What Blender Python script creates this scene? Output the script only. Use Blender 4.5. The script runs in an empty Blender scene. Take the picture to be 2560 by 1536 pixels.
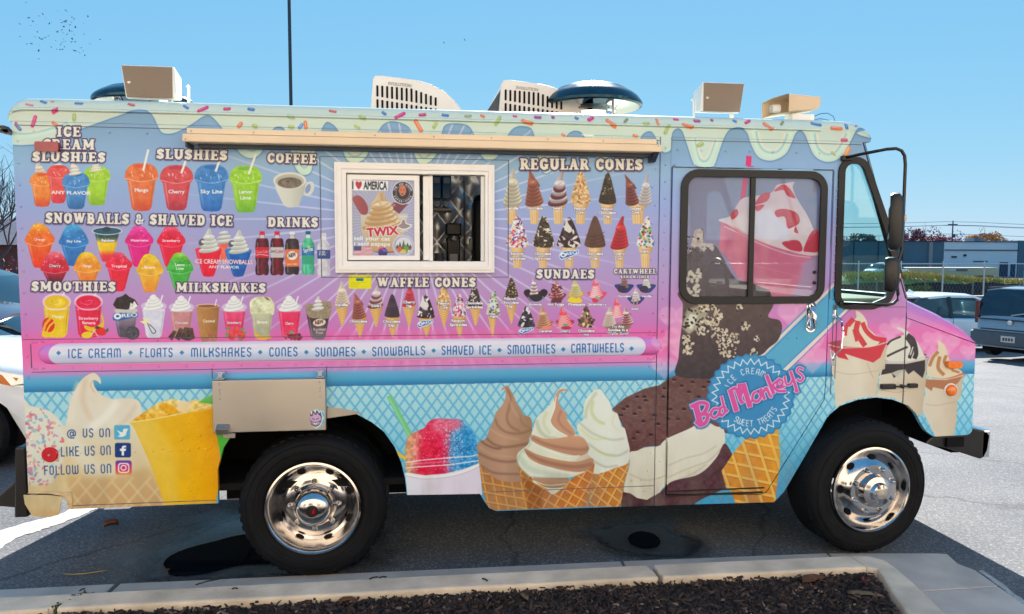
import bpy, math, random
import numpy as np
from mathutils import Vector, Matrix, geometry
# ---------------------------------------------------------------- camera
FPX = 1850.
_p, _y, _r = math.radians(-4.15), math.radians(7.5), math.radians(.19)
CAM = np.array([0, -4.28, 1.875])
F_ = np.array([math.sin(_y) * math.cos(_p), math.cos(_y) * math.cos(_p), math.sin(_p)])
R0 = np.cross(F_, [0, 0, 1]); R0 /= np.linalg.norm(R0); U0 = np.cross(R0, F_)
R_ = math.cos(_r) * R0 + math.sin(_r) * U0; U_ = -math.sin(_r) * R0 + math.cos(_r) * U0
scene = bpy.context.scene
COL = scene.collection
cam_d = bpy.data.cameras.new('camera'); cam_o = bpy.data.objects.new('camera', cam_d); COL.objects.link(cam_o)
cam_d.sensor_width = 36.; cam_d.lens = 36. * FPX / 2560.; cam_d.clip_start = .05; cam_d.clip_end = 3000.
_m = Matrix(((R_[0], U_[0], -F_[0], CAM[0]), (R_[1], U_[1], -F_[1], CAM[1]), (R_[2], U_[2], -F_[2], CAM[2]), (0, 0, 0, 1)))
cam_o.matrix_world = _m
scene.camera = cam_o
# ---------------------------------------------------------------- sky, sun, exposure
SUN_EL = math.radians(33.); SUN_AZ = math.atan2(.25, 1.)          # azimuth measured from +Y towards +X
world = bpy.data.worlds.new('World'); scene.world = world; world.use_nodes = True
wn, wl = world.node_tree.nodes, world.node_tree.links
sky = wn.new('ShaderNodeTexSky'); sky.sky_type = 'NISHITA'; sky.sun_disc = False
sky.sun_elevation = SUN_EL; sky.sun_rotation = SUN_AZ; sky.air_density = 1.; sky.dust_density = 0.; sky.ozone_density = 6.0; sky.altitude = 100.
bgn = wn['Background']; bgn.inputs['Strength'].default_value = .0625
_sp = wn.new('ShaderNodeSeparateColor'); _cb = wn.new('ShaderNodeCombineColor'); wl.new(sky.outputs[0], _sp.inputs[0])
for _i, (_a, _p) in enumerate(((.935, .60), (2.25, .30), (4.2, .11))):      # clear even blue sky, without the white glare round the sun
    _m1 = wn.new('ShaderNodeMath'); _m1.operation = 'POWER'; _m1.inputs[1].default_value = _p; wl.new(_sp.outputs[_i], _m1.inputs[0])
    _m2 = wn.new('ShaderNodeMath'); _m2.operation = 'MULTIPLY'; _m2.inputs[1].default_value = _a; wl.new(_m1.outputs[0], _m2.inputs[0]); wl.new(_m2.outputs[0], _cb.inputs[_i])
wl.new(_cb.outputs[0], bgn.inputs['Color'])
sun_d = bpy.data.lights.new('sun', 'SUN'); sun_d.energy = 5.0; sun_d.angle = math.radians(.5); sun_d.color = (1., .95, .88)
sun_o = bpy.data.objects.new('sun', sun_d); COL.objects.link(sun_o)
_sd = Vector((math.sin(SUN_AZ) * math.cos(SUN_EL), math.cos(SUN_AZ) * math.cos(SUN_EL), math.sin(SUN_EL)))
sun_o.rotation_euler = _sd.to_track_quat('Z', 'Y').to_euler()
sun_o.location = (0, 0, 30)
vs = scene.view_settings; vs.view_transform = 'Standard'; vs.look = 'None'; vs.gamma = 1.; vs.use_curve_mapping = False
vs.exposure = 1.48
scene.render.film_transparent = False
# ---------------------------------------------------------------- printed wrap, drawn with numpy
AX0, AY0, AWD, AHT = 0, 190, 2560, 1120
CV = np.full((AHT, AWD, 3), .6)
CLM = None
FR = (0., 0., 1.)
rng = np.random.RandomState(7)

def fr(a, b, s):
    global FR
    FR = (a, b, s)

def TP(p):
    if isinstance(p, str):
        p = [[float(v) for v in q.split(',')] for q in p.split()]
    p = np.asarray(p, float)
    return p / FR[2] + np.array([FR[0], FR[1]])

def smooth(p, n=7, closed=True):
    m = len(p); out = []
    t = np.linspace(0, 1, n, endpoint=False)[:, None]
    for i in range(m if closed else m - 1):
        if closed:
            a, b, c, d = p[i - 1], p[i], p[(i + 1) % m], p[(i + 2) % m]
        else:
            a, b, c, d = p[max(i - 1, 0)], p[i], p[i + 1], p[min(i + 2, m - 1)]
        out.append(.5 * (2 * b + (c - a) * t + (2 * a - 5 * b + 4 * c - d) * t * t + (3 * b - a - 3 * c + d) * t ** 3))
    if not closed:
        out.append(p[-1:])
    return np.vstack(out)

def c2e(c):
    return np.stack([c, np.roll(c, -1, 0)], 1)

def cov(E, pad=0):
    ss = 3
    x0 = int(max(np.floor(E[..., 0].min()) - 1 - pad, AX0)); x1 = int(min(np.ceil(E[..., 0].max()) + 2 + pad, AX0 + AWD))
    y0 = int(max(np.floor(E[..., 1].min()) - 1 - pad, AY0)); y1 = int(min(np.ceil(E[..., 1].max()) + 2 + pad, AY0 + AHT))
    w, h = x1 - x0, y1 - y0
    if w <= 0 or h <= 0:
        return None
    T = np.zeros((h * ss, w * ss + 1), np.int32)
    for (ax, ay), (bx, by) in E:
        if ay > by:
            ax, ay, bx, by = bx, by, ax, ay
        r0 = int(np.ceil((ay - y0) * ss - .5)); r1 = int(np.ceil((by - y0) * ss - .5))
        r0 = max(r0, 0); r1 = min(r1, h * ss)
        if r1 <= r0:
            continue
        r = np.arange(r0, r1)
        yy = (r + .5) / ss + y0
        xx = ax + (bx - ax) * (yy - ay) / (by - ay)
        k = np.clip(np.ceil((xx - x0) * ss - .5), 0, w * ss).astype(int)
        T[r, k] += 1
    m = (np.cumsum(T, 1)[:, :-1] & 1).astype(np.float32)
    return x0, y0, m.reshape(h, ss, w, ss).mean((1, 3))

def box1(m, k):
    if k < 1:
        return m
    c = np.cumsum(np.pad(m, ((k + 1, k), (0, 0))), 0)
    m = (c[2 * k + 1:] - c[:-2 * k - 1]) / (2 * k + 1)
    c = np.cumsum(np.pad(m, ((0, 0), (k + 1, k))), 1)
    return (c[:, 2 * k + 1:] - c[:, :-2 * k - 1]) / (2 * k + 1)

def hexc(s):
    return np.array([int(s[i:i + 2], 16) / 255 for i in (0, 2, 4)])

_NZ = {}
def noisef(scale, seed=0):
    k = (scale, seed)
    if k not in _NZ:
        r = np.random.RandomState(seed * 97 + int(scale * 10))
        gh, gw = int(AHT / scale) + 3, int(AWD / scale) + 3
        g = r.rand(gh, gw)
        y = np.arange(AHT) / scale; x = np.arange(AWD) / scale
        yi, xi = y.astype(int), x.astype(int)
        fy, fx = (y - yi)[:, None], (x - xi)[None]
        fy = fy * fy * (3 - 2 * fy); fx = fx * fx * (3 - 2 * fx)
        a = g[yi][:, xi]; b = g[yi][:, xi + 1]; c = g[yi + 1][:, xi]; d = g[yi + 1][:, xi + 1]
        _NZ[k] = ((a * (1 - fx) + b * fx) * (1 - fy) + (c * (1 - fx) + d * fx) * fy - .5).astype(np.float32)
    return _NZ[k]

def paint(x0, y0, m, col, a=1., nz=None, bb=None):
    h, w = m.shape
    sl = (slice(y0 - AY0, y0 - AY0 + h), slice(x0 - AX0, x0 - AX0 + w))
    m = m * a
    if CLM is not None:
        m = m * CLM[sl]
    if isinstance(col, str):
        if '>' in col or '|' in col:
            v = '>' in col
            cs = np.array([hexc(q) for q in col.split('>' if v else '|')])
            if bb is None:
                bb = (x0, y0, x0 + w, y0 + h)
            n = h if v else w
            lo, hi, o = (bb[1], bb[3], y0) if v else (bb[0], bb[2], x0)
            t = np.clip((np.arange(n) + o - lo) / max(hi - lo, 1), 0, 1) * (len(cs) - 1)
            i = np.minimum(t.astype(int), len(cs) - 2); f = (t - i)[:, None]
            cc = cs[i] * (1 - f) + cs[i + 1] * f
            cc = cc[:, None, :] if v else cc[None, :, :]
        else:
            cc = hexc(col)[None, None]
    else:
        cc = col
    if nz:
        cc = cc + (nz[0] * (noisef(nz[1])[sl] + .6 * noisef(nz[1] / 2.3, 3)[sl]))[..., None]
    CV[sl] = np.clip(CV[sl] * (1 - m[..., None]) + cc * m[..., None], 0, 1)

def pe(E, col, a=1., soft=0, nz=None):
    k = int(round(soft / FR[2])) if soft else 0
    r = cov(E, 2 * k + 1 if k else 0)
    if r is None:
        return
    x0, y0, m = r
    bb = (E[..., 0].min(), E[..., 1].min(), E[..., 0].max(), E[..., 1].max())
    if k:
        m = box1(box1(m, k), max(k // 2, 1))
    elif soft:
        pass
    paint(x0, y0, m, col, a, nz, bb)

def pg(p, col, a=1., soft=0, sm=0, nz=None):
    p = TP(p)
    if sm:
        p = smooth(p)
    pe(c2e(p), col, a, soft, nz)

def el(cx, cy, rx, ry, col, a=1., rot=0, soft=0, nz=None, n=26):
    t = np.linspace(0, 2 * np.pi, n, endpoint=False)
    c, s = math.cos(math.radians(rot)), math.sin(math.radians(rot))
    x, y = rx * np.cos(t), ry * np.sin(t)
    pg(np.stack([cx + c * x - s * y, cy + s * x + c * y], 1), col, a, soft, nz=nz)

def outl(p, w):
    d = np.diff(p, axis=0); L = np.maximum(np.hypot(d[:, 0], d[:, 1]), 1e-6)[:, None]
    n = np.stack([-d[:, 1], d[:, 0]], 1) / L
    m = np.vstack([n[:1], (n[1:] + n[:-1]) / np.maximum(1 + (n[1:] * n[:-1]).sum(1), .35)[:, None], n[-1:]])
    return np.vstack([p + m * w[:, None], (p - m * w[:, None])[::-1]])

def ln(p, w, col, a=1., sm=0, soft=0, taper=0, cap=1):
    p = TP(p)
    if sm:
        p = smooth(p, 7, False)
    if cap and not taper:
        d0 = p[0] - p[1]; d1 = p[-1] - p[-2]
        p = np.vstack([p[0] + d0 / max(np.hypot(*d0), 1e-6) * w / FR[2] * .3, p[1:-1], p[-1] + d1 / max(np.hypot(*d1), 1e-6) * w / FR[2] * .3])
    ww = np.full(len(p), w / 2 / FR[2])
    if taper:
        ww = ww * (1 - taper * np.linspace(0, 1, len(p)))
    pe(c2e(outl(p, ww)), col, a, soft)

def clip(p=None, sm=0, inv=0):
    global CLM
    if p is None:
        CLM = None; return
    p = TP(p)
    if sm:
        p = smooth(p)
    CLM = np.zeros((AHT, AWD), np.float32)
    r = cov(c2e(p))
    if r:
        x0, y0, m = r
        CLM[y0 - AY0:y0 - AY0 + m.shape[0], x0 - AX0:x0 - AX0 + m.shape[1]] = m
    if inv:
        CLM = 1 - CLM

def specks(n, x0, y0, x1, y1, cols, r, asp=1.6, a=1.):
    cols = cols.split()
    for i in range(n):
        q = r * (.6 + .8 * rng.rand())
        el(x0 + (x1 - x0) * rng.rand(), y0 + (y1 - y0) * rng.rand(), q * asp, q, cols[i % len(cols)], a, rng.rand() * 180, n=7)

# -- lettering from the built-in typeface
_TX = {}
def glyphs(s, off):
    k = (s, off)
    if k not in _TX:
        cu = bpy.data.curves.new('lettering', 'FONT'); cu.body = s; cu.offset = off; cu.resolution_u = 3
        o = bpy.data.objects.new('lettering', cu); bpy.context.scene.collection.objects.link(o)
        bpy.context.view_layer.update()
        me = o.to_mesh()
        co = np.array([v.co[:2] for v in me.vertices])
        cnt = {}
        for f in me.polygons:
            v = list(f.vertices)
            for i in range(len(v)):
                e = (min(v[i], v[i - 1]), max(v[i], v[i - 1])); cnt[e] = cnt.get(e, 0) + 1
        E = np.array([[co[a], co[b]] for (a, b), c in cnt.items() if c == 1])
        o.to_mesh_clear(); bpy.data.objects.remove(o); bpy.data.curves.remove(cu)
        _TX[k] = E
    return _TX[k]

def mapE(E, x0, y0, x1, y1, h, w0, w1, cap):
    a = TP([[x0, y0], [x1, y1]])
    d = a[1] - a[0]; L = np.hypot(*d); d = d / L; u = np.array([d[1], -d[0]])
    X = (E[..., 0] - w0) / (w1 - w0) * L; Yy = E[..., 1] / cap * h / FR[2]
    return a[0] + X[..., None] * d + Yy[..., None] * u

def tx(s, x0, y0, x1, y1, h, col, off=.034, ol=None, ow=0, a=1., arc=None):
    E = glyphs(s, off)
    w0, w1 = E[..., 0].min(), E[..., 0].max()
    if ol:
        for dx in (-ow, 0, ow):
            for dy in (-ow, 0, ow):
                if dx or dy:
                    pe(mapE(E, x0 + dx, y0 + dy, x1 + dx, y1 + dy, h, w0, w1, .7), ol, a * .8)
    pe(mapE(E, x0, y0, x1, y1, h, w0, w1, .7), col, a)

def tarc(s, cx, cy, r, a0, a1, h, col, off=.01, flip=0, mono=0):
    # letters along an arc, angles in degrees clockwise from the top
    n = len(s)
    for i, ch in enumerate(s):
        if ch == ' ':
            continue
        t = math.radians(a0 + (a1 - a0) * (i + .5) / n)
        px, py = cx + r * math.sin(t), cy - r * math.cos(t)
        q = t + (math.pi if flip else 0)
        d = np.array([math.cos(q), math.sin(q)]); u = np.array([math.sin(q), -math.cos(q)])
        if mono:
            for st in GM[ch][1]:
                pp = np.array([[px, py] + d * ((x - GM[ch][0] / 2) * h) + u * (y - .5) * h for x, y in st[1]])
                ln(pp, h * .13, col, sm=st[0])
            continue
        E = glyphs(ch, off); w0, w1 = E[..., 0].min(), E[..., 0].max()
        X = (E[..., 0] - (w0 + w1) / 2) / .7 * h; Yy = (E[..., 1] / .7 - .5) * h
        pe(TP((np.array([px, py]) + X[..., None] * d + Yy[..., None] * u).reshape(-1, 2)).reshape(-1, 2, 2), col)

# -- slab lettering for the headings: (width, strokes); stroke = kind:points
_H = {
'I': (.5, "T:.25,0 .25,1;s:.02,.06 .48,.06;s:.02,.94 .48,.94"),
'E': (.74, "T:.23,0 .23,1;s:.02,.06 .66,.06;s:.02,.94 .64,.94;t:.25,.5 .5,.5;s:.54,.36 .54,.64;s:.66,0 .66,.3;s:.64,1 .64,.72"),
'F': (.7, "T:.23,0 .23,1;s:.02,.06 .46,.06;s:.02,.94 .64,.94;t:.25,.47 .5,.47;s:.53,.32 .53,.62;s:.63,1 .63,.7"),
'L': (.7, "T:.23,0 .23,1;s:.02,.06 .66,.06;s:.02,.94 .46,.94;s:.66,0 .66,.34"),
'H': (.92, "T:.24,0 .24,1;T:.68,0 .68,1;t:.24,.5 .68,.5;s:.02,.06 .44,.06;s:.02,.94 .44,.94;s:.5,.06 .9,.06;s:.5,.94 .9,.94"),
'N': (.94, "t:.22,0 .22,1;t:.72,0 .72,1;T:.2,.93 .74,.07;s:.02,.06 .42,.06;s:.02,.94 .3,.94;s:.54,.94 .92,.94"),
'M': (1.1, "t:.2,0 .2,1;T:.86,0 .86,1;T:.24,.95 .54,.2;t:.54,.2 .84,.95;s:.02,.06 .38,.06;s:.02,.94 .3,.94;s:.66,.06 1.08,.06;s:.8,.94 1.08,.94"),
'A': (.94, "t:.2,.02 .44,.9;T:.46,.96 .7,.04;s:.02,.06 .36,.06;s:.5,.06 .92,.06;s:.26,.32 .64,.32;s:.3,.94 .56,.94"),
'V': (.92, "T:.22,.96 .46,.06;t:.46,.06 .7,.96;s:.02,.94 .42,.94;s:.56,.94 .88,.94"),
'W': (1.26, "T:.22,.96 .4,.08;t:.42,.08 .62,.9;T:.6,.96 .82,.08;t:.84,.08 1.04,.96;s:.02,.94 .4,.94;s:.46,.94 .78,.94;s:.9,.94 1.22,.94"),
'T': (.8, "T:.4,0 .4,1;s:.18,.06 .62,.06;s:.04,.94 .76,.94;s:.06,1 .06,.68;s:.74,1 .74,.68"),
'D': (.84, "T:.23,0 .23,1;s:.02,.07 .4,.07;s:.02,.93 .4,.93;~T:.36,.9 .6,.8 .66,.5 .6,.2 .36,.1"),
'O': (.84, "~T:.42,.9 .2,.74 .18,.5 .2,.26 .42,.1 .64,.26 .66,.5 .64,.74 .42,.9"),
'C': (.78, "~T:.66,.72 .48,.9 .24,.76 .19,.5 .24,.24 .46,.1 .68,.27;s:.68,.96 .68,.62"),
'G': (.86, "~T:.66,.74 .48,.9 .24,.76 .19,.5 .24,.24 .46,.1 .64,.2;T:.66,.06 .66,.42;s:.46,.44 .84,.44;s:.68,.96 .68,.64"),
'S': (.72, "~T:.58,.74 .4,.88 .2,.78 .22,.6 .5,.42 .54,.22 .36,.11 .15,.25;s:.62,.96 .62,.66;s:.09,.04 .09,.36"),
'U': (.9, "~T:.24,.96 .24,.3 .46,.1 .68,.3 .68,.96;s:.03,.94 .45,.94;s:.52,.94 .88,.94"),
'R': (.88, "T:.23,0 .23,1;s:.02,.06 .44,.06;s:.02,.94 .4,.94;~t:.3,.92 .56,.88 .62,.7 .5,.52 .28,.5;T:.46,.5 .68,.06;s:.58,.06 .88,.06"),
'B': (.82, "T:.23,0 .23,1;s:.02,.06 .4,.06;s:.02,.94 .4,.94;~t:.3,.92 .54,.88 .58,.72 .5,.54 .28,.52;~T:.3,.52 .58,.46 .62,.26 .54,.1 .3,.08"),
'K': (.9, "T:.23,0 .23,1;s:.02,.06 .44,.06;s:.02,.94 .44,.94;t:.3,.46 .68,.92;T:.4,.56 .7,.06;s:.54,.94 .84,.94;s:.56,.06 .9,.06"),
'&': (.9, "~t:.8,.5 .6,.2 .36,.08 .16,.24 .26,.46 .5,.64 .5,.84 .36,.92 .24,.78 .4,.5 .76,.08"),
' ': (.42, ""),
}
def prep(D):
    R = {}
    for k, (w, s) in D.items():
        st = []
        for q in s.split(';'):
            if q:
                kd, pts = q.split(':')
                st.append((kd, [[float(v) for v in z.split(',')] for z in pts.split()]))
        R[k] = (w, st)
    return R
GH = prep(_H)
_M = {
'A': (.62, "~:.07,0 .07,.72 .16,.94 .36,1 .5,1;:.52,1 .52,0;:.07,.42 .52,.42"), 'B': (.6, ":.08,0 .08,1;~:.08,1 .4,.98 .47,.76 .38,.54 .1,.54;~:.1,.54 .44,.5 .53,.26 .42,.02 .08,0"),
'C': (.56, "~:.5,.84 .38,.99 .2,.98 .08,.8 .08,.2 .2,.02 .38,.01 .5,.16"), 'D': (.62, ":.08,0 .08,1;~:.08,1 .38,.96 .52,.74 .52,.26 .38,.04 .08,0"),
'E': (.54, ":.48,1 .08,1 .08,0 .48,0;:.08,.52 .42,.52"), 'F': (.52, ":.48,1 .08,1 .08,0;:.08,.52 .42,.52"),
'H': (.62, ":.08,0 .08,1;:.52,0 .52,1;:.08,.5 .52,.5"), 'I': (.26, ":.12,0 .12,1"), 'K': (.6, ":.08,0 .08,1;~:.52,1 .48,.66 .1,.5;~:.14,.5 .46,.4 .52,0"),
'L': (.5, ":.08,1 .08,0 .46,0"), 'M': (.86, "~:.08,0 .08,.8 .2,.98 .36,.96 .42,.8;:.42,.8 .42,0;~:.42,.8 .5,.96 .66,.98 .78,.8;:.78,.84 .78,0"),
'N': (.62, "~:.08,0 .08,.78 .22,.98 .4,.98 .52,.78;:.52,.84 .52,0"), 'O': (.62, "~:.3,1 .12,.9 .08,.7 .08,.3 .12,.1 .3,0 .48,.1 .52,.3 .52,.7 .48,.9 .3,1"),
'R': (.6, ":.08,0 .08,1;~:.08,1 .42,.98 .5,.76 .4,.5 .1,.48;~:.34,.48 .48,.4 .52,0"), 'S': (.56, "~:.49,.84 .36,1 .18,.98 .08,.8 .14,.6 .42,.44 .49,.24 .38,.02 .2,0 .07,.16"),
'T': (.56, ":.02,1 .54,1;:.28,1 .28,0"), 'U': (.62, "~:.08,1 .08,.22 .22,.02 .4,.02 .52,.22;:.52,.18 .52,1"), 'V': (.6, "~:.06,1 .1,.4 .28,0 .46,.4 .54,1"),
'W': (.86, "~:.08,1 .08,.2 .2,.02 .36,.04 .42,.2;:.42,.2 .42,.9;~:.42,.2 .5,.04 .66,.02 .78,.2;:.78,.16 .78,1"), ' ': (.4, ""),
'@': (.9, "~:.62,.3 .4,.22 .3,.5 .4,.74 .62,.7;:.62,.74 .62,.3 .8,.3;~:.8,.3 .82,.7 .6,.98 .3,.96 .08,.7 .08,.3 .3,.02 .7,.02"),
}
GM = prep(_M)
for k_, (w_, st_) in GM.items():
    for i_ in range(len(st_)):
        st_[i_] = (1 if st_[i_][0] else 0, st_[i_][1])

def hd(s, x0, y0, x1, y1, h, fill='ece0ca', ol='3a2850', gap=.05, o=.085):
    W = sum(GH[c][0] + gap for c in s) - gap
    a = np.array([x0, y0], float); d = np.array([x1 - x0, y1 - y0], float); L = np.hypot(*d); d /= L
    u = np.array([d[1], -d[0]]); sx = L / W
    TH = {'T': .285, 't': .19, 's': .13}
    for ps in range(3):
        x = 0
        for c in s:
            for kd, pts in GH[c][1]:
                pp = np.array([a + d * (x + px) * sx + u * py * h for px, py in pts])
                w = TH[kd[-1]] * (h + sx) / 2
                c_, al, dw = (ol, .5, .22 * h) if ps == 0 else ((ol, 1, 2 * o * h) if ps == 1 else (fill, 1, 0))
                if ps == 0:
                    pp = pp + u * -h * .06
                q = pp
                if ps < 2 and kd[0] != '~' or kd[-1] == 's':
                    dd = q[-1] - q[0]; dd = dd / np.hypot(*dd) * (dw * .5)
                    q = np.vstack([q[0] - dd, q[1:-1], q[-1] + dd])
                ln(q, w + dw, c_, al, sm=(kd[0] == '~'), cap=0, soft=(3 if ps == 0 else 0))
            x += GH[c][0] + gap

def mono(s, x0, y0, x1, y1, h, col, w=.13, gap=.2):
    W = sum(GM[c][0] + gap for c in s) - gap
    a = np.array([x0, y0], float); d = np.array([x1 - x0, y1 - y0], float); L = np.hypot(*d); d /= L
    u = np.array([d[1], -d[0]]); sx = L / W; x = 0
    for c in s:
        for sm_, pts in GM[c][1]:
            ln(np.array([a + d * (x + px) * sx + u * py * h for px, py in pts]), h * w, col, sm=sm_)
        x += GM[c][0] + gap
# ---- background of the wrap, laid out in panel metres
yy_, xx_ = np.mgrid[0:AHT, 0:AWD].astype(np.float32)
yy_ += AY0 + .5; xx_ += AX0 + .5
D_ = F_[None, None] + R_[None, None] * ((xx_ - 1280) / FPX)[..., None] - U_[None, None] * ((yy_ - 768) / FPX)[..., None]
t_ = -CAM[1] / D_[..., 1]
PX = CAM[0] + D_[..., 0] * t_; PZ = CAM[2] + D_[..., 2] * t_
del D_, t_
_st = [(2.56, '80a2b8'), (2.34, '94b2cc'), (2.16, '98a8ce'), (1.96, 'a8a1c6'), (1.76, 'b599c1'), (1.58, 'c38abc'), (1.46, 'cf79b5'), (1.40, 'ec69a9'),
       (1.30, 'ef70aa'), (1.245, 'ea7fb6'), (1.212, 'c48fc4'), (1.192, '74aacb'), (1.175, '5caac8'), (1.15, '4a9fc1'), (1.12, '2a7da9'), (1.115, '2a7da9')]
zs = np.array([s[0] for s in _st])[::-1]; cs_ = np.array([hexc(s[1]) for s in _st])[::-1]
for k in range(3):
    CV[..., k] = np.interp(PZ, zs, cs_[:, k])
n_ = noisef(160, 1)[..., None]
CV[:] = CV + n_ * np.array([.03, .0, .02])
# waffle lattice
f1 = PX / .0625 + PZ / .086; f2 = PX / .0625 - PZ / .086
g1 = np.abs(f1 - np.round(f1)); g2 = np.abs(f2 - np.round(f2))
lt = np.clip((.135 - np.minimum(g1, g2)) / .05, 0, 1)
zl = np.array([.3, .5, .7, .9, 1.115]); cb = np.array([hexc(q) for q in ('3c9cc4', '55adcb', '7cc3d6', 'a3d6dc', 'b4dcda')]); cl = np.array([hexc(q) for q in ('3797c0', '4aa4c6', '5cb0cd', '6ab6d0', '76bcd3')])
lm = (PZ < 1.1135)
for k in range(3):
    v = np.interp(PZ, zl, cb[:, k]) * (1 - lt) + np.interp(PZ, zl, cl[:, k]) * lt
    CV[..., k] = np.where(lm, v, CV[..., k])
# sunburst
dx, dy = xx_ - 1037, (yy_ - 548)
an = np.arctan2(dy, dx) / (2 * np.pi) * 58; ds = np.hypot(dx * .82, dy)
ga = np.abs(an - np.round(an)) / 58 * 2 * np.pi * np.hypot(dx, dy)
b = np.clip((3.1 - ga) / 1.6, 0, 1) * np.clip((520 - ds) / 260, 0, 1) * (PZ > 1.43) * (PX < 1.45) * .62
CV[:] = CV * (1 - b[..., None]) + hexc('dcd6e4') * b[..., None]
b = np.clip((9 - ga) / 8, 0, 1) * np.clip((520 - ds) / 300, 0, 1) * (PZ <= 1.43) * (PZ > 1.2) * (PX < 1.45) * .3
CV[:] = CV * (1 - b[..., None]) + hexc('ffd0e4') * b[..., None]

# ---- icing drips
fr(0, 0, 1)
top = lambda x: 240 + x * .028
base = ("0,150 2560,160 2560,420 2171,345 2165,325 2153,320 2140,325 2128,350 2110,385 2088,402 2060,404 2035,388 2018,350 2010,334 2000,327 1988,334 1978,360 1965,384 1944,398 1920,402 1895,392 1878,362 1868,334 1856,323 1838,320 1820,328 1808,350 1796,385 "
        "1786,412 1772,419 1742,417 1732,405 1722,375 1712,345 1704,327 1692,322 1680,334 1677,372 1664,382 1652,376 1643,352 1631,332 1620,329 1607,336 1598,352 1590,362 1563,363 1543,350 1532,384 1512,398 1487,392 1474,374 1462,344 1450,330 1434,328 1420,336 1410,352 1404,360 1400,378 1390,410 1372,432 1358,431 1345,405 1342,366 1330,325 1310,316 1290,318 1275,330 1262,352 1256,372 1240,395 1218,402 1200,384 1194,360 1184,334 1170,315 1142,309 1116,312 1106,326 1100,362 "
        "1092,385 1074,405 1053,412 1038,392 1032,360 1026,324 1005,309 978,304 958,312 945,330 930,352 922,380 908,400 885,408 868,400 856,374 850,340 841,320 826,308 815,307 804,324 796,350 790,370 784,395 778,428 765,438 750,434 738,418 728,385 722,350 710,322 695,317 682,324 668,350 656,378 640,393 620,395 600,383 583,360 566,335 540,302 524,290 508,292 490,304 468,318 448,328 430,334 412,334 400,326 388,300 378,284 366,277 345,276 322,282 290,292 250,306 205,322 160,340 120,354 80,362 30,362 -20,350 -20,150")
pg(base, '4f7fa6', .75, soft=5, sm=1)
pg([[a, b + 1.5] for a, b in TP(base)], '3f7aa5', .9, soft=2, sm=1)
pg(base, 'd0d3c0>cfd4bf>c9dcc6', 1, sm=1)
# inner bands of each drip
def drip(pts, w=7):
    ln(pts, w * 2.0, 'cfe0c6', .9, sm=1)
    q = TP(pts); c = q.mean(0)
    ln((q - c) * .88 + c + [0, -3], w * .75, '9cc7c0', .85, sm=1)
    ln((q - c) * .74 + c + [0, -6], w * .8, 'e8d9bd', .9, sm=1)
for s in ("1735,345 1742,385 1752,408 1768,408 1780,385 1792,350", "1885,330 1893,362 1910,384 1940,388 1960,370 1974,335", "2030,335 2040,372 2062,392 2088,388 2106,365 2120,335",
          "735,350 742,395 755,424 767,424 776,395 784,350", "600,345 612,372 632,384 650,370 662,345", "858,345 868,385 888,398 908,385 918,350", "1038,345 1044,385 1058,402 1078,388 1090,350", "1205,345 1212,380 1225,390 1240,378 1252,345",
          "1345,350 1352,395 1364,420 1382,405 1392,350", "1474,345 1484,376 1505,388 1522,370 1534,345", "0,322 35,338 80,337 130,325 180,308"):
    drip(s)
pg("40,330 110,322 170,300 150,290 40,300", 'd0d3c0', .6, soft=6)
for y_ in (0,):
    b = ((PZ > 2.52) & (PZ < 2.9)).astype(np.float32)
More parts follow.
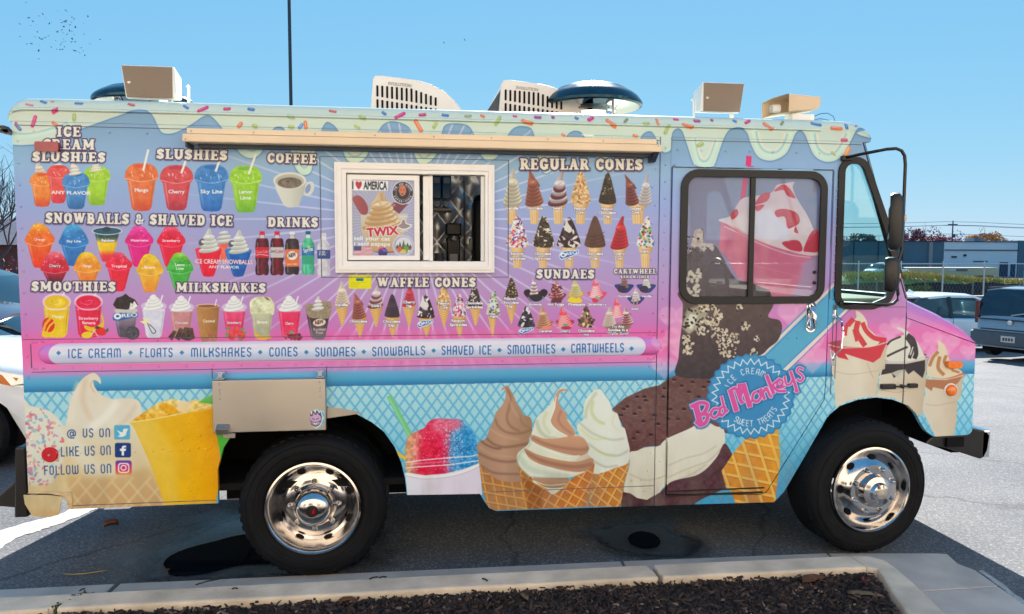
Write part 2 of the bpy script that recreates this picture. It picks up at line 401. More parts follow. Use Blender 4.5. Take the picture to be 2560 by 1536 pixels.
# sprinkles
def spr(x, y, L, rot, c, w=9.):
    el(x + 1, y + 2, L / 2, w / 2, '8c8878', .35, rot, soft=1)
    t = math.radians(rot); dx, dy = math.cos(t) * (L / 2 - w / 2), math.sin(t) * (L / 2 - w / 2)
    ln([[x - dx, y - dy], [x + dx, y + dy]], w, c); el(x - dx, y - dy, w / 2, w / 2, c); el(x + dx, y + dy, w / 2, w / 2, c)
    ln([[x - dx, y - dy - w * .2], [x + dx, y + dy - w * .2]], w * .25, 'ffffff', .4)
PK, OR, BL, GR, PU = 'd8356e', 'e8784a', '4a78ab', 'a6b564', 'a84880'
for v in [(85, 304, 32, -70, PK), (140, 278, 22, -35, PK), (186, 294, 20, -85, GR), (138, 311, 20, 35, OR, 8), (108, 255, 20, 20, BL, 6), (130, 254, 9, 0, OR, 4), (197, 259, 22, 3, BL, 6), (328, 262, 20, 15, 'd0584e', 6), (75, 263, 22, 12, 'd86a70', 4), (45, 318, 24, 50, BL, 8),
          (465, 268, 18, 32, BL, 6), (508, 274, 30, -28, PK), (568, 273, 19, -4, 'cc4468', 8), (628, 274, 19, 10, BL, 8), (600, 313, 18, -50, OR, 9), (637, 316, 15, 25, GR), (728, 294, 19, 12, 'a9b88a', 8), (764, 313, 22, 84, OR), (752, 316, 18, -50, '5b8fd0', 8), (728, 318, 16, 5, GR, 8), (832, 279, 20, 12, 'd05a50', 6), (41, 310, 12, 60, 'b84a78', 5),
          (906, 295, 20, 22, GR), (960, 284, 14, 40, BL, 7), (1000, 290, 31, -30, PK), (1056, 288, 19, -6, 'c83f66', 8), (1113, 289, 19, 8, BL, 7), (1170, 291, 19, -3, '9aa070', 7), (1046, 316, 36, 60, OR, 10), (1087, 314, 19, -62, GR, 8), (893, 318, 17, 30, GR, 7), (1206, 291, 13, 30, OR, 7), (1244, 303, 28, -60, GR, 8),
          (1287, 291, 11, 8, PK, 5), (1317, 307, 32, 18, OR), (1344, 294, 19, 3, PU, 8), (1382, 294, 9, 0, PU, 8), (1441, 296, 11, 25, BL, 7), (1476, 298, 19, -32, PK), (1527, 310, 34, 40, OR, 9), (1564, 302, 15, -45, '7a8450', 6), (1614, 310, 18, -3, GR, 8), (1642, 306, 20, 80, OR, 6), (1666, 324, 27, -68, GR, 8),
          (1690, 299, 14, 5, PK, 6), (1717, 316, 31, 16, OR), (1742, 303, 18, 2, PU, 8), (1780, 301, 8, 0, PU, 7), (1837, 303, 11, 30, BL, 7), (1869, 305, 19, -32, PK, 7), (1918, 317, 30, 40, OR, 9), (1955, 308, 16, -48, '7a8450', 5), (2040, 311, 27, 12, BL, 8), (2089, 322, 31, 4, OR), (2115, 317, 15, 88, BL, 8), (2142, 314, 12, -48, PU, 3),
          (1750, 362, 20, -22, GR, 9), (2110, 351, 18, 4, PK, 8), (2117, 382, 34, -66, 'f0924e', 10), (2083, 384, 14, 45, GR, 5), (1588, 340, 14, 20, OR, 7), (1408, 338, 12, 30, OR, 6)]:
    spr(*v)
fr(0, 0, 1)

# ---- small food pictures
def swirl(cx, y0, y1, w, light, dark, lean=0, n=5, alt=None, tip=1, hook=0):
    # soft-serve: stacked tilted ribbons, bottom first
    H = y1 - y0
    if tip:
        pts = [[cx - w * .26 + lean * .3, y0 + H * .45], [cx - w * .16 + lean * .6, y0 + H * .2], [cx + lean - w * .05, y0], [cx + lean + w * .06 + hook, y0 + H * .04], [cx + w * .12 + lean * .5, y0 + H * .2], [cx + w * .3, y0 + H * .48]]
        pg(pts, light + '|' + dark, sm=1)
        ln([[cx + lean, y0 + H * .05], [cx + lean * .6 + w * .02, y0 + H * .22], [cx + w * .08, y0 + H * .42]], w * .06, dark, .5, sm=1)
    for k in range(n):
        f = k / (n - 1 + 1e-6)
        yk = y1 - H * .10 - f * H * .52; wk = w * (.5 - .24 * f)
        l, d = (light, dark) if not alt or k % 2 else alt
        el(cx + lean * f * .4, yk + H * .035, wk, H * .125, d, 1, -9)
        el(cx + lean * f * .4, yk, wk * .99, H * .105, l + '>' + l + '>' + d, 1, -9)
        ln([[cx - wk * .7, yk + H * .035], [cx, yk + H * .045], [cx + wk * .75, yk - H * .06]], w * .035, d, .55, sm=1)
        el(cx - wk * .3, yk - H * .035, wk * .4, H * .025, 'ffffff', .22, -14, soft=2)

def lump(cx, y0, y1, w, col, nzz=(.25, 3), n=0, cols='', r=3, lean=0, asp=1.8):
    H = y1 - y0
    p = [[cx - w * .5, y1 - H * .06], [cx - w * .5, y1 - H * .22], [cx - w * .36, y0 + H * .5], [cx - w * .22 + lean * .5, y0 + H * .22], [cx - w * .06 + lean, y0], [cx + w * .1 + lean, y0 + H * .03], [cx + w * .24 + lean * .5, y0 + H * .24], [cx + w * .38, y0 + H * .52], [cx + w * .5, y1 - H * .2], [cx + w * .48, y1 - H * .04], [cx, y1]]
    pg(p, col, sm=1, nz=nzz)
    if n:
        clip(p, 1); specks(n, cx - w * .55, y0, cx + w * .55, y1, cols, r, asp); clip()

def cake(cx, y0, y1, w):
    pg([[cx - w * .5, y0], [cx + w * .5, y0], [cx + w * .45, y0 + (y1 - y0) * .2], [cx + w * .33, y0 + (y1 - y0) * .28], [cx + w * .27, y1], [cx - w * .27, y1], [cx - w * .33, y0 + (y1 - y0) * .28], [cx - w * .45, y0 + (y1 - y0) * .2]], 'e2b878|eec58c|c58e52')
    for k in (-.15, 0, .15):
        ln([[cx + w * k, y0 + (y1 - y0) * .45], [cx + w * k * .9, y1 - 2]], w * .03, 'b37c42', .5)
    ln([[cx - w * .33, y0 + (y1 - y0) * .3], [cx + w * .33, y0 + (y1 - y0) * .3]], w * .03, 'b37c42', .5)

def waff(cx, y0, y1, w):
    p = [[cx - w * .5, y0], [cx + w * .5, y0], [cx + w * .06, y1], [cx - w * .03, y1]]
    pg(p, 'eab662|f0c078|d09248'); clip(p)
    for k in range(-6, 12):
        y = y0 + (y1 - y0) * k / 10
        ln([[cx - w, y], [cx + w, y + w * .55]], w * .035, 'b87a34', .45); ln([[cx + w, y], [cx - w, y + w * .55]], w * .035, 'b87a34', .45)
    clip()

def cup(x0, x1, yt, yb, col, lip='ffffff', la=.5, tw=.6):
    cx = (x0 + x1) / 2; w = (x1 - x0) / 2; H = yb - yt
    pg([[x0, yt], [x1, yt], [cx + w * tw * 1.05, yb - H * .12], [cx + w * tw * .8, yb - H * .02], [cx, yb], [cx - w * tw * .8, yb - H * .02], [cx - w * tw * 1.05, yb - H * .12]], col, nz=(.06, 9))
    pg([[x0 + w * .12, yt + H * .06], [x0 + w * .26, yt + H * .06], [cx - w * tw * .78, yb - H * .12], [cx - w * tw * .88, yb - H * .12]], 'ffffff', .22, soft=2)
    pg([[x1 - w * .2, yt + H * .06], [x1 - w * .1, yt + H * .06], [cx + w * tw * .92, yb - H * .12], [cx + w * tw * .85, yb - H * .12]], '000000', .14, soft=2)
    if la:
        el(cx, yt, w * 1.03, w * .13, lip, la)

def slush(x0, x1, y0, yb, col, dk, label, straw=None, hl=1):
    cx = (x0 + x1) / 2; w = (x1 - x0) / 2; ym = y0 + w * .9
    cup(x0 + w * .14, x1 - w * .14, ym, yb, col + '>' + col + '>' + dk, la=0, tw=.66)
    pg([[x0, ym - w * .1], [x0 + w * .1, y0 + w * .35], [x0 + w * .45, y0 + w * .04], [cx, y0 - w * .03], [x1 - w * .45, y0 + w * .04], [x1 - w * .1, y0 + w * .35], [x1, ym - w * .1], [x1 - w * .2, ym + w * .12], [cx, ym + w * .2], [x0 + w * .2, ym + w * .12]], col, sm=1, nz=(.1, 8))
    el(cx, y0 + w * .14, w * .46, w * .11, dk, .65)
    ln([[x0 + w * .02, ym - w * .02], [cx, ym + w * .18], [x1 - w * .02, ym - w * .02]], w * .05, 'ffffff', .4, sm=1)
    for k in range(7):
        a, b_ = rng.rand(2); ln([[x0 + w * (.3 + a * 1.4), y0 + w * (.3 + b_ * .5)], [x0 + w * (.35 + a * 1.4), y0 + w * (.42 + b_ * .5)]], w * .05, 'ffffff', .55)
    if straw:
        ln(straw, w * .13, 'f0e6d6')
    if label:
        ls = label.split('/'); h = w * .22
        for i, s in enumerate(ls):
            wd = w * .165 * len(s); yb_ = ym + w * .78 + i * h * 1.7
            tx(s, cx - wd / 2, yb_, cx + wd / 2, yb_, h, 'f6efe2', ol=dk, ow=w * .015)

def snow(cx, y0, yb, w, c1, c2, c3, label, lh=26, ly=None, capd=.45):
    # heaped ice on a cup: c1 top, c2 middle, c3 cup
    H = yb - y0; ym = y0 + H * capd
    cup(cx - w * .43, cx + w * .43, ym - H * .03, yb, c2 + '>' + c3, la=0, tw=.5)
    p = [[cx - w * .5, ym - H * .07], [cx - w * .46, ym - H * .14], [cx - w * .34, y0 + H * .17], [cx - w * .2, y0 + H * .03], [cx, y0], [cx + w * .17, y0 + H * .05], [cx + w * .33, y0 + H * .18], [cx + w * .47, ym - H * .14], [cx + w * .49, ym - H * .06], [cx + w * .4, ym + H * .02], [cx, ym + H * .06], [cx - w * .4, ym + H * .02]]
    pg(p, c1 + '>' + c2 + '>' + c2, sm=1, nz=(.13, 14)); clip(p, 1)
    specks(40, cx - w * .4, y0, cx + w * .4, ym - H * .1, c1 + ' ffffff ' + c2, w * .02, 1.3, .4); clip()
    ln([[cx - w * .46, ym - H * .01], [cx, ym + H * .07], [cx + w * .46, ym - H * .01]], w * .014, 'ffffff', .6, sm=1)
    if label:
        ls = label.split('/')
        ly = ly or ym - H * .06
        for i, s in enumerate(ls):
            wd = lh * .72 * len(s)
            tx(s, cx - wd / 2, ly + i * lh * 1.4, cx + wd / 2, ly + i * lh * 1.4, lh, 'fbf3e6', ol=c3, ow=1.5)

def lab(s, cx, y, h=24, wf=.74, ow=2.2, lead=1.8, ol='4a3350'):
    for i, q in enumerate(s.split('/')):
        wd = h * wf * len(q)
        tx(q, cx - wd / 2, y + i * h * lead, cx + wd / 2, y + i * h * lead, h * 1.1, 'fbf4ea', .05, ol=ol, ow=ow * .8)

def cookie_logo(cx, cy, w):
    s = w / 100
    pts = [[cx - 50 * s, cy + 12 * s], [cx - 46 * s, cy - 6 * s], [cx - 25 * s, cy - 18 * s], [cx + 46 * s, cy - 26 * s], [cx + 50 * s, cy - 12 * s], [cx + 20 * s, cy + 4 * s], [cx - 40 * s, cy + 24 * s]]
    pg(pts, '2f5fa8'); ln(pts + [pts[0]], 4 * s, 'e8eef4')
    el(cx - 30 * s, cy + 1 * s, 15 * s, 12 * s, 'f4f0e8'); el(cx - 30 * s, cy + 1 * s, 7 * s, 5 * s, '2f5fa8')
    tx('REO', cx - 14 * s, cy + 4 * s, cx + 44 * s, cy - 9 * s, 15 * s, 'f4f0e8')

# ---- slushies, coffee (frames follow crops of the photograph)
fr(0, 220, 4.6375)
swirl(470, 860, 1040, 170, 'ecdcc4', 'c9a98a', -40, 4)
slush(345, 635, 985, 1380, 'ee8436', 'd9402a', None)
swirl(670, 850, 960, 180, 'efe0cc', 'd8b8a4', 0, 3, tip=0)
slush(540, 815, 900, 1340, 'e8544e', 'd82c3e', None)
slush(965, 1280, 915, 1365, 'a6cc34', '86b42c', None)
swirl(1110, 860, 965, 160, 'efe2cc', 'd8c0a0', 0, 3, tip=0)
slush(720, 1040, 985, 1408, '3f87bd', '0c5f96', None)
swirl(870, 860, 1005, 150, 'efe2cc', 'd8c0a0', -30, 3)
pg("600,880 1200,880 1200,800 600,800", '8da5ba', 0)
tx('ANY FLAVOR', 590, 1230, 1055, 1240, 38, 'f4e6d8', .035)
slush(1448, 1835, 880, 1430, 'e8713c', 'd8492e', 'Mango', [[1718, 722], [1662, 955]])
slush(1855, 2240, 900, 1425, 'd84a50', 'b32c46', 'Cherry', [[2155, 840], [2105, 985]])
fr(300, 220, 3.905)
slush(727, 1058, 752, 1208, '3f84c0', '1863ac', 'Sky Lite', [[968, 720], [935, 812]])
slush(1068, 1385, 765, 1220, '9ccc34', '6cae34', 'Lemon/Lime', [[1325, 650], [1258, 838]])
el(1845, 985, 48, 75, 'd6d3c2', 1, 20); el(1835, 985, 24, 48, '8c9ac0', 1, 20)
pg("1497,900 1530,1010 1600,1150 1640,1168 1700,1168 1745,1150 1800,1010 1818,900", 'e0dcc8|d6d0bc|b9b4a4')
el(1657, 905, 162, 82, 'ddd8c4'); el(1657, 912, 140, 68, 'b9b3a0'); el(1657, 928, 118, 54, '6b5a4c>8a7a6c', nz=(.12, 6)); el(1600, 925, 30, 20, '9a8a74', .5, soft=4)
# ---- snowballs
fr(0, 520, 4.123)
snow(410, 158, 620, 310, 'f6b024', 'f06a22', 'ee2a18', 'Orange')
snow(760, 165, 600, 310, '3fa6cc', '1a78b8', '0c66aa', 'Sky Lite', capd=.5)
cup(970, 1235, 230, 560, '1c4c5c>1c4c5c>f3c418>f3c418>ee3340>e02848', la=0, tw=.45)
el(1104, 238, 156, 42, 'e8e4d8'); el(1104, 238, 146, 34, '1c5566'); el(1100, 222, 45, 25, '0f3f4c')
lab('Rainbow', 1115, 350, 26, .76)
snow(1436, 180, 610, 295, 'f05aa8', 'e4107e', 'e00878', 'Watermelon', 26)
snow(1765, 182, 615, 295, 'f4607c', 'ee1040', 'e80a38', 'Strawberry', 26)
snow(566, 450, 790, 300, 'e87078', 'd41838', '3a1630', 'Cherry', 28, ly=610, capd=.6)
snow(900, 455, 800, 295, 'f4c822', 'f0932a', 'ea6a2c', 'Mango', 26, ly=612, capd=.55)
snow(1226, 455, 862, 280, 'f2607c', 'f0103c', 'ea0434', 'Tropical', 28, ly=615, capd=.4)
snow(1545, 475, 870, 285, 'ecc918', 'f0b02c', 'f0902a', 'Banana', 26, ly=625, capd=.5)
snow(1855, 462, 850, 280, '9ed43c', '3fae40', '3cab3c', 'Lemon/Lime', 27, ly=600, capd=.5)
fr(400, 520, 4.123)
cup(600, 700, 350, 540, 'f06a50', la=0)
swirl(665, 195, 360, 190, 'e2ddd0', 'a8a498', -20, 3, tip=0)
cup(362, 637, 430, 712, 'f0183c>e80a34', la=0, tw=.45); el(500, 430, 138, 26, 'f43050')
swirl(505, 215, 450, 215, 'e6e2d4', 'b4b0a2', 5, 4); el(430, 355, 30, 38, '3f4448', .8, 30, soft=2); el(445, 350, 22, 16, 'e0dccc', 1, 20)
cup(668, 945, 440, 712, '0f66b4>0a58a4', la=0, tw=.42); el(806, 440, 138, 28, '2a7cc4')
swirl(815, 230, 460, 215, 'e6e2d4', 'b4b0a2', 5, 4); el(735, 370, 30, 38, '3f4448', .8, 30, soft=2); el(750, 365, 22, 16, 'e0dccc', 1, 20)
tx('ICE CREAM SNOWBALLS', 358, 572, 955, 582, 44, 'f6eadc', .02, ol='c04060', ow=1)
tx('ANY FLAVOR', 500, 622, 818, 627, 28, 'f6eadc', .03)
# ---- bottles
def bottle(cx, y0, y1, w, capc, liq, lab_, shoulder=.2, l0=.36, l1=.6):
    H = y1 - y0; n = w * .17
    p = [[cx - n, y0 + H * .07], [cx + n, y0 + H * .07], [cx + n * 1.15, y0 + H * .15], [cx + w * .42, y0 + H * (shoulder + .06)], [cx + w * .5, y0 + H * .36], [cx + w * .47, y0 + H * .5], [cx + w * .5, y0 + H * .62], [cx + w * .43, y0 + H * .72], [cx + w * .5, y0 + H * .85], [cx + w * .44, y1 - H * .02], [cx + w * .25, y1], [cx + w * .1, y1 - H * .02], [cx - w * .1, y1], [cx - w * .3, y1], [cx - w * .46, y1 - H * .03], [cx - w * .5, y0 + H * .85], [cx - w * .43, y0 + H * .72], [cx - w * .5, y0 + H * .62], [cx - w * .47, y0 + H * .5], [cx - w * .5, y0 + H * .36], [cx - w * .42, y0 + H * (shoulder + .06)], [cx - n * 1.15, y0 + H * .15]]
    pg(p, liq, sm=1, nz=(.1, 5))
    ln([[cx - w * .36, y0 + H * .26], [cx - w * .3, y0 + H * .95]], w * .07, 'ffffff', .35, soft=2)
    pg([[cx - n * .95, y0 + H * .08], [cx + n * .95, y0 + H * .08], [cx + n * 1.1, y0 + H * .16], [cx - n * 1.1, y0 + H * .16]], 'e9e2dc', .85)
    pg([[cx - n * 1.1, y0], [cx + n * 1.1, y0], [cx + n * 1.1, y0 + H * .075], [cx - n * 1.1, y0 + H * .075]], capc)
    pg([[cx - w * .48, y0 + H * l0], [cx + w * .48, y0 + H * l0], [cx + w * .48, y0 + H * l1], [cx - w * .48, y0 + H * l1]], lab_)
bottle(1053, 243, 695, 140, 'dc1c40', '3a1422|7a1c30|2c1020', 'd4182f', .12)
tx('Coca·Cola', 995, 470, 1110, 464, 30, 'f6ece4', .005); ln([[990, 488], [1040, 482], [1115, 492]], 6, 'f6ece4', sm=1)
bottle(1207, 243, 695, 140, 'dc1c40', '2c1420|8a1c2c|301020', 'c8c2ba', .12)
tx('diet', 1142, 462, 1186, 460, 30, '3a3038', .0); tx('Coke', 1190, 470, 1270, 462, 36, 'd02848', .01)
bottle(1362, 246, 690, 146, 'e8e2da', '241c28|4a3c40|221a24', 'e8743c', .14, .41, .81)
el(1364, 492, 52, 46, 'f0e6d8', 1, -12); tx('A&W', 1325, 515, 1405, 498, 44, '4a2a26', .03); tx('ROOT BEER', 1312, 588, 1418, 586, 12, 'f4e8d8')
bottle(1527, 240, 690, 132, '155f7c', '3fae74|56c898|2c8c68', '1c5f9c|2f86b0|1c5f9c', .2, .38, .56)
pg([[1464, 490], [1590, 490], [1590, 580], [1464, 580]], '2c9c78', .8); tx('Sprite', 1482, 462, 1580, 440, 42, 'f4f2ea', .025, ol='1c5f7c', ow=2); el(1535, 405, 16, 9, 'e8d040', 1, -20)
bottle(1688, 260, 708, 140, 'd8d2cc', 'cfc6c8|dcd4d2|bfb4bc', '2c4a86', .2, .39, .59)
tx('DEER', 1640, 466, 1705, 466, 20, 'f0ece4', .03); tx('PARK', 1640, 490, 1715, 490, 20, 'f0ece4', .03); ln([[1700, 480], [1732, 450]], 6, 'e05040')
# ---- smoothies and shakes
def shake(cx, y0, yb, w, col, whip='f0eae0', name=None, ny=None, straw=1, cream=1, wl=.0):
    H = yb - y0; yt = y0 + H * .36
    if straw:
        ln([[cx + w * .34, y0 + H * .04], [cx + w * .2, y0 + H * .28]], w * .055, 'eae6ec')
    el(cx, yt - H * .08, w * .5, w * .2, 'e8dfe6', .55)
    cup(cx - w * .44, cx + w * .44, yt, yb, col, 'f4e4e8', .55, .66)
    if cream:
        for k, (r, yk) in enumerate([(.40, .30), (.33, .22), (.24, .15), (.14, .09)]):
            el(cx - w * .02, y0 + H * yk + 3, w * r, H * .075, 'c9bfb6', 1, -10); el(cx - w * .02, y0 + H * yk, w * r, H * .068, whip, 1, -10)
            ln([[cx - w * r * .7, y0 + H * (yk + .02)], [cx + w * r * .7, y0 + H * (yk - .035)]], w * .02, 'c9bfb6', .7)
        pg([[cx - w * .1, y0 + H * .12], [cx - w * .02, y0], [cx + w * .06, y0 + H * .12]], whip)
    if name:
        ls = name.split('/')
        for i, s in enumerate(ls):
            h = 26; wd = h * .56 * len(s)
            tx(s, cx - wd / 2, ny + i * 42, cx + wd / 2, ny + i * 42, h, 'f8efe4', .028, ol='9c5a62', ow=1)
fr(0, 520, 4.123)
for cx, c, c2, nm in ((585, 'eebb1c', 'f2c828', 'Mango'), (912, 'e80c40', 'ea1048', 'Strawberry/Banana')):
    ln([[cx + 78, 870], [cx + 50, 940]], 22, 'e8dcea', .9)
    cup(cx - 140, cx + 140, 960, 1340, c + '>' + c2, 'f6e6ea', 0, .72)
    el(cx, 968, 148, 90, 'f2d8e2', .75); el(cx, 975, 128, 72, c); el(cx, 975, 90, 45, c2, nz=(.15, 8)); ln([[cx - 70, 980], [cx, 1000], [cx + 40, 960], [cx - 10, 955]], 8, 'ffffff', .35, sm=1)
    el(cx, 1045, 130, 14, 'ffffff', .3)
tx('Mango', 535, 1134, 660, 1136, 30, 'f4ecd0', .03)
tx('Strawberry', 812, 1152, 1014, 1154, 30, 'f8ece4', .028); tx('Banana', 848, 1198, 985, 1200, 30, 'f8ece4', .028)
el(500, 1208, 64, 76, 'e42a20'); ln([[450, 1270], [470, 1200], [520, 1140]], 26, 'f2b01c', sm=1); ln([[480, 1280], [510, 1220], [555, 1180]], 18, 'f4c024', sm=1)
pg("432,1270 520,1285 525,1330 470,1342 430,1320", 'f4c41c'); pg("530,1310 575,1255 590,1310 570,1340", 'f4c41c')
pg("870,1210 960,1230 1050,1180 1040,1120 1052,1090 1075,1200 1040,1260 940,1275 880,1250", 'f0bc20', sm=1); el(900, 1310, 62, 34, 'f0cc28', 1, -8)
el(1040, 1275, 58, 42, 'e8242c', 1, 15); pg("935,1320 970,1255 1010,1320", 'f4d8c8'); pg("945,1318 972,1275 1000,1318", 'e04050'); pg("970,1240 1000,1215 1040,1235 1010,1250", '3c4430'); pg("1080,1265 1110,1235 1125,1265 1100,1285", '4c7040')
cup(1170, 1425, 1040, 1340, 'b8aaa8>9a8490>5c5060>56505c', la=0, tw=.62)
el(1300, 1060, 118, 34, 'cfc6b8'); pg("1165,1000 1200,930 1260,910 1295,885 1330,915 1390,945 1425,1000 1400,1010 1370,1040 1300,1050 1200,1040", '241c26', nz=(.12, 6)); pg("1330,1050 1345,975 1365,990 1385,960 1420,1010 1380,1045", 'ece4d4', nz=(.2, 5))
pg("1160,1135 1175,1090 1240,1082 1420,1085 1425,1120 1230,1165 1170,1160", '2c5fa4'); el(1212, 1118, 40, 32, 'f4eee4'); el(1212, 1118, 18, 13, '2c5fa4'); tx('REO', 1256, 1130, 1418, 1120, 38, 'f4eee4', .03)
el(1366, 1290, 72, 70, '3e3c46', nz=(.12, 4)); el(1366, 1290, 58, 56, '4c4a54', nz=(.2, 5))
shake(1585, 885, 1345, 268, 'd8d2dc>e2dce2>d0cad6', 'f0ebe2')
lab('Vanilla', 1600, 1176, 16, .6, 1, ol='c8c0cc'); pg("1440,1170 1480,1165 1470,1125 1505,1150 1540,1140 1520,1180 1540,1220 1495,1205", 'f2e4a8'); ln([[1520, 1190], [1570, 1290], [1605, 1270], [1540, 1200]], 7, '3a2c20', sm=1)
fr(400, 520, 4.123)
shake(222, 897, 1350, 265, 'd08c88>c9807e>d8a090', name='Chocolate', ny=1196)
for p in ("85,1330 140,1260 175,1275 125,1370", "150,1340 200,1235 245,1250 200,1370", "205,1350 250,1230 340,1240 350,1300 300,1372", "290,1340 350,1300 362,1345 300,1372"):
    pg(p, '6a4a3e>3a2c2c', nz=(.12, 5)); ln(TP(p).tolist() and p, 3, 'b08870', .5)
pg([[372, 1010], [612, 1010], [585, 1360], [440, 1372], [415, 1350]], 'c48c50|b87c44|a06a3a', nz=(.05, 10)); el(492, 1012, 122, 22, 'e6cdb0'); el(492, 1014, 108, 16, '9a5a34'); ln([[583, 945], [568, 1010]], 11, 'ece6ea')
tx('Caramel', 445, 1180, 565, 1180, 28, 'f6ead8', .028)
pg("420,1345 495,1330 500,1375 430,1382", 'b8745c'); pg("490,1295 548,1300 550,1330 498,1330", 'b86450'); pg("500,1350 560,1325 585,1345 575,1382 515,1382", 'c4826a')
shake(766, 897, 1350, 262, 'f0547c>ea3468>f07090', name='Strawberry', ny=1196)
for cx, cy, r in ((740, 1320, 44), (785, 1260, 36), (840, 1310, 46)):
    el(cx, cy, r * .9, r, 'ee5048>e03a3c', nz=(.15, 4))
for p in ("670,1240 720,1225 720,1265", "690,1350 670,1290 715,1290", "820,1240 870,1240 845,1275", "860,1290 900,1270 870,1320", "790,1360 840,1340 850,1365"):
    pg(p, '6c9c50')
pg([[925, 1010], [940, 950], [1000, 918], [1060, 915], [1130, 925], [1172, 980], [1180, 1040], [1150, 1110], [955, 1110]], 'ddd9ac', sm=1, nz=(.22, 12)); cup(945, 1155, 1090, 1350, 'c8c49c>b0a888', la=0, tw=.75); pg("1070,915 1110,925 1140,955 1100,950", 'a06a50')
tx('Banana', 1000, 1190, 1108, 1190, 28, 'f6f0dc', .028)
pg("975,1220 990,1290 1060,1320 1155,1325 1130,1350 1040,1360 985,1330", 'ecb840', sm=1)
shake(1335, 897, 1350, 262, 'f0406c>ee2858>f06080', name='Cherry', ny=1204)
specks(26, 1295, 1305, 1450, 1360, '8c2c40 b03c4c 70283c', 15, 1.1); el(1360, 1282, 26, 14, '6fa468')
cup(1495, 1765, 1010, 1360, '5c3c3c>4a2c34>6a545c>8a7c80', la=0, tw=.55); pg("1500,1010 1540,985 1600,1000 1700,960 1765,985 1745,1130 1640,1140 1530,1120", 'a08c70', sm=1, nz=(.14, 3)); swirl(1625, 912, 1050, 130, 'eee8dc', 'c4b8a8', 10, 3)
el(1642, 1182, 66, 38, 'e8d8c4', 1, -8); tx('A&W', 1596, 1205, 1690, 1190, 42, '6a3424', .035); tx('Rootbeer', 1582, 1268, 1712, 1264, 30, 'e8dccc', .02, ol='4a3038', ow=1); tx('Float', 1608, 1300, 1684, 1298, 28, 'e8dccc', .02, ol='4a3038', ow=1)
# ---- regular cones
fr(1230, 380, 4.637)
VL, VD, CL_, CD = 'ddd3b8', 'a89c84', 'b0674e', '7a3e34'
for cx, w in ((230, 165), (492, 165), (768, 170), (1028, 175), (1340, 165), (1690, 215)):
    cake(cx, 595, 838, w)
swirl(238, 200, 612, 225, VL, VD, 10, 6)
swirl(490, 212, 612, 215, CL_, CD, -50, 6)
swirl(762, 225, 612, 232, 'e0d4cc', 'a08a8a', 60, 6, alt=('8c4a46', '5a2c34'))
lump(1028, 228, 608, 220, 'd9aa74', (.3, 5), 150, 'e8c890 b87a48 f0d8a4 a8623c', 7)
lump(1340, 240, 610, 188, '3e342c', (.2, 4), 90, 'b8ab7c d8cc98 54462e 2c2420', 6)
clip("1240,500 1440,490 1440,620 1240,620"); lump(1340, 240, 610, 188, '332822', (.08, 4)); clip()
swirl(1770, 262, 605, 165, 'dcd2cc', 'a49890', 40, 6)
swirl(1625, 262, 605, 160, '9a5448', '642e30', -80, 6)
for s, x, y in (('Vanilla', 232, 668), ('Chocolate', 492, 668), ('Swirl', 756, 668), ('Peanut/Cone', 1018, 672), ('Peanut/Chocolate/Dip', 1335, 675), ('Double/Cone', 1662, 672)):
    lab(s, x, y, 27, .82 if '/' not in s else .84, 3, 1.65)
for cx, w in ((294, 165), (592, 165), (893, 165), (1195, 165), (1478, 160), (1778, 165)):
    cake(cx, 1105, 1345, w)
lump(295, 742, 1112, 245, 'e4dce0', (.2, 4), 210, 'e02c50 e83050 3c4c8c d8d0d0 40344c f0c040', 7, asp=2.4)
lump(600, 745, 1112, 235, '46382e', (.2, 5), 110, 'dccca8 2c221e 3a2c26 efe2c4 4c3c30', 8, asp=3)
lump(893, 765, 1112, 260, '3c2c30', (.2, 6), 40, 'd8c0b8 2c2024 e8d8c8 3c2c30', 14, asp=2.4); pg("838,900 848,830 862,765 885,830 930,900 900,940 860,920", 'e2d4c4', sm=1)
lump(1195, 748, 1112, 230, '6b4a3e|5c3c34', (.06, 20)); 
for k in range(4):
    ln([[1090, 960 + k * 45], [1180, 985 + k * 42], [1305, 930 + k * 45]], 8, '452c28', .6, sm=1)
swirl(1478, 748, 1112, 215, 'e03838', 'a01c30', 40, 6)
lump(1780, 752, 1112, 190, 'd8d2c8', (.15, 10), 70, '3c9c5c d84040 e0b030 3c78b0 6a4434 40a060', 12, 20, 1.2)
for s, x, y in (('Rainbow/Sprinkles', 294, 1195), ('Chocolate/Sprinkles', 590, 1195), ('Chocolate/Dip', 1193, 1195), ('Cherry/Dip', 1477, 1195), ('M&Ms', 1775, 1170)):
    lab(s, x, y, 27, .80, 3, 2.1)
cookie_logo(893, 1195, 225); lab('Dip', 893, 1252, 27, .8, 3)
# ---- waffle cones
fr(800, 660, 5.623)
for cx, y0, y1, w in ((310, 560, 885, 200), (560, 740, 1040, 200), (785, 590, 890, 190), (1020, 745, 1035, 200), (1250, 560, 880, 200), (1495, 760, 1030, 190), (1740, 560, 885, 200), (1960, 730, 1030, 190), (2185, 560, 870, 190), (2420, 740, 1020, 110)):
    waff(cx, y0, y1, w)
swirl(310, 250, 600, 225, 'ecdcc0', 'c0a48c', 0, 6)
swirl(550, 412, 760, 205, 'c07060', '84403c', -60, 6)
swirl(778, 300, 610, 225, 'ecdcd4', 'b89a9c', 40, 6, alt=('a05850', '70343c'))
lump(1015, 432, 758, 200, '4c3a4a|382a3a', (.08, 14)); 
for k in range(4):
    ln([[925, 620 + k * 36], [1000, 640 + k * 34], [1115, 600 + k * 36]], 7, '2c2030', .6, sm=1)
swirl(1250, 300, 590, 195, 'e04050', 'a82840', 30, 5)
lump(1490, 440, 770, 235, '3a2c34', (.2, 6), 36, 'd8c8c8 2c2028 ecdfd8', 14, asp=2.4); pg("1410,600 1430,500 1437,440 1470,520 1530,590 1480,620", 'e6d8d0', sm=1)
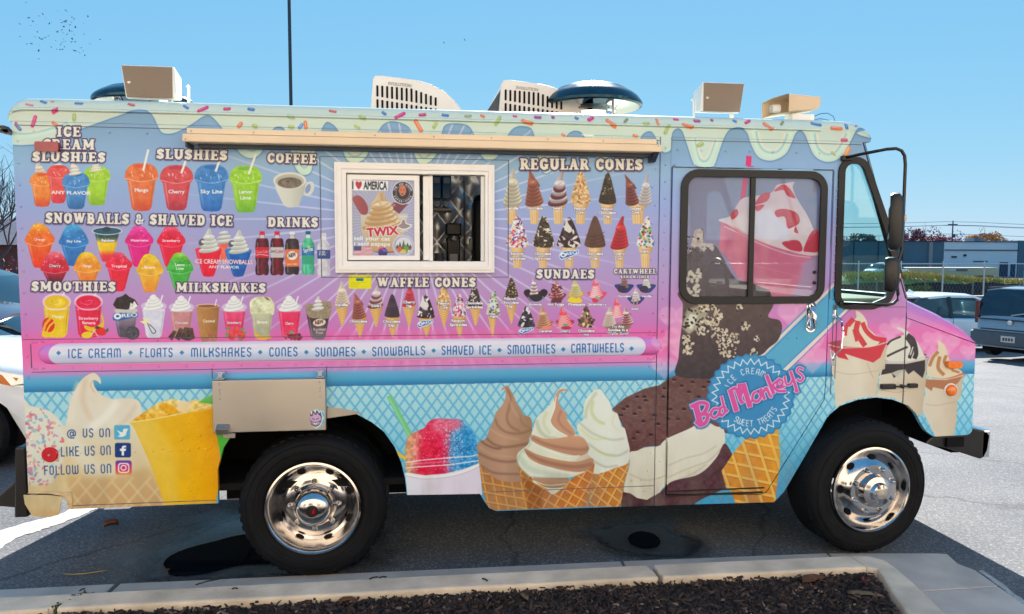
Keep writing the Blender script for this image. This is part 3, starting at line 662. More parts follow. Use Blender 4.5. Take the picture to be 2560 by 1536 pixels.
lump(1740, 300, 600, 200, 'dcac72', (.3, 5), 90, 'ecc88c b87a48 f4dcaa', 7)
lump(1958, 425, 745, 200, 'dcc4c8', (.2, 5), 100, 'd83458 e04868 403850 ece0dc', 9, asp=2.4)
lump(2172, 300, 620, 200, '3a2e34', (.2, 5), 50, 'd8c8b4 2c2228', 10, asp=2.6)
for s, x, y in (('Vanilla', 300, 594), ('Chocolate', 540, 825), ('Swirl', 788, 608), ('Chocolate/Dip', 1008, 828), ('Cherry/Dip', 1255, 556), ('Peanut/Cone', 1742, 572), ('Rainbow/Sprinkles', 1945, 816), ('Chocolate/Sprinkles', 2168, 568)):
    lab(s, x, y, 34, .82, 4, 1.7)
cookie_logo(1480, 845, 220)
fr(1200, 660, 5.378)
waff(175, 720, 975, 80)
lump(178, 358, 700, 175, 'd8d0c4', (.15, 10), 70, '3c9c5c d84040 e0b030 3c78b0 6a4434 40a060', 11, 15, 1.2); lab('M&Ms', 192, 728, 32, .84, 4)
waff(420, 520, 805, 160); lump(425, 192, 460, 165, '4c3a30', (.2, 4), 100, 'c8b488 5a4634 e0d0a4 34281e', 7)
lab('Peanut/Chocolate/Dip', 405, 485, 32, .84, 4, 1.65)
# ---- sundaes
def dish(cx, y, w, c):
    pg([[cx - w * .5, y], [cx + w * .5, y], [cx + w * .36, y + w * .3], [cx + w * .16, y + w * .45], [cx - w * .16, y + w * .45], [cx - w * .36, y + w * .3]], c, sm=1)
dish(748, 380, 290, '3a2a38'); el(640, 385, 52, 42, '2c222e'); el(858, 385, 52, 45, '2c222e'); swirl(725, 175, 420, 120, 'efe6de', '8a5c5c', 0, 4); el(748, 460, 85, 50, '372833'); ln([[645, 450], [700, 500], [760, 515], [830, 490], [850, 440]], 12, '9cc0dc', .8, sm=1)
dish(1040, 400, 220, '7a3c44'); swirl(1030, 215, 450, 200, 'e8d0c0', '9a4c4c', -10, 5); specks(14, 960, 280, 1100, 440, '8c3a40 6c2c34', 12, 2.6); pg("950,500 1000,450 1110,470 1090,525 960,525", '6c3440')
dish(1290, 380, 220, 'e89a5c'); swirl(1285, 210, 440, 190, 'ded49a', 'b8a868', -5, 5); pg("1175,500 1230,445 1300,470 1330,450 1375,510 1270,528", 'f2d030', sm=1)
dish(1575, 380, 240, 'e8506c'); swirl(1560, 195, 440, 185, 'f05070', 'f4d4cc', -10, 6); el(1550, 490, 44, 34, 'e03c50'); el(1585, 460, 40, 20, '8cb488', 1, 20)
for s, x, y in (('Brownie', 742, 560), ('Hot Fudge', 1020, 560), ('Pineapple', 1302, 560), ('Strawberry', 1580, 560), ('Caramel', 878, 918), ('Cherry', 1145, 918), ('Chocolate/Nut', 1430, 915)):
    lab(s, x, y, 30, .84, 3, 1.6)
lump(625, 575, 860, 215, '3c3440', (.25, 6), 30, 'e4dcd4 2c2430', 14, asp=2.2); cookie_logo(618, 905, 200)
dish(875, 770, 210, 'c87050'); swirl(850, 572, 850, 200, 'e4b890', 'a86c54', -10, 6); pg("800,880 860,830 960,840 970,870 900,885", 'f08a68')
dish(1145, 760, 230, 'a84050'); swirl(1140, 580, 850, 210, 'ee4a5c', 'f4b0a8', -40, 6); el(1145, 820, 36, 18, '7aa070'); el(1160, 860, 70, 22, 'c03050')
dish(1430, 740, 220, '5c4840'); lump(1425, 570, 860, 200, '8a6450', (.3, 8), 50, 'e8c898 4c342c c48850 f0e0c0 3a2824', 12, asp=2)
pg([[1640, 800], [2060, 790], [2020, 860], [1920, 930], [1800, 930], [1700, 880]], '9c7868>8a6458', nz=(.1, 8)); swirl(1735, 575, 830, 190, 'ead8c4', 'b89c8c', 20, 6); swirl(1850, 455, 710, 160, 'ee4860', 'f4c8c0', -20, 6); swirl(1980, 580, 810, 170, 'e8d4cc', '84383c', -30, 5)
lab('Try Any/Sundae in a/Waffle Bowl!', 1855, 860, 32, .78, 3, 1.42)
for cx, y, c in ((1938, 300, 'a07468'), (2235, 300, 'e2dccb'), (2095, 470, 'e6dcd4')):
    dish(cx, y - 20, 240 if cx != 2095 else 210, '2c3c78')
    swirl(cx, y - 140, y + 30, 130, c, '6a5048' if cx == 1938 else 'b0a494', 0, 4)
    if cx != 2095: el(cx - 30, y + 40, 60, 48, '3a2f48')
    else: ln([[2060, 480], [2070, 560]], 20, 'c08878'); ln([[2120, 480], [2110, 560]], 20, 'c08878')
for s, x, y in (('Chocolate', 1935, 448), ('Vanilla', 2238, 448), ('Swirl', 2085, 620)):
    lab(s, x, y, 26, .8, 3)
# ---- headings
fr(0, 220, 4.6375)
hd('ICE', 655, 566, 938, 566, 120); hd('CREAM', 490, 712, 1098, 716, 118); hd('SLUSHIES', 370, 850, 1225, 862, 112)
fr(300, 220, 3.905)
hd('SLUSHIES', 352, 692, 1048, 708, 98); hd('COFFEE', 1432, 728, 1918, 742, 94); hd('DRINKS', 1440, 1358, 1935, 1362, 96)
fr(0, 520, 4.123)
hd('SNOWBALLS & SHAVED ICE', 465, 155, 2400, 188, 108); hd('SMOOTHIES', 320, 858, 1195, 862, 100)
fr(400, 520, 4.123)
hd('MILKSHAKES', 165, 866, 1092, 874, 96)
fr(1230, 380, 4.637)
hd('REGULAR CONES', 322, 205, 1748, 212, 130)
fr(800, 660, 5.623)
hd('WAFFLE CONES', 800, 325, 2192, 325, 132)
fr(1200, 660, 5.378)
hd('SUNDAES', 755, 196, 1540, 200, 122); hd('CARTWHEEL', 1795, 134, 2370, 134, 66, gap=.04); hd('SANDWICHES', 1885, 194, 2275, 194, 38, gap=.04)
fr(800, 660, 5.623)
pg("405,160 722,160 722,350 405,350", 'e8dc00'); pg("508,202 612,202 612,242 508,242", '1c8c9c'); tx('2022', 520, 236, 602, 236, 26, '205060'); el(433, 190, 22, 18, '7a7410', .6); el(433, 190, 18, 14, 'e8dc00')
for k in range(5):
    ln([[425, 275 + k * 14], [560 - k * 8, 275 + k * 14]], 3, '9a9420', .6)
tx('$$$', 660, 192, 702, 192, 16, '8a8410'); ln([[450, 262], [640, 262]], 6, '9a9420', .5)

# ---- rail lettering
fr(0, 0, 1)
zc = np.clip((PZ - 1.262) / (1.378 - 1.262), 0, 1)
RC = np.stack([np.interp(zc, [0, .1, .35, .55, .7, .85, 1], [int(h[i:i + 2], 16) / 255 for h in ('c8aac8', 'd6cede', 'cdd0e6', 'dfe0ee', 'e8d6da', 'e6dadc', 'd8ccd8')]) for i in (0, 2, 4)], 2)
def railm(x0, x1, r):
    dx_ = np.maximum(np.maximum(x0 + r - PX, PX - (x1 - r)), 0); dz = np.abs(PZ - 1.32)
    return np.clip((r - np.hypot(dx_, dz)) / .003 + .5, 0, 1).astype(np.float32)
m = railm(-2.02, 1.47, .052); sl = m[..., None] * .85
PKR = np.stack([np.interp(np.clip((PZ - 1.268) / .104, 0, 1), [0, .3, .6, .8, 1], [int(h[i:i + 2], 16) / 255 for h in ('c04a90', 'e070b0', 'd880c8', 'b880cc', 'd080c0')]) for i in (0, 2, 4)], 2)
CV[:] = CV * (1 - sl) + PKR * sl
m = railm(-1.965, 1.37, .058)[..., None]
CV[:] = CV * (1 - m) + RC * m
words = [('ICE CREAM', 173, 305, 894, 892), ('FLOATS', 353, 434, 892, 891), ('MILKSHAKES', 480, 630, 891, 890), ('CONES', 675, 745, 890, 889), ('SUNDAES', 789, 889, 890, 889), ('SNOWBALLS', 931, 1063, 889, 886), ('SHAVED ICE', 1104, 1228, 886, 885), ('SMOOTHIES', 1268, 1387, 884, 882), ('CARTWHEELS', 1427, 1558, 881, 879)]
for w, x0, x1, ya, yb in words:
    mono(w, x0, ya, x1, yb, 20.5, '2a639c', .135)
for x, y in ((150, 882), (329, 881), (457, 881), (652, 880), (767, 880), (910, 879), (1084, 876), (1248, 875), (1407, 873), (1577, 871)):
    pg([[x - 6, y], [x, y - 6], [x + 6, y], [x, y + 6]], '3c86a8')
# ---- lower left: vanilla, sprinkled cone, yellow cup, social icons
fr(0, 840, 3.0917)
pg("170,560 230,540 300,560 380,580 450,640 500,700 520,640 540,520 590,400 640,330 700,292 740,292 775,330 778,372 750,350 722,345 735,400 790,460 880,490 960,482 1060,495 1095,560 1110,700 1150,900 1250,1100 1300,1350 170,1400", 'ecd9bd>e9dcc2>e4c893>dcae74', sm=1, nz=(.02, 30))
ln([[612, 380], [560, 520], [540, 660]], 60, 'f2e2c8', .6, sm=1, soft=12); ln([[660, 340], [640, 500], [700, 640]], 40, 'dcc09c', .5, sm=1, soft=14)
ln([[900, 520], [820, 620], [700, 720]], 60, 'f6ecd8', .8, sm=1, soft=16); ln([[1050, 540], [980, 640], [850, 760]], 30, 'dcc4a0', .5, sm=1, soft=12); ln([[722, 345], [700, 380], [730, 440]], 10, 'd0a880', .5, sm=1, soft=3)
ln([[560, 800], [700, 1000], [980, 1060]], 120, 'f0ead4', .5, sm=1, soft=30)
pg("520,1060 700,1110 900,1080 1150,1020 1260,1180 1290,1320 530,1340", 'd9b078>cf9c64', .75, soft=24)
for k in range(6):
    ln([[480 + k * 130, 1130], [640 + k * 130, 1320]], 16, 'e8cc98', .7, soft=6); ln([[1300 - k * 135, 1090], [1090 - k * 135, 1330]], 16, 'e8cc98', .7, soft=6)
pg("170,1130 300,1090 520,1140 540,1340 180,1340", 'e6cf9a', .5, soft=20)
pg("195,560 330,560 450,660 500,780 480,1000 400,1140 260,1160 200,1150", 'e6dfc8', .9, soft=10)
clip("185,555 330,560 450,660 500,780 480,1000 400,1160 210,1200"); specks(120, 190, 560, 500, 1180, 'e08888 e06a70 7cc0d0 8c8cb8 e8a08c c88cb0', 9, 2.0, .75); clip()
pg("1000,665 1200,625 1400,600 1640,530 1660,620 1710,1000 1672,1292 1275,1308 1150,960 1040,720", 'eec24a|f2b91a|f4b408|ec9c04', nz=(.03, 20)); pg("1000,665 1200,640 1350,900 1400,1300 1275,1308 1150,960 1040,720", 'f2d47c', .35, soft=30)
pg("1180,545 1240,510 1340,487 1440,510 1530,490 1640,530 1640,560 1400,610 1100,655 1020,660", 'f6d890>f0a818', sm=1, nz=(.2, 8)); pg("1370,510 1400,500 1470,520 1480,560 1400,590 1370,560", 'f4d8a8', .8, sm=1); pg("1230,540 1290,525 1360,560 1370,600 1290,600", 'f0a810', .9, sm=1, nz=(.1, 6))
ln([[1010, 668], [1200, 640], [1400, 600], [1640, 535]], 8, 'f8e49c', .9, sm=1)
specks(90, 1450, 620, 1690, 1280, 'f8c83c e49400', 5, 1.2, .5)
pg("1530,515 1600,470 1660,450 1700,480 1660,530", '8ccc70>58b848'); pg("1672,750 1850,745 1780,880 1712,1005 1700,900", '58b83c>4cae38')
mono('@', 518, 790, 588, 790, 62, '2a568c', .14)
mono('US ON', 640, 782, 852, 780, 62, '2a568c', .14); mono('LIKE US ON', 472, 930, 858, 918, 68, '2a568c', .13); mono('FOLLOW US ON', 342, 1074, 862, 1058, 66, '2a568c', .13)
def tile(x0, y0, x1, y1, r, c, rot=0):
    t = np.linspace(0, np.pi / 2, 5); P = []
    for cx, cy, a in ((x1 - r, y0 + r, -90), (x1 - r, y1 - r, 0), (x0 + r, y1 - r, 90), (x0 + r, y0 + r, 180)):
        for q in t:
            P.append([cx + r * math.cos(q + math.radians(a)), cy + r * math.sin(q + math.radians(a))])
    pg(P, c)
tile(882, 690, 1006, 802, 14, '5ab0cc')
pg("908,728 925,740 948,745 950,730 962,716 976,720 990,716 984,732 978,745 972,768 950,780 925,782 910,775 930,768 918,755 925,752 912,742", 'f0f4f2', sm=1)
tile(888, 828, 1012, 940, 14, '123c7c'); pg("940,925 940,890 926,890 926,872 940,872 942,855 956,848 976,848 976,864 962,864 958,872 976,872 972,890 958,890 958,925", 'f2f2f0')
tile(892, 964, 1018, 1076, 18, '4040a0>b02c8c>e83060|e08030' if 0 else '5a48a8>c82c80>ec5050>f0a848')
for a, c in ((0, 'f6eef0'),):
    tile(912, 982, 1000, 1060, 22, c); tile(921, 991, 991, 1051, 16, 'cc2c78>e84458'); el(955, 1020, 24, 23, c); el(955, 1020, 15, 14, 'd83468'); el(981, 998, 5, 5, c)
# ---- shaved ice cup
fr(960, 900, 3.2553)
ln([[48, 305], [215, 620]], 46, '7cc888'); ln([[40, 310], [205, 620]], 14, '98dca0', .7)
ln([[110, 760], [190, 815]], 26, 'f0c030')
ice = "175,800 172,720 200,620 270,580 330,555 350,520 390,490 440,478 520,480 600,482 640,495 660,525 720,580 750,640 760,740 755,850 640,900 500,930 330,945 190,920"
pg(ice, 'd8a868|e88a78|e8204c|e0305c|a07898|4aa0cc|3a9ccc|5aaccc', sm=1, nz=(.22, 7)); clip(ice, 1)
pg("300,480 600,470 640,520 540,600 520,760 520,950 250,950 290,760 330,620", 'f04868>ea1440>e01c40', .75, soft=26, nz=(.2, 5)); pg("430,470 650,480 620,560 480,600 380,560", 'f08ca0', .6, soft=22, nz=(.3, 4))
pg("545,600 700,560 770,650 760,900 540,920", '3a9cd0>2c88c0', .75, soft=24, nz=(.3, 5)); specks(170, 480, 560, 640, 900, 'f0e4ec e8b8c8 a8d4e8', 5, 1.3, .6); specks(120, 180, 560, 760, 900, 'ffe4e4 f8c8c8 c8e4f0', 4, 1.3, .5); clip()
pg("172,925 185,915 330,940 500,925 640,890 765,845 780,870 800,1090 795,1100 190,1100 185,1040", 'e8e2e4|e8d8de|e2d4dc'); ln([[175, 930], [330, 955], [520, 940], [660, 905], [775, 852]], 20, 'f2ecee', 1, sm=1); ln([[180, 945], [330, 970], [520, 955], [660, 920], [780, 868]], 4, 'b8a8b4', .7, sm=1)
for pts in ("180,835 330,815 560,795 700,785 780,770 850,775 910,800 970,806", "180,880 330,868 520,855 640,840 740,825 800,812 860,820 920,850 968,850"):
    ln(pts, 9, 'f4ecec', .85, sm=1); 
ln([[180, 855], [300, 842], [520, 830]], 14, 'f4dcdc', .35, sm=1)
# ---- sandwich (behind) and the three big cones
pg("1855,400 1960,310 2120,235 2240,205 2300,160 2380,120 2560,90 2700,130 2790,330 2820,600 2500,560 2300,640 2230,700 2120,710 2060,740 2000,755 1990,680 1950,560 1900,450", '6e4a44>74504a>6a403e', nz=(.07, 9))
for x, y in [(1980, 380), (2040, 440), (2120, 300), (2130, 330), (2060, 300), (2080, 390), (2170, 610), (2065, 590), (2030, 640), (2230, 520), (2310, 480), (2330, 400), (2200, 450), (2390, 480), (2440, 400), (2420, 210), (2360, 160), (2510, 180), (2560, 300), (2480, 260), (2600, 220), (2650, 380), (2560, 450), (2700, 300), (1930, 450), (1950, 400), (2270, 300), (2280, 230), (2110, 500), (2590, 120), (2640, 180)]:
    el(x, y, 18, 12, '38202a', .95, 10); el(x, y + 14, 17, 5, '9c7a70', .6)
for k in range(46):
    x, y = 1950 + rng.rand() * 700, 230 + rng.rand() * 420; ln([[x, y], [x + 20 + rng.rand() * 40, y + rng.rand() * 24 - 8]], 3.5, 'a88a80', .45)
pg("2000,755 2060,740 2120,715 2230,700 2300,640 2480,560 2600,500 2700,540 2760,560 2770,680 2700,800 2560,930 2300,1020 2240,1075 2140,1140 2060,1125 2020,1095 1955,1075 1965,980 2000,850", 'e8e0cc>e6dcc4>e0d4b8', nz=(.02, 40), sm=1)
for pts in ("2300,960 2480,880 2640,820 2740,720", "2310,860 2450,800 2600,760 2700,700", "2000,930 2140,980 2290,940", "2320,1000 2500,930 2620,850"):
    ln(pts, 9, 'b8a88c', .55, sm=1, soft=4)
pg("1930,1075 2000,1085 2060,1125 2140,1140 2240,1080 2300,1020 2300,1195 1930,1195", '5a3438>4a2a30', nz=(.08, 8)); pg("2300,1020 2560,930 2700,800 2770,680 2840,780 2900,860 2890,980 2700,1080 2560,1150 2400,1270 2300,1290", '5c363c>54303a', sm=1, nz=(.08, 8))
for k in range(12):
    ln([[2840 - k * 42, 800 + k * 32], [2790 - k * 42, 860 + k * 32]], 5, '3c2028', .7)
def bigwaf(p, a, b, col='d0863c>c87c34', l='f0b868', sx=74, sy=74):
    pg(p, col, nz=(.06, 12)); clip(p)
    q = TP(p); q = (q - np.array(FR[:2])) * FR[2]
    x0, y0 = q.min(0); x1, y1 = q.max(0)
    W = x1 - x0 + y1 - y0
    for s, t in ((a, sx), (b, sy)):
        dx, dy = math.cos(math.radians(s)), math.sin(math.radians(s)); nx, ny = -dy, dx
        cx, cy = (x0 + x1) / 2, (y0 + y1) / 2
        for k in range(-14, 15):
            ox, oy = cx + nx * k * t, cy + ny * k * t
            ln([[ox - dx * W + 4, oy - dy * W + 5], [ox + dx * W + 4, oy + dy * W + 5]], t * .2, '8a4c20', .5, soft=2)
            ln([[ox - dx * W, oy - dy * W], [ox + dx * W, oy + dy * W]], t * .2, l, .85)
    clip()
def ribbon(p, w, c, d):
    # one fold of soft-serve: shaded lower edge, lit upper edge
    q = TP(p)
    ln([[a, b + w * .3] for a, b in (q - np.array(FR[:2])) * FR[2]], w, d, 1, sm=1)
    ln(p, w, c, 1, sm=1); ln([[a, b - w * .3] for a, b in (q - np.array(FR[:2])) * FR[2]], w * .22, 'f8f0dc', .45, sm=1, soft=3)
# white cone (right)
bigwaf("1700,920 1760,905 1830,880 1890,880 2000,800 1990,880 1955,1010 1925,1195 1665,1195", -62, 38)
pg("1680,235 1700,250 1760,240 1800,290 1840,350 1860,420 1900,440 1930,540 1960,560 1985,660 2000,740 1985,840 1880,880 1790,915 1700,920 1640,780 1600,640 1570,560 1580,520 1630,480 1620,440 1640,330 1690,270 1700,255", 'e4e4cc|ecead6|e8e2d0', sm=1)
for p, w, c in (("1640,470 1650,400 1690,320 1725,270", 26, 'c8c8a0'), ("1700,340 1690,420 1730,490 1790,520", 24, 'c8cc8c'), ("1590,510 1700,600 1850,650 1950,640", 15, 'b8b8a0'), ("1600,560 1700,640 1800,640", 12, 'd4d47c'), ("1660,680 1780,760 1900,780 1985,740", 16, 'b8b89c'), ("1720,730 1800,770 1870,770", 10, 'd4d470'), ("1700,820 1800,870 1900,860", 16, 'b4b098'), ("1880,430 1860,520 1920,580", 10, 'd8d8a0')):
    ln(p, w, c, .65, sm=1, soft=5)
# brown cone (left)
bigwaf("772,830 800,850 940,960 1130,990 1170,1215 890,1225 835,1180 800,1050", 78, 10, 'b8763a>c08040', 'e0a860')
pg("958,240 985,212 1010,216 1050,280 1075,340 1110,400 1140,450 1190,470 1205,520 1200,600 1180,640 1200,700 1170,800 1120,900 1118,985 1000,992 900,960 780,850 765,760 755,700 790,660 830,640 860,560 890,500 910,430 960,370 990,300 985,240 960,250", 'b58a6c|c49676|a88060', sm=1)
for p, w, c in (("1000,230 1030,300 1020,380 1000,470 1030,540 1100,580", 20, '8c6450'), ("905,480 930,540 1000,590 1100,600 1200,570", 18, '84604c'), ("835,640 900,690 1000,710 1180,680", 20, '7a5444'), ("790,660 830,690 900,720 950,722", 12, '4a2c28'), ("770,760 880,810 1000,830 1100,820", 20, '80584a'), ("860,560 960,620 1100,650", 10, 'd8b090'), ("770,700 880,770 1060,790", 10, 'd0a888'), ("790,860 900,920 1100,930", 18, '80584a'), ("1100,450 1130,520 1200,560", 12, '946a54'), ("1010,300 1060,420 1100,470", 14, 'd0a888')):
    ln(p, w, c, .6, sm=1, soft=5)
# twist cone (middle, in front)
bigwaf("1090,870 1150,900 1260,1010 1420,1060 1540,960 1640,900 1700,820 1715,850 1690,1000 1655,1195 1170,1215 1130,1000", -60, 30, 'c8702c>d07c34', 'f0b060', 76, 76)
pg("1120,900 1230,1000 1300,1060 1290,1215 1170,1215 1140,1010", '6c4028', .45, soft=16)
W_, B_ = 'e4e2c8', 'd09a78'
pg("1195,620 1215,560 1230,500 1260,450 1320,400 1375,330 1400,270 1430,236 1470,234 1505,265 1470,250 1430,262 1415,320 1430,380 1480,430 1490,480 1530,530 1560,600 1610,630 1650,670 1668,720 1660,770 1690,800 1700,850 1640,910 1540,950 1480,960 1500,1000 1440,1055 1370,1095 1310,1040 1220,1000 1200,960 1130,900 1090,840 1085,770 1120,730 1170,690", 'e4e3c8|e8e4cc|dcc4a4', sm=1)
pg("1410,262 1440,240 1480,240 1505,265 1470,252 1430,270 1418,330 1440,390 1485,440 1490,490 1540,560 1555,610 1500,625 1400,560 1350,500 1370,450 1395,380 1385,320", B_, sm=1)
ln("1400,300 1385,400 1360,470 1355,510 1400,570 1490,620", 9, 'f4eed8', .9, sm=1); ln("1440,420 1420,490 1470,560 1530,600", 16, 'a87458', .6, sm=1, soft=5)
ln("1240,500 1270,580 1330,630 1400,640", 30, 'b8b894', .55, sm=1, soft=8); ln("1320,430 1300,520 1350,600", 26, 'cfd098', .5, sm=1, soft=8)
pg("1200,610 1300,640 1400,640 1500,625 1600,625 1650,670 1665,740 1600,780 1480,765 1330,720 1210,665", 'd8a27c>c08c6c', sm=1); ln("1210,635 1330,690 1480,720 1620,730 1660,715", 26, '9c6a54', .55, sm=1, soft=7); ln("1210,670 1330,735 1480,785 1590,780", 9, 'f2ead2', .9, sm=1)
pg("1180,690 1300,735 1480,790 1590,790 1500,830 1350,800 1200,750", 'e6e2c4', sm=1)
pg("1140,720 1250,770 1400,810 1560,830 1690,800 1700,850 1640,905 1540,910 1380,880 1200,820", 'd49c78>c08a68', sm=1); ln("1150,745 1260,810 1400,850 1560,870 1690,850", 30, '966450', .55, sm=1, soft=8); ln("1140,745 1200,820 1380,895 1540,925 1620,912", 9, 'f2ead2', .9, sm=1)
ln("1100,790 1180,880 1340,930 1500,950", 44, 'c4cdb0', .6, sm=1, soft=10); pg("1210,965 1350,965 1500,965 1490,1010 1440,1040 1330,1040 1250,1005", 'c49470>a87c5c', sm=1); ln("1220,985 1330,1020 1480,1010", 8, 'eee4cc', .8, sm=1); ln("1190,955 1330,962 1500,968", 10, '6c5040', .45, sm=1, soft=4)
ln("1195,620 1180,700 1110,760 1090,850 1180,950", 16, 'a8b49c', .5, sm=1, soft=5)
# ---- cab door and panel
fr(1640, 280, 2.968)
fr(0, 0, 1)
def heart(x, y, r, a=.5, c='f4b4cc'):
    el(x - r * .5, y - r * .3, r * .58, r * .55, c, a, soft=2); el(x + r * .5, y - r * .3, r * .58, r * .55, c, a, soft=2); pg([[x - r * .98, y - r * .05], [x + r * .98, y - r * .05], [x, y + r]], c, a, soft=2)
cabm = np.clip((PX - 1.505) / .004, 0, 1) * np.clip((PZ - 1.2) / .004, 0, 1) * np.clip((1.7 - PZ) / .3, 0, 1)
CV[:] = CV * (1 - .35 * cabm[..., None]) + hexc('e88cb8') * .35 * cabm[..., None]
for v in [(1690, 800, 40), (1720, 880, 46), (1700, 850, 36), (1660, 920, 30), (1990, 790, 44), (2010, 860, 46), (2030, 900, 36), (1950, 900, 30), (2050, 830, 24), (2225, 830, 26), (2250, 815, 24), (2210, 860, 30), (2330, 850, 24), (2370, 860, 28), (2345, 890, 26), (2160, 870, 20), (1840, 780, 40), (1650, 860, 22), (2040, 770, 26), (2420, 880, 20), (2300, 870, 18)]:
    heart(*v, a=.42)
fr(1640, 740, 2.698)
# blue diagonal
pg("660,400 1130,-10 1240,-110 1420,-110 1420,-10 1320,70 840,520 700,540", '55a4c2>5cacc6'); pg("715,412 1250,-110 1225,-110 700,396", 'e6cfc4'); ln([[700, 402], [1090, 2]], 3, '3c6cac'); ln([[728, 416], [1130, 14]], 3, '3c6cac')
pg("850,500 1300,70 1312,82 868,518", 'ead6cc'); ln([[872, 522], [1316, 86]], 3.5, '3c6cac'); ln([[846, 496], [1298, 66]], 3, '3c6cac')
# dark cookie ice cream above sandwich
pg("190,-40 780,-40 790,60 755,140 830,165 848,220 820,300 760,350 700,400 560,420 420,560 380,560 140,540 150,420 160,300 175,180 180,60", '5c4c4c>584644>4c3e40>3e3438', sm=1, nz=(.04, 9)); 
clip("190,-40 780,-40 790,60 755,140 830,165 848,220 820,300 760,350 700,400 560,420 420,560 380,560 140,540 150,420 160,300 175,180 180,60", 1)
pg("170,210 210,90 300,60 350,120 300,200 220,260", 'a89c80>c4b898', .9, soft=8); pg("190,200 230,120 280,130 240,230", 'e4dcc4', .9, soft=6); specks(30, 180, 90, 330, 220, '2c2426', 7, 1.5)
for cx, cy, r in ((320, 80, 30), (360, 200, 60), (410, 150, 30), (430, 270, 50), (480, 360, 55), (520, 280, 34), (220, 350, 38), (600, 200, 24), (560, 70, 14), (680, 290, 14), (660, 380, 16), (400, 90, 24), (200, 290, 20), (300, 240, 26)):
    specks(int(r * .55), cx - r, cy - r, cx + r, cy + r, 'e0cfb4 d8c4a4 c8b090', 8, 1.5, .95); specks(int(r * .3), cx - r, cy - r, cx + r, cy + r, '3a3034', 5, 1.4)
clip()
# waffle cone
bigwaf("440,1180 520,1060 620,940 820,885 828,1010 835,1100 830,1180 800,1420 545,1420 500,1310 470,1290", 12, 72, 'd88a30>e0922c>d08428', 'f8c864', 82, 92)
pg("640,940 828,885 838,1090 800,1300 780,1120", 'f4b83c', .35, soft=14)
# ---- badge
cx, cy = 637, 678
t = np.linspace(0, 2 * np.pi, 360, endpoint=False)
for rr, c in ((292, '2f7fae'), (280, '3f93bd'),):
    pg(np.stack([cx + (rr + 7 * np.cos(t * 30)) * np.cos(t), cy + (rr + 7 * np.cos(t * 30)) * np.sin(t) * .97], 1), c)
el(cx, cy, 215, 208, '3a8ab8', .8, soft=30)
zz = []
for k in range(61):
    a = k / 60 * 2 * math.pi; r = 262 if k % 2 else 224
    zz.append([cx + r * math.cos(a), cy + r * .97 * math.sin(a)])
ln(zz, 7, 'dfe6e4', sm=0)
tarc('ICE CREAM', cx, cy, 172, -72, 34, 38, 'e6e8e4', mono=1)
tarc('SWEET TREATS', cx, cy + 6, 176, 218, 112, 38, 'e6e8e4', flip=1, mono=1)
# brush lettering
BL_ = {'B': [("265,735 300,868", 40), ("238,745 300,720 345,735 320,790 285,800", 26), ("285,800 345,800 335,850 300,870 270,850", 26)],
 'a': [("420,760 385,765 368,800 395,822 425,790 428,755", 18), ("428,755 428,800 445,808", 16)],
 'd': [("465,750 440,752 425,790 450,800 468,770", 16), ("440,680 466,775 480,770", 17)],
 'M': [("500,640 540,770", 34), ("505,635 535,625 560,680", 22), ("560,600 565,690 580,720", 26), ("565,690 590,610 600,600", 20), ("588,600 630,742", 34), ("625,745 650,700", 14)],
 'o': [("690,640 655,660 650,700 680,712 705,680 690,640", 18)], 'n': [("706,628 730,694", 20), ("722,650 742,622 768,676 776,672", 18)],
 'k': [("745,540 790,655", 24), ("785,600 830,560", 16), ("785,605 820,640 870,640", 18)], 'e': [("806,622 850,592 842,564 816,584 824,620 864,610", 15)],
 'y': [("866,546 876,594 902,596 918,566", 15), ("906,512 930,580 950,646", 20), ("950,646 934,640", 12)], 's': [("990,494 962,484 950,508 980,532 990,556 970,576 952,562", 14)]}
for ps, (c, dw) in enumerate((('1f6a96', 34), ('2c6f9e', 22), ('ead4e0', 9), ('e0569c', 0))):
    for L in BL_.values():
        for p, w in L:
            ln(p, w + dw, c, 1 if ps else .6, sm=1, soft=4 if ps == 0 else 0)
    if ps == 0:
        fr(1640, 740, 2.698)
# ---- sundaes on the nose
fr(1960, 700, 3.0917)
def pcup(p, rim, c='e2d2b8|dcc8ac|cdb696'):
    pg(p, c, nz=(.015, 30))
pcup("1100,780 1095,860 1065,1000 1170,1215 1310,1215 1330,1100 1340,930 1365,900 1385,740", 0)
el(1250, 730, 148, 36, 'c88060'); ln([[1105, 760], [1250, 770], [1385, 738]], 8, 'e8c8b0', .9, sm=1)
pg("1095,770 1250,775 1380,745 1340,800 1250,850 1150,830 1140,860 1075,815", 'b87850', sm=0); pg("1105,735 1110,640 1150,570 1190,540 1190,470 1240,510 1270,600 1290,640 1350,690 1370,720 1250,760 1150,755", 'e6d2ae', sm=1)
for p, w in (("1185,560 1150,600 1125,660", 26), ("1200,600 1190,680 1230,730", 28), ("1250,590 1240,640 1300,690", 24), ("1300,700 1350,715", 18)):
    ln(p, w, 'bc7a4a', .9, sm=1)
ln([[1095, 960], [1180, 970], [1330, 940]], 7, 'b8a080', .5, sm=1)
pcup("750,660 800,640 940,630 1105,600 1095,790 1060,1060 930,960 850,915 720,905", 0)
el(940, 590, 168, 34, '3c3438'); pg("790,620 800,520 860,450 930,420 870,375 900,368 945,390 990,430 1030,480 1070,560 1085,610 940,630", 'e4dac4', sm=1)
for p, w in (("900,440 830,470 800,500", 14), ("950,520 860,560 800,590", 16), ("960,430 1000,470 1020,560 1010,600", 34), ("950,450 990,520 970,600", 26), ("1000,510 960,590", 8)):
    ln(p, w, '3a3236', .95, sm=1)
ln("995,520 975,580", 10, 'e8e0d0', .9); ln([[785, 632], [940, 640], [1110, 585]], 10, 'd4ccc0', .95, sm=1)
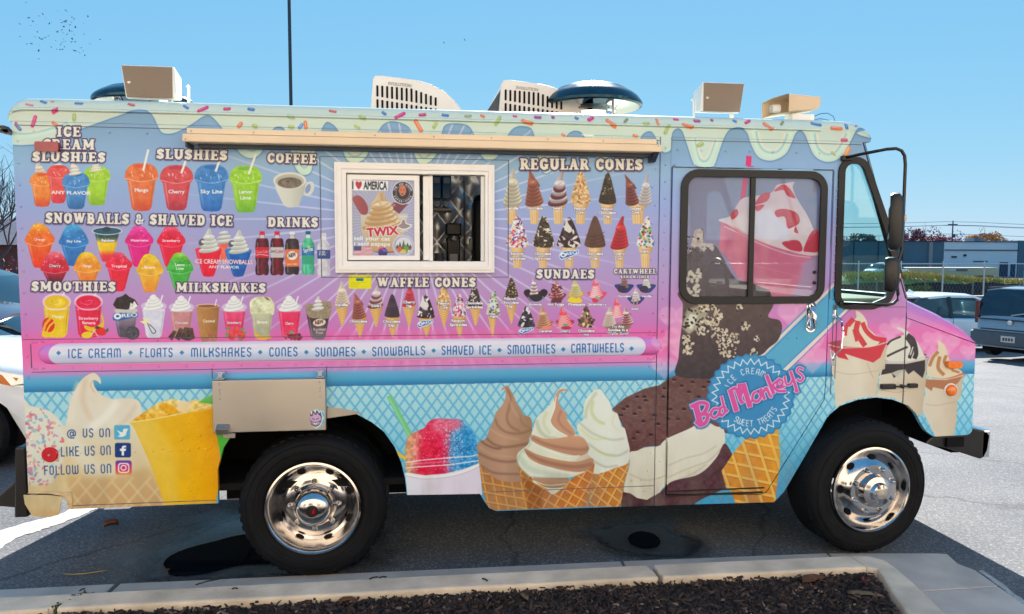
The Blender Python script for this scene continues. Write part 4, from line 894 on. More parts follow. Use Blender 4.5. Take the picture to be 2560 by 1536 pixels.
pg("770,650 940,650 1090,620 1088,700 1070,760 1000,700 960,730 930,690 850,760 830,720 750,735", '3c3538'); pg("830,720 880,700 940,690 880,760", 'cfc4ac', .9)
ln([[740, 850], [860, 870], [940, 860]], 5, 'a89478', .5, sm=1)
pcup("355,540 365,700 385,760 398,985 520,930 640,905 715,905 730,760 745,700 780,690 795,480", 0, 'e0d0b4|e6d6bc|d2bc9a')
el(568, 495, 228, 34, 'c04450', .95); ln([[345, 500], [450, 525], [650, 520], [795, 482]], 9, 'ecc8bc', .9, sm=1)
pg("350,510 460,530 650,525 790,495 745,600 690,640 640,625 560,600 470,570 500,620 420,600 390,560", 'd83c48'); pg("440,500 445,430 470,360 520,320 560,290 555,240 600,260 640,320 650,370 700,420 740,470 700,510 560,520 470,515", 'e8d8bc', sm=1)
for p, w in (("530,310 490,360 480,420", 40), ("570,330 560,400 600,470 620,500", 42), ("610,340 640,400 700,450 780,465", 36), ("540,390 560,470", 22)):
    ln(p, w, 'd83a44', .95, sm=1)
for p in ("505,370 500,450 560,500", "590,380 620,440 660,480"):
    ln(p, 22, 'ead8bc', .95, sm=1)
ln([[370, 700], [520, 730], [735, 700]], 6, 'b8a484', .5, sm=1); ln([[640, 640], [690, 760]], 4, '8c7c64', .5)
# ---- film on the door window (grey tint with the sundae) and pane graphics
fr(1640, 280, 2.968)
wz = "215,480 1215,475 1215,1375 205,1375"
clip(wz)
pg(wz, '8b8ba2>8f8fa6>9a8ea8>b896b0')
ln([[690, 340], [640, 700]], 34, 'd8386a'); ln([[870, 1370], [865, 1260], [760, 1300]], 1, '5c4c4c')
pg("240,1060 300,980 340,870 360,900 350,1000 440,990 500,1080 600,1240 760,1270 860,1340 880,1400 200,1400 215,1180", '6a6068>5a5054', sm=1, nz=(.03, 12))
pg("250,1050 290,880 320,868 355,880 350,1000 300,1000", 'd8c4b0', .85, nz=(.2, 6)); specks(50, 215, 880, 340, 1370, '3a3034', 6, 1.4); specks(50, 205, 1180, 330, 1375, 'e0d0ba', 11, 1.5, .9); specks(30, 330, 980, 430, 1030, 'd8c8b8', 8, 1.5, .8)
pg("490,800 600,860 720,930 900,1000 1210,1050 1110,1130 1080,1260 1000,1400 870,1400 850,1330 720,1270 620,1240 530,1080 470,1020", 'd87888>d87890>e08c9c', nz=(.05, 24))
pg("470,800 560,770 600,700 650,640 760,620 860,600 900,545 960,530 1030,520 1020,560 1050,640 1130,770 1180,880 1215,900 1215,1050 1100,1060 900,1000 720,930 600,860 500,820", 'd8b8c0>e4ccc8>e8d4cc', sm=1, nz=(.04, 26))
for p in ("750,660 790,610 850,600 830,660 740,690", "880,590 940,540 990,560 1040,640 980,620 950,580", "560,760 600,720 615,760 570,800", "890,735 960,720 1050,750 1070,820 1010,860 980,860 960,780 900,780", "940,970 1060,955 1090,1030 1010,1030", "1160,890 1210,890 1215,1030 1130,1040 1100,1020", "740,700 810,690 760,740", "1040,850 1060,900 1030,890"):
    pg(p, 'cc3c4c', .92, sm=1)
pg("730,740 850,720 900,780 980,860 1000,960 730,935", 'e4dce2', .8, soft=10)  # bright windscreen seen through the pane, painted into the film print
for p in ("500,810 620,880 760,950 960,1020 1200,1065", "510,850 640,910 800,990 1000,1060 1150,1080"):
    ln(p, 8, 'f0c8c8', .85, sm=1); 
pg("600,870 700,920 700,1060 620,1100 560,1000", 'e48c98', .6, soft=16); pg("760,1000 1000,1080 1100,1130 980,1300 800,1200", 'd46c80', .5, soft=24)
pg("1090,1130 1140,1100 1215,1080 1215,1375 1000,1375 1060,1280", 'c8a0b8', .7, soft=16)
for p in (("540,1080 640,1120 900,1180 1080,1230"), ("620,1240 760,1240 960,1300")):
    ln(p, 4, 'f0a8b4', .5, sm=1)
clip()
pg("670,325 710,330 705,400 720,412 670,412 665,395", 'e0246a')
# hidden-side print below the window joins the rest of the door
# ---- posters and stickers on the serving window
fr(820, 380, 4.498)
pg("262,318 972,322 978,1178 280,1172", 'a9a5b2|a8a2b8')
clip("262,318 972,322 978,1178 280,1172")
for k in range(64):
    a = k / 64 * 2 * math.pi
    ln([[640 + 150 * math.cos(a), 760 + 150 * math.sin(a)], [640 + 700 * math.cos(a), 760 + 700 * math.sin(a)]], 5, 'cfcbd6', .7)
el(640, 1090, 175, 50, 'a85858'); pg("370,700 900,700 880,800 800,1120 480,1120 380,900", 'd8c8b0>d0b48c>c8a070', .9)
pg("280,540 300,500 350,495 400,530 450,620 440,700 380,705 330,640", 'a85858|9c4a50', sm=1); pg("700,620 740,570 900,590 800,700", '80404c'); tx('TWIX', 705, 650, 765, 600, 24, 'd0a0a0')
swirl(600, 450, 850, 430, 'e2c9a2', 'b98c5c', 0, 5)
for p in ("470,620 560,560 600,600", "430,760 560,720 760,800", "480,690 620,640 780,720"):
    ln(p, 16, 'c89458', .7, sm=1, soft=5)
pg("265,322 675,330 672,440 270,436", 'eee8e0'); tx('I', 275, 420, 288, 420, 86, '2a2830', .03); pg("312,350 325,333 340,340 348,350 358,338 374,338 382,352 378,385 348,425 318,385", 'c03448', sm=1); tx('AMERICA', 400, 422, 664, 428, 88, '2a2830', .03)
el(842, 462, 124, 132, 'ece6e0'); el(842, 462, 116, 123, '35303a'); el(842, 462, 78, 82, 'b8aaa8'); el(842, 462, 73, 77, '2c2830')
el(838, 440, 42, 62, 'd87858', nz=(.08, 8)); pg("800,450 812,480 838,470 866,480 878,450 874,500 838,528 806,500", '4a2c2c', sm=1); ln("818,482 838,492 860,480", 7, 'f0e0d0', sm=1); el(822, 430, 7, 4, '2c2020'); el(856, 430, 7, 4, '2c2020')
tarc('THE JOE ROGAN', 842, 462, 99, -78, 78, 22, 'ece6e0', off=.03); tarc('EXPERIENCE', 842, 462, 99, 252, 108, 22, 'ece6e0', off=.03, flip=1)
pg("848,750 868,760 885,800 945,825 920,860 855,880 790,860 760,835 815,800 830,765", 'e8e0d4', sm=1); pg("848,762 862,770 876,810 925,830 905,850 852,866 800,850 780,835 822,808 836,775", '9c8480', sm=1)
ln([[808, 733], [900, 730]], 13, 'e8e4e0', .55); ln([[812, 893], [896, 889]], 13, 'e8e4e0', .55)
el(846, 1055, 120, 118, 'dcd6da'); el(846, 1055, 112, 110, '9d98a8'); [ln([[846 + q * math.cos(a), 1055 + q * math.sin(a)] for q in (96, 108)], 7, 'ece6e8', .8) for a in np.linspace(0, 6.1, 34)]
el(852, 1052, 92, 92, 'dcd4d4'); clip(np.array([[852 + 90 * math.cos(a), 1052 + 90 * math.sin(a)] for a in np.linspace(0, 6.28, 30)]))
for x, h, c in ((780, 60, '3c4c4c'), (810, 90, '4c5c54'), (850, 110, '5c6450'), (895, 80, '3c5044'), (925, 60, '48544c')):
    pg([[x - 28, 1100], [x, 1100 - h], [x + 28, 1100]], c)
pg("770,1090 810,1060 840,1100 800,1140", 'd86038'); pg("850,1090 870,1040 910,1080 890,1140 850,1140", '6c9848'); pg("900,1100 940,1070 950,1110", 'b84038'); el(850, 1120, 30, 22, 'd8c050'); clip("262,318 972,322 978,1178 280,1172")
pg("432,855 560,848 562,870 500,872 540,950 505,955 465,875 438,878", 'c8283c') if 0 else None
for dx, c in ((0, 'f2e4dc'), (1, 'c42840')):
    pass
fr(820, 380, 4.498)
tx('TWIX', 440, 955, 800, 925, 92, 'c82c44', .045, ol='f2e6dc', ow=7)
tx('tell your cat', 292, 992, 700, 1000, 44, 'f0ece4', .02); tx('i said pspsps', 296, 1052, 700, 1060, 44, 'f0ece4', .02)
pg("294,1058 496,1062 496,1164 294,1162", 'e8e0dc')
for k in range(7):
    pg([[294, 1060 + k * 15.5], [496, 1062 + k * 15.5], [496, 1069 + k * 15.5], [294, 1067 + k * 15.5]], 'c84850')
pg("294,1060 376,1060 376,1110 294,1110", '4a5078')
pg("568,1110 590,1080 640,1075 668,1110 670,1150 655,1165 580,1165 565,1150", '5040a0>3c2c60'); ln("575,1100 600,1085 640,1110", 14, 'e03c70', sm=1); ln("620,1110 660,1120", 12, '3c80d0')
clip()
fr(520, 900, 7.066)
pg("1795,1000 1800,900 1835,870 1880,838 1930,845 1990,865 2025,850 2030,900 2048,960 2040,1060 2000,1130 1925,1162 1850,1135 1805,1060", 'e8dcd4', sm=1)
pg("1812,1000 1808,920 1830,880 1850,935 1868,930 1872,850 1900,880 1930,915 1938,855 1965,870 1990,915 2010,870 2018,920 2034,960 2026,1040 1990,1110 1925,1142 1855,1110 1820,1050", '34283c')
pg("1826,1000 1822,940 1850,955 1880,940 1884,880 1915,925 1940,930 1950,885 1990,935 2015,950 2022,1020 1990,1095 1925,1128 1865,1100 1834,1045", 'd8a8c4')
pg("1845,1035 1880,1055 1925,1062 1970,1055 2008,1030 1990,1085 1925,1115 1865,1085", 'e8e0d0'); ln("1842,1035 1880,1056 1925,1063 1970,1056 2010,1030", 9, '34283c', sm=1); ln("1865,992 1910,1015", 10, '34283c'); ln("1980,988 1938,1012", 10, '34283c')
for x in (1885, 1925, 1965):
    ln([[x, 1065], [x, 1100]], 4, '34283c')
ln("1850,1040 1880,1090 1925,1112 1970,1090 2005,1035", 6, '34283c', sm=1)
# ---- resample from measured view to flat panel metres
TX0, TX1, TZ0, TZ1, TPM = -2.2, 3.7, .3, 2.9, 440.
tw, th = int((TX1 - TX0) * TPM), int((TZ1 - TZ0) * TPM)
gx, gz = np.meshgrid(TX0 + (np.arange(tw) + .5) / TPM, TZ0 + (np.arange(th) + .5) / TPM)
d_ = np.stack([gx - CAM[0], np.full_like(gx, -CAM[1]), gz - CAM[2]], -1)
zc = d_ @ F_
sx_ = np.clip(1280 + FPX * (d_ @ R_) / zc - AX0 - .5, 0, AWD - 1.01); sy_ = np.clip(768 - FPX * (d_ @ U_) / zc - AY0 - .5, 0, AHT - 1.01)
ix, iy = sx_.astype(int), sy_.astype(int); fx_, fy_ = (sx_ - ix)[..., None], (sy_ - iy)[..., None]
TEX = (CV[iy, ix] * (1 - fx_) + CV[iy, ix + 1] * fx_) * (1 - fy_) + (CV[iy + 1, ix] * (1 - fx_) + CV[iy + 1, ix + 1] * fx_) * fy_
wrap_img = bpy.data.images.new('wrap_print', tw, th)
px_ = np.ones((th, tw, 4), np.float32); px_[..., :3] = TEX
wrap_img.pixels.foreach_set(px_.ravel()); wrap_img.update(); wrap_img.pack()
TEXS = TEX[::1]
del PX, PZ, xx_, yy_, px_, d_
# ---------------------------------------------------------------- helpers
def srgb(h):
    return [(((c / 255 + .055) / 1.055) ** 2.4 if c > 10 else c / 255 / 12.92) for c in (int(h[i:i + 2], 16) for i in (0, 2, 4))] + [1.]

def mat(name, col, rough=.5, metal=0., spec=.5, nz=0., ns=8., bump=0., bs=60., coat=0., trans=0., emis=None, rn=0.):
    m = bpy.data.materials.new(name); m.use_nodes = True
    n, l = m.node_tree.nodes, m.node_tree.links; b = n['Principled BSDF']
    c = srgb(col) if isinstance(col, str) else list(col) + [1.]
    b.inputs['Base Color'].default_value = c; b.inputs['Roughness'].default_value = rough; b.inputs['Metallic'].default_value = metal
    b.inputs['Specular IOR Level'].default_value = spec; b.inputs['Coat Weight'].default_value = coat; b.inputs['Transmission Weight'].default_value = trans
    if nz or bump or rn:
        tc = n.new('ShaderNodeTexCoord')
    if nz or rn:
        t = n.new('ShaderNodeTexNoise'); t.inputs['Scale'].default_value = ns; t.inputs['Detail'].default_value = 6.; l.new(tc.outputs['Object'], t.inputs['Vector'])
    if nz:
        r = n.new('ShaderNodeMapRange'); r.inputs['From Min'].default_value = .3; r.inputs['From Max'].default_value = .7
        r.inputs['To Min'].default_value = 1 - nz; r.inputs['To Max'].default_value = 1 + nz; l.new(t.outputs[0], r.inputs['Value'])
        x = n.new('ShaderNodeVectorMath'); x.operation = 'SCALE'; x.inputs[0].default_value = c[:3]; l.new(r.outputs[0], x.inputs['Scale']); l.new(x.outputs[0], b.inputs['Base Color'])
    if rn:
        r = n.new('ShaderNodeMapRange'); r.inputs['From Min'].default_value = .3; r.inputs['From Max'].default_value = .7
        r.inputs['To Min'].default_value = max(rough - rn, 0); r.inputs['To Max'].default_value = rough + rn; l.new(t.outputs[0], r.inputs['Value']); l.new(r.outputs[0], b.inputs['Roughness'])
    if bump:
        t2 = n.new('ShaderNodeTexNoise'); t2.inputs['Scale'].default_value = bs; t2.inputs['Detail'].default_value = 5.; l.new(tc.outputs['Object'], t2.inputs['Vector'])
        bp = n.new('ShaderNodeBump'); bp.inputs['Strength'].default_value = bump; bp.inputs['Distance'].default_value = .01; l.new(t2.outputs[0], bp.inputs['Height']); l.new(bp.outputs[0], b.inputs['Normal'])
    return m

def wrapmat(name, rough=.32, film=0.):
    m = bpy.data.materials.new(name); m.use_nodes = True
    n, l = m.node_tree.nodes, m.node_tree.links; b = n['Principled BSDF']
    im = n.new('ShaderNodeTexImage'); im.image = wrap_img; im.extension = 'EXTEND'; im.interpolation = 'Linear'
    ga = n.new('ShaderNodeGamma'); ga.inputs[1].default_value = 1.03; l.new(im.outputs[0], ga.inputs[0]); g = n.new('ShaderNodeVectorMath'); g.operation = 'MULTIPLY'; g.inputs[1].default_value = INK; l.new(ga.outputs[0], g.inputs[0])
    gm = n.new('ShaderNodeVectorMath'); gm.operation = 'MINIMUM'; gm.inputs[1].default_value = (.86, .88, .9); l.new(g.outputs[0], gm.inputs[0]); g = gm
    # road film: patchy dust that thickens towards the skirt, and faint streaks
    ge = n.new('ShaderNodeNewGeometry'); sx = n.new('ShaderNodeSeparateXYZ'); l.new(ge.outputs['Position'], sx.inputs[0])
    dn = n.new('ShaderNodeTexNoise'); dn.inputs['Scale'].default_value = 5.; dn.inputs['Detail'].default_value = 9.; mpn = n.new('ShaderNodeMapping'); mpn.inputs['Scale'].default_value = (1.6, 1., .5); l.new(ge.outputs['Position'], mpn.inputs[0]); l.new(mpn.outputs[0], dn.inputs['Vector'])
    r1 = n.new('ShaderNodeMapRange'); r1.inputs['From Min'].default_value = .75; r1.inputs['From Max'].default_value = .38; r1.inputs['To Min'].default_value = .05; r1.inputs['To Max'].default_value = .5; l.new(sx.outputs[2], r1.inputs[0])
    r2 = n.new('ShaderNodeMapRange'); r2.inputs['From Min'].default_value = .42; r2.inputs['From Max'].default_value = .7; l.new(dn.outputs[0], r2.inputs[0])
    mm = n.new('ShaderNodeMath'); mm.operation = 'MULTIPLY'; l.new(r1.outputs[0], mm.inputs[0]); l.new(r2.outputs[0], mm.inputs[1])
    dx = n.new('ShaderNodeMix'); dx.data_type = 'RGBA'; l.new(mm.outputs[0], dx.inputs[0]); l.new(g.outputs[0], dx.inputs[6]); dx.inputs[7].default_value = (.23, .19, .16, 1); l.new(dx.outputs[2], b.inputs['Base Color'])
    b.inputs['Roughness'].default_value = rough; b.inputs['Specular IOR Level'].default_value = .28
    tc = n.new('ShaderNodeTexCoord'); t2 = n.new('ShaderNodeTexNoise'); t2.inputs['Scale'].default_value = 2.2; t2.inputs['Detail'].default_value = 3.; l.new(tc.outputs['Object'], t2.inputs['Vector'])
    bp = n.new('ShaderNodeBump'); bp.inputs['Strength'].default_value = .4; bp.inputs['Distance'].default_value = .03; l.new(t2.outputs[0], bp.inputs['Height']); l.new(bp.outputs[0], b.inputs['Normal'])
    if film:
        tr = n.new('ShaderNodeBsdfTransparent'); mx = n.new('ShaderNodeMixShader'); mx.inputs[0].default_value = film
        l.new(tr.outputs[0], mx.inputs[1]); l.new(b.outputs[0], mx.inputs[2]); l.new(mx.outputs[0], n['Material Output'].inputs[0])
        b.inputs['Roughness'].default_value = .08
    return m

def glass(name, tint, rough=.02, fac=.0, col='101418'):
    # architectural pane: mostly transparent with a mirror reflection; fac = share of body colour
    m = bpy.data.materials.new(name); m.use_nodes = True
    n, l = m.node_tree.nodes, m.node_tree.links; o = n['Material Output']; b = n['Principled BSDF']
    b.inputs['Base Color'].default_value = srgb(col); b.inputs['Roughness'].default_value = rough
    tr = n.new('ShaderNodeBsdfTransparent'); tr.inputs[0].default_value = list(tint) + [1.]
    gl = n.new('ShaderNodeBsdfGlossy'); gl.inputs['Roughness'].default_value = rough
    lw = n.new('ShaderNodeLayerWeight'); lw.inputs[0].default_value = .5; pw = n.new('ShaderNodeMath'); pw.operation = 'POWER'; pw.inputs[1].default_value = 4.; l.new(lw.outputs['Facing'], pw.inputs[0]); fz = n.new('ShaderNodeMath'); fz.operation = 'MULTIPLY_ADD'; fz.inputs[1].default_value = .8; fz.inputs[2].default_value = .04; l.new(pw.outputs[0], fz.inputs[0])
    m1 = n.new('ShaderNodeMixShader'); m1.inputs[0].default_value = fac; l.new(tr.outputs[0], m1.inputs[1]); l.new(b.outputs[0], m1.inputs[2])
    m2 = n.new('ShaderNodeMixShader'); l.new(fz.outputs[0], m2.inputs[0]); l.new(m1.outputs[0], m2.inputs[1]); l.new(gl.outputs[0], m2.inputs[2]); l.new(m2.outputs[0], o.inputs[0])
    return m

class MB:
    def __init__(s): s.v, s.f = [], []
    def add(s, v, f):
        k = len(s.v); s.v += [tuple(q) for q in v]; s.f += [tuple(i + k for i in q) for q in f]; return s
    def box(s, x0, x1, y0, y1, z0, z1):
        v = [(x, y, z) for x in (x0, x1) for y in (y0, y1) for z in (z0, z1)]
        return s.add(v, [(0, 1, 3, 2), (4, 6, 7, 5), (0, 4, 5, 1), (2, 3, 7, 6), (0, 2, 6, 4), (1, 5, 7, 3)])
    def tube(s, pts, r, n=8, caps=1):
        P = [Vector(p) for p in pts]; rs = r if isinstance(r, (list, tuple)) else [r] * len(P)
        v = []; f = []
        for i, p in enumerate(P):
            d = (P[min(i + 1, len(P) - 1)] - P[max(i - 1, 0)]).normalized()
            a = d.cross(Vector((0, 0, 1)) if abs(d.z) < .9 else Vector((1, 0, 0))).normalized(); b = d.cross(a)
            for k in range(n):
                t = 2 * math.pi * k / n; v.append(p + (a * math.cos(t) + b * math.sin(t)) * rs[i])
        for i in range(len(P) - 1):
            for k in range(n):
                f.append((i * n + k, i * n + (k + 1) % n, (i + 1) * n + (k + 1) % n, (i + 1) * n + k))
        if caps:
            f += [tuple(range(n))[::-1], tuple(range((len(P) - 1) * n, len(P) * n))]
        return s.add(v, f)
    def lathe(s, prof, c, ax='Y', n=48, closed=False):
        v = []; f = []
        for r, h in prof:
            for k in range(n):
                t = 2 * math.pi * k / n; a, b = r * math.cos(t), r * math.sin(t)
                v.append((c[0] + a, c[1] + h, c[2] + b) if ax == 'Y' else ((c[0] + a, c[1] + b, c[2] + h) if ax == 'Z' else (c[0] + h, c[1] + a, c[2] + b)))
        m = len(prof)
        for i in range(m if closed else m - 1):
            j = (i + 1) % m
            for k in range(n):
                f.append((i * n + k, j * n + k, j * n + (k + 1) % n, i * n + (k + 1) % n))
        return s.add(v, f)
    def plate(s, out, holes, y0, y1):
        # panel in the XZ plane with holes, front at y0, back at y1
        loops = [out] + list(holes); flat = [p for L in loops for p in L]
        tris = geometry.tessellate_polygon([[Vector((p[0], p[1], 0)) for p in L] for L in loops])
        N = len(flat); v = [(p[0], y0, p[1]) for p in flat] + [(p[0], y1, p[1]) for p in flat]; f = []
        for t in tris:
            a, b, c = [flat[i] for i in t]
            cr = (b[0] - a[0]) * (c[1] - a[1]) - (b[1] - a[1]) * (c[0] - a[0])
            q = t if cr > 0 else t[::-1]
            f.append(tuple(q)); f.append(tuple(i + N for i in q[::-1]))
        k = 0
        for L in loops:
            for i in range(len(L)):
                j = (i + 1) % len(L); f.append((k + i, k + j, N + k + j, N + k + i))
            k += len(L)
        return s.add(v, f)
    def dome(s, c, r, h, n=8):
        # small rivet head facing -Y
        v = [(c[0], c[1] - h, c[2])]; f = []
        for q, hh in ((.6, .75), (1, 0)):
            for k in range(n):
                t = 2 * math.pi * k / n; v.append((c[0] + r * q * math.cos(t), c[1] - h * hh, c[2] + r * q * math.sin(t)))
        for k in range(n):
            j = (k + 1) % n; f.append((0, 1 + k, 1 + j)); f.append((1 + k, 1 + n + k, 1 + n + j, 1 + j))
        return s.add(v, f)
    def split(s, name, m, parent=None, **k):
        # one object per separate piece
        par = list(range(len(s.v)))
        def find(a):
            while par[a] != a: par[a] = par[par[a]]; a = par[a]
            return a
        for f in s.f:
            r = find(f[0])
            for i in f[1:]: par[find(i)] = r
        grp = {}
        for f in s.f: grp.setdefault(find(f[0]), []).append(f)
        out = []
        for fs in grp.values():
            ids = sorted({i for f in fs for i in f}); mp = {i: j for j, i in enumerate(ids)}; q = MB(); q.v = [s.v[i] for i in ids]; q.f = [tuple(mp[i] for i in f) for f in fs]
            out.append(q.build(name, m, parent, **k))
        return out
    def build(s, name, m, parent=None, smooth=False, uv=False, bevel=0., label=None, seg=2):
        base = parent_loc(parent)
        me = bpy.data.meshes.new(name); me.from_pydata([(v[0] - base[0], v[1] - base[1], v[2] - base[2]) for v in s.v], [], s.f)
        me.materials.append(m)
        if uv:
            L = me.uv_layers.new(name='UVMap'); vi = np.zeros(len(me.loops), np.int32); me.loops.foreach_get('vertex_index', vi)
            V = np.array(s.v)[vi]; u = np.stack([(V[:, 0] - TX0) / (TX1 - TX0), (V[:, 2] - TZ0) / (TZ1 - TZ0)], 1).astype(np.float32)
            L.data.foreach_set('uv', u.ravel())
        me.update(); me.validate()
        if not uv or smooth:
            import bmesh
            bm = bmesh.new(); bm.from_mesh(me); bmesh.ops.recalc_face_normals(bm, faces=bm.faces); bm.to_mesh(me); bm.free()
        if smooth:
            me.shade_smooth()
            if smooth != 1:
                me.set_sharp_from_angle(angle=math.radians(smooth))
        o = bpy.data.objects.new(name, me); COL.objects.link(o)
        if parent: o.parent = parent
        if bevel:
            b = o.modifiers.new('bevel', 'BEVEL'); b.width = bevel; b.segments = seg; b.limit_method = 'ANGLE'; b.angle_limit = math.radians(40)
        if label: o['label'] = label
        return o

def parent_loc(p):
    r = Vector((0, 0, 0))
    while p:
        r += Vector(p.location); p = p.parent
    return r

def thing(name, label, cat, loc=(0, 0, 0), group=None):
    o = bpy.data.objects.new(name, None); COL.objects.link(o); o.location = loc; o.empty_display_size = .2
    o['label'] = label; o['category'] = cat
    if group: o['group'] = group
    return o

def tag(o, label, cat, group=None, kind=None):
    if label: o['label'] = label
    if cat: o['category'] = cat
    if group: o['group'] = group
    if kind: o['kind'] = kind
    return o

def struct(o):
    o['kind'] = 'structure'; return o

def rpoly(pts, r, n=6):
    out = []; m = len(pts)
    for i in range(m):
        a, b, c = Vector(pts[i - 1]).to_2d(), Vector(pts[i]).to_2d(), Vector(pts[(i + 1) % m]).to_2d()
        rr = r[i] if isinstance(r, (list, tuple)) else r
        u, w = (a - b).normalized(), (c - b).normalized()
        if rr <= 0:
            out.append(tuple(b)); continue
        ang = u.angle(w); d = rr / math.tan(ang / 2); d = min(d, (a - b).length * .48, (c - b).length * .48); rr = d * math.tan(ang / 2)
        p0, p1 = b + u * d, b + w * d; cen = b + (u + w).normalized() * (rr / math.sin(ang / 2))
        a0 = math.atan2(p0.y - cen.y, p0.x - cen.x); a1 = math.atan2(p1.y - cen.y, p1.x - cen.x)
        da = (a1 - a0 + math.pi) % (2 * math.pi) - math.pi
        for k in range(n + 1):
            t = a0 + da * k / n; out.append((cen.x + rr * math.cos(t), cen.y + rr * math.sin(t)))
    return out

def rrect(x0, z0, x1, z1, r, n=6):
    return rpoly([(x0, z0), (x1, z0), (x1, z1), (x0, z1)], r, n)

def offset(pts, d):
    # grow (d > 0) a counter-clockwise outline
    m = len(pts); out = []
    for i in range(m):
        a, b, c = Vector(pts[i - 1]).to_2d(), Vector(pts[i]).to_2d(), Vector(pts[(i + 1) % m]).to_2d()
        e0, e1 = (b - a), (c - b)
        e0 = e0.normalized() if e0.length > 1e-7 else e1.normalized(); e1 = e1.normalized() if e1.length > 1e-7 else e0
        n0, n1 = Vector((e0.y, -e0.x)), Vector((e1.y, -e1.x)); k = n0 + n1
        k = k / max(1 + n0.dot(n1), .4); out.append((b.x + k.x * d, b.y + k.y * d))
    return out
INK = (.90, 1.04, 1.20)
# ---------------------------------------------------------------- the truck
BLACK = mat('black_rubber', '101114', .55, nz=.2, ns=20)
TYRE = mat('tyre_rubber', '0d0f13', .72, spec=.22, nz=.35, ns=7, bump=.15, bs=90)
DARK = mat('dark_underbody', '0d0e11', .8, spec=.2, nz=.3, ns=6)
CHROME = mat('chrome', 'e4e4e6', .05, 1., nz=.02, ns=5); WCHR = mat('wheel_cover_chrome', 'c8c4c2', .15, 1., nz=.16, ns=9, rn=.09)
STEEL = mat('brushed_steel', 'bdb7ae', .42, 1., nz=.05, ns=3, rn=.08)
WHITEP = mat('white_vinyl_frame', 'ebeae8', .4, nz=.025, ns=14)
WHITER = mat('white_roof_paint', 'e2e0dc', .38, nz=.04, ns=4)
BEIGE = mat('cream_painted_metal', 'e6cfae', .5, nz=.04, ns=5)
GREYP = mat('speaker_grille', '8c7b6b', .7, nz=.06, ns=200, bump=.4, bs=700)
PLAST = mat('black_plastic', '111216', .4, nz=.1, ns=12)
WRAP = wrapmat('printed_wrap', .3); WRAPR = wrapmat('printed_wrap_gloss', .22); FILM = wrapmat('window_print_film', .03, .68)
POSTER = wrapmat('window_poster_print', .25)
CLEAR = glass('tinted_glass', (.84, .96, .95)); SEAM = mat('seam_sealant', '585a6e', .8, nz=.1)
INTW = mat('interior_tan', '7c6c56', .7, nz=.1, ns=5); INTG = mat('interior_grey', '6a6c70', .7, nz=.1, ns=5)
truck = thing('ice_cream_truck', 'pink and blue ice cream step van covered in printed food pictures, parked beside the curb', 'ice cream truck', (.7, 1.07, 0))
ZT = 2.563; YF = 2.15
def fold(y): return YF - y
arch_r = [(-1.11, .651), (-1.075, .775), (-1.02, .86), (-.93, .935), (-.8, .985), (-.65, 1.01), (-.507, 1.0), (-.339, .952), (-.25, .9), (-.181, .842), (-.12, .75), (-.085, .66), (-.062, .56), (-.053, .463)]
body = [(-1.885, .458), (-1.11, .458)] + arch_r + [(.376, .453), (.4, .41), (.43, .365), (.471, .345), (1.442, .337), (1.442, ZT), (-2.105, ZT), (-2.105, .558), (-1.885, .555)]
SW = [(-.405, 1.795), (.42, 1.795), (.42, 2.345), (-.405, 2.345)]
MB().plate(body, [SW[::-1]], 0, .03).build('side_panel', WRAP, truck, uv=True)
# riveted corner post, and its seam
MB().plate([(1.446, .337), (1.508, .337), (1.508, ZT), (1.446, ZT)], [], -.006, .03).build('corner_post', WRAP, truck, uv=True)
door_o = [(1.524, .408), (2.13, .386), (2.167, .397), (2.25, .53), (2.528, .968), (2.536, 1.09), (2.536, 2.385), (1.524, 2.385)]
cabw = rpoly([(2.604, 1.565), (2.83, 1.563), (2.925, 1.60), (2.99, 1.745), (2.93, 1.97), (2.735, 2.44), (2.604, 2.44)], [.06, .05, .05, .06, .1, .075, .075])
cab = [(1.512, .336), (2.222, .327), (2.287, .39), (2.42, .615), (2.564, .866), (2.642, .927), (2.76, .963), (2.884, .975), (3.0, .958), (3.064, .935), (3.064, 1.62), (2.836, 2.286), (2.74, ZT), (1.512, ZT)]
MB().plate(cab, [offset(door_o, .009)[::-1], cabw[::-1]], 0, .03).build('cab_panel', WRAP, truck, uv=True)
dwin = rrect(1.612, 1.613, 2.462, 2.338, .07)
dp = MB().plate(door_o, [dwin[::-1]], -.004, .03).build('door', WRAP, truck, uv=True)
MB().plate(offset(dwin, .040), [offset(dwin, -.004)[::-1]], -.02, -.0045).build('window_rubber', BLACK, dp, bevel=.006)
MB().plate(dwin, [], .008, .013).build('window_pane', FILM, dp, uv=True, label='tinted pane with a printed strawberry sundae')
MB().box(2.01, 2.032, -.012, .006, 1.617, 2.334).box(2.032, 2.044, -.004, .006, 1.617, 2.334).build('sliding_bar', BLACK, dp)
for z in (1.70, 1.635 + .13):
    MB().lathe([(0, -.012), (.009, -.012), (.011, -.002)], (2.445, .008, z), n=10).build('pull_knob', BLACK, dp)
hb = MB()
hb.add([], []); hz = rrect(2.392, 1.395, 2.452, 1.588, .028)
MB().plate(hz, [], -.012, -.004).build('handle_plate', CHROME, dp, bevel=.003)
MB().tube([(2.42, -.012, 1.56), (2.42, -.042, 1.545), (2.418, -.05, 1.49), (2.422, -.042, 1.43), (2.424, -.012, 1.415)], [.014, .017, .02, .017, .014], 10).build('door_handle', CHROME, dp, smooth=1)
MB().box(1.53, 2.14, -.012, -.0042, .392, .402).box(1.53, 2.15, -.010, -.0042, .42, .428).build('door_sweep', BLACK, dp)
# header rail over the door and drip seam
MB().box(1.53, 2.53, -.02, -.0005, 2.39, 2.402).build('door_header', WRAP, truck, uv=True)
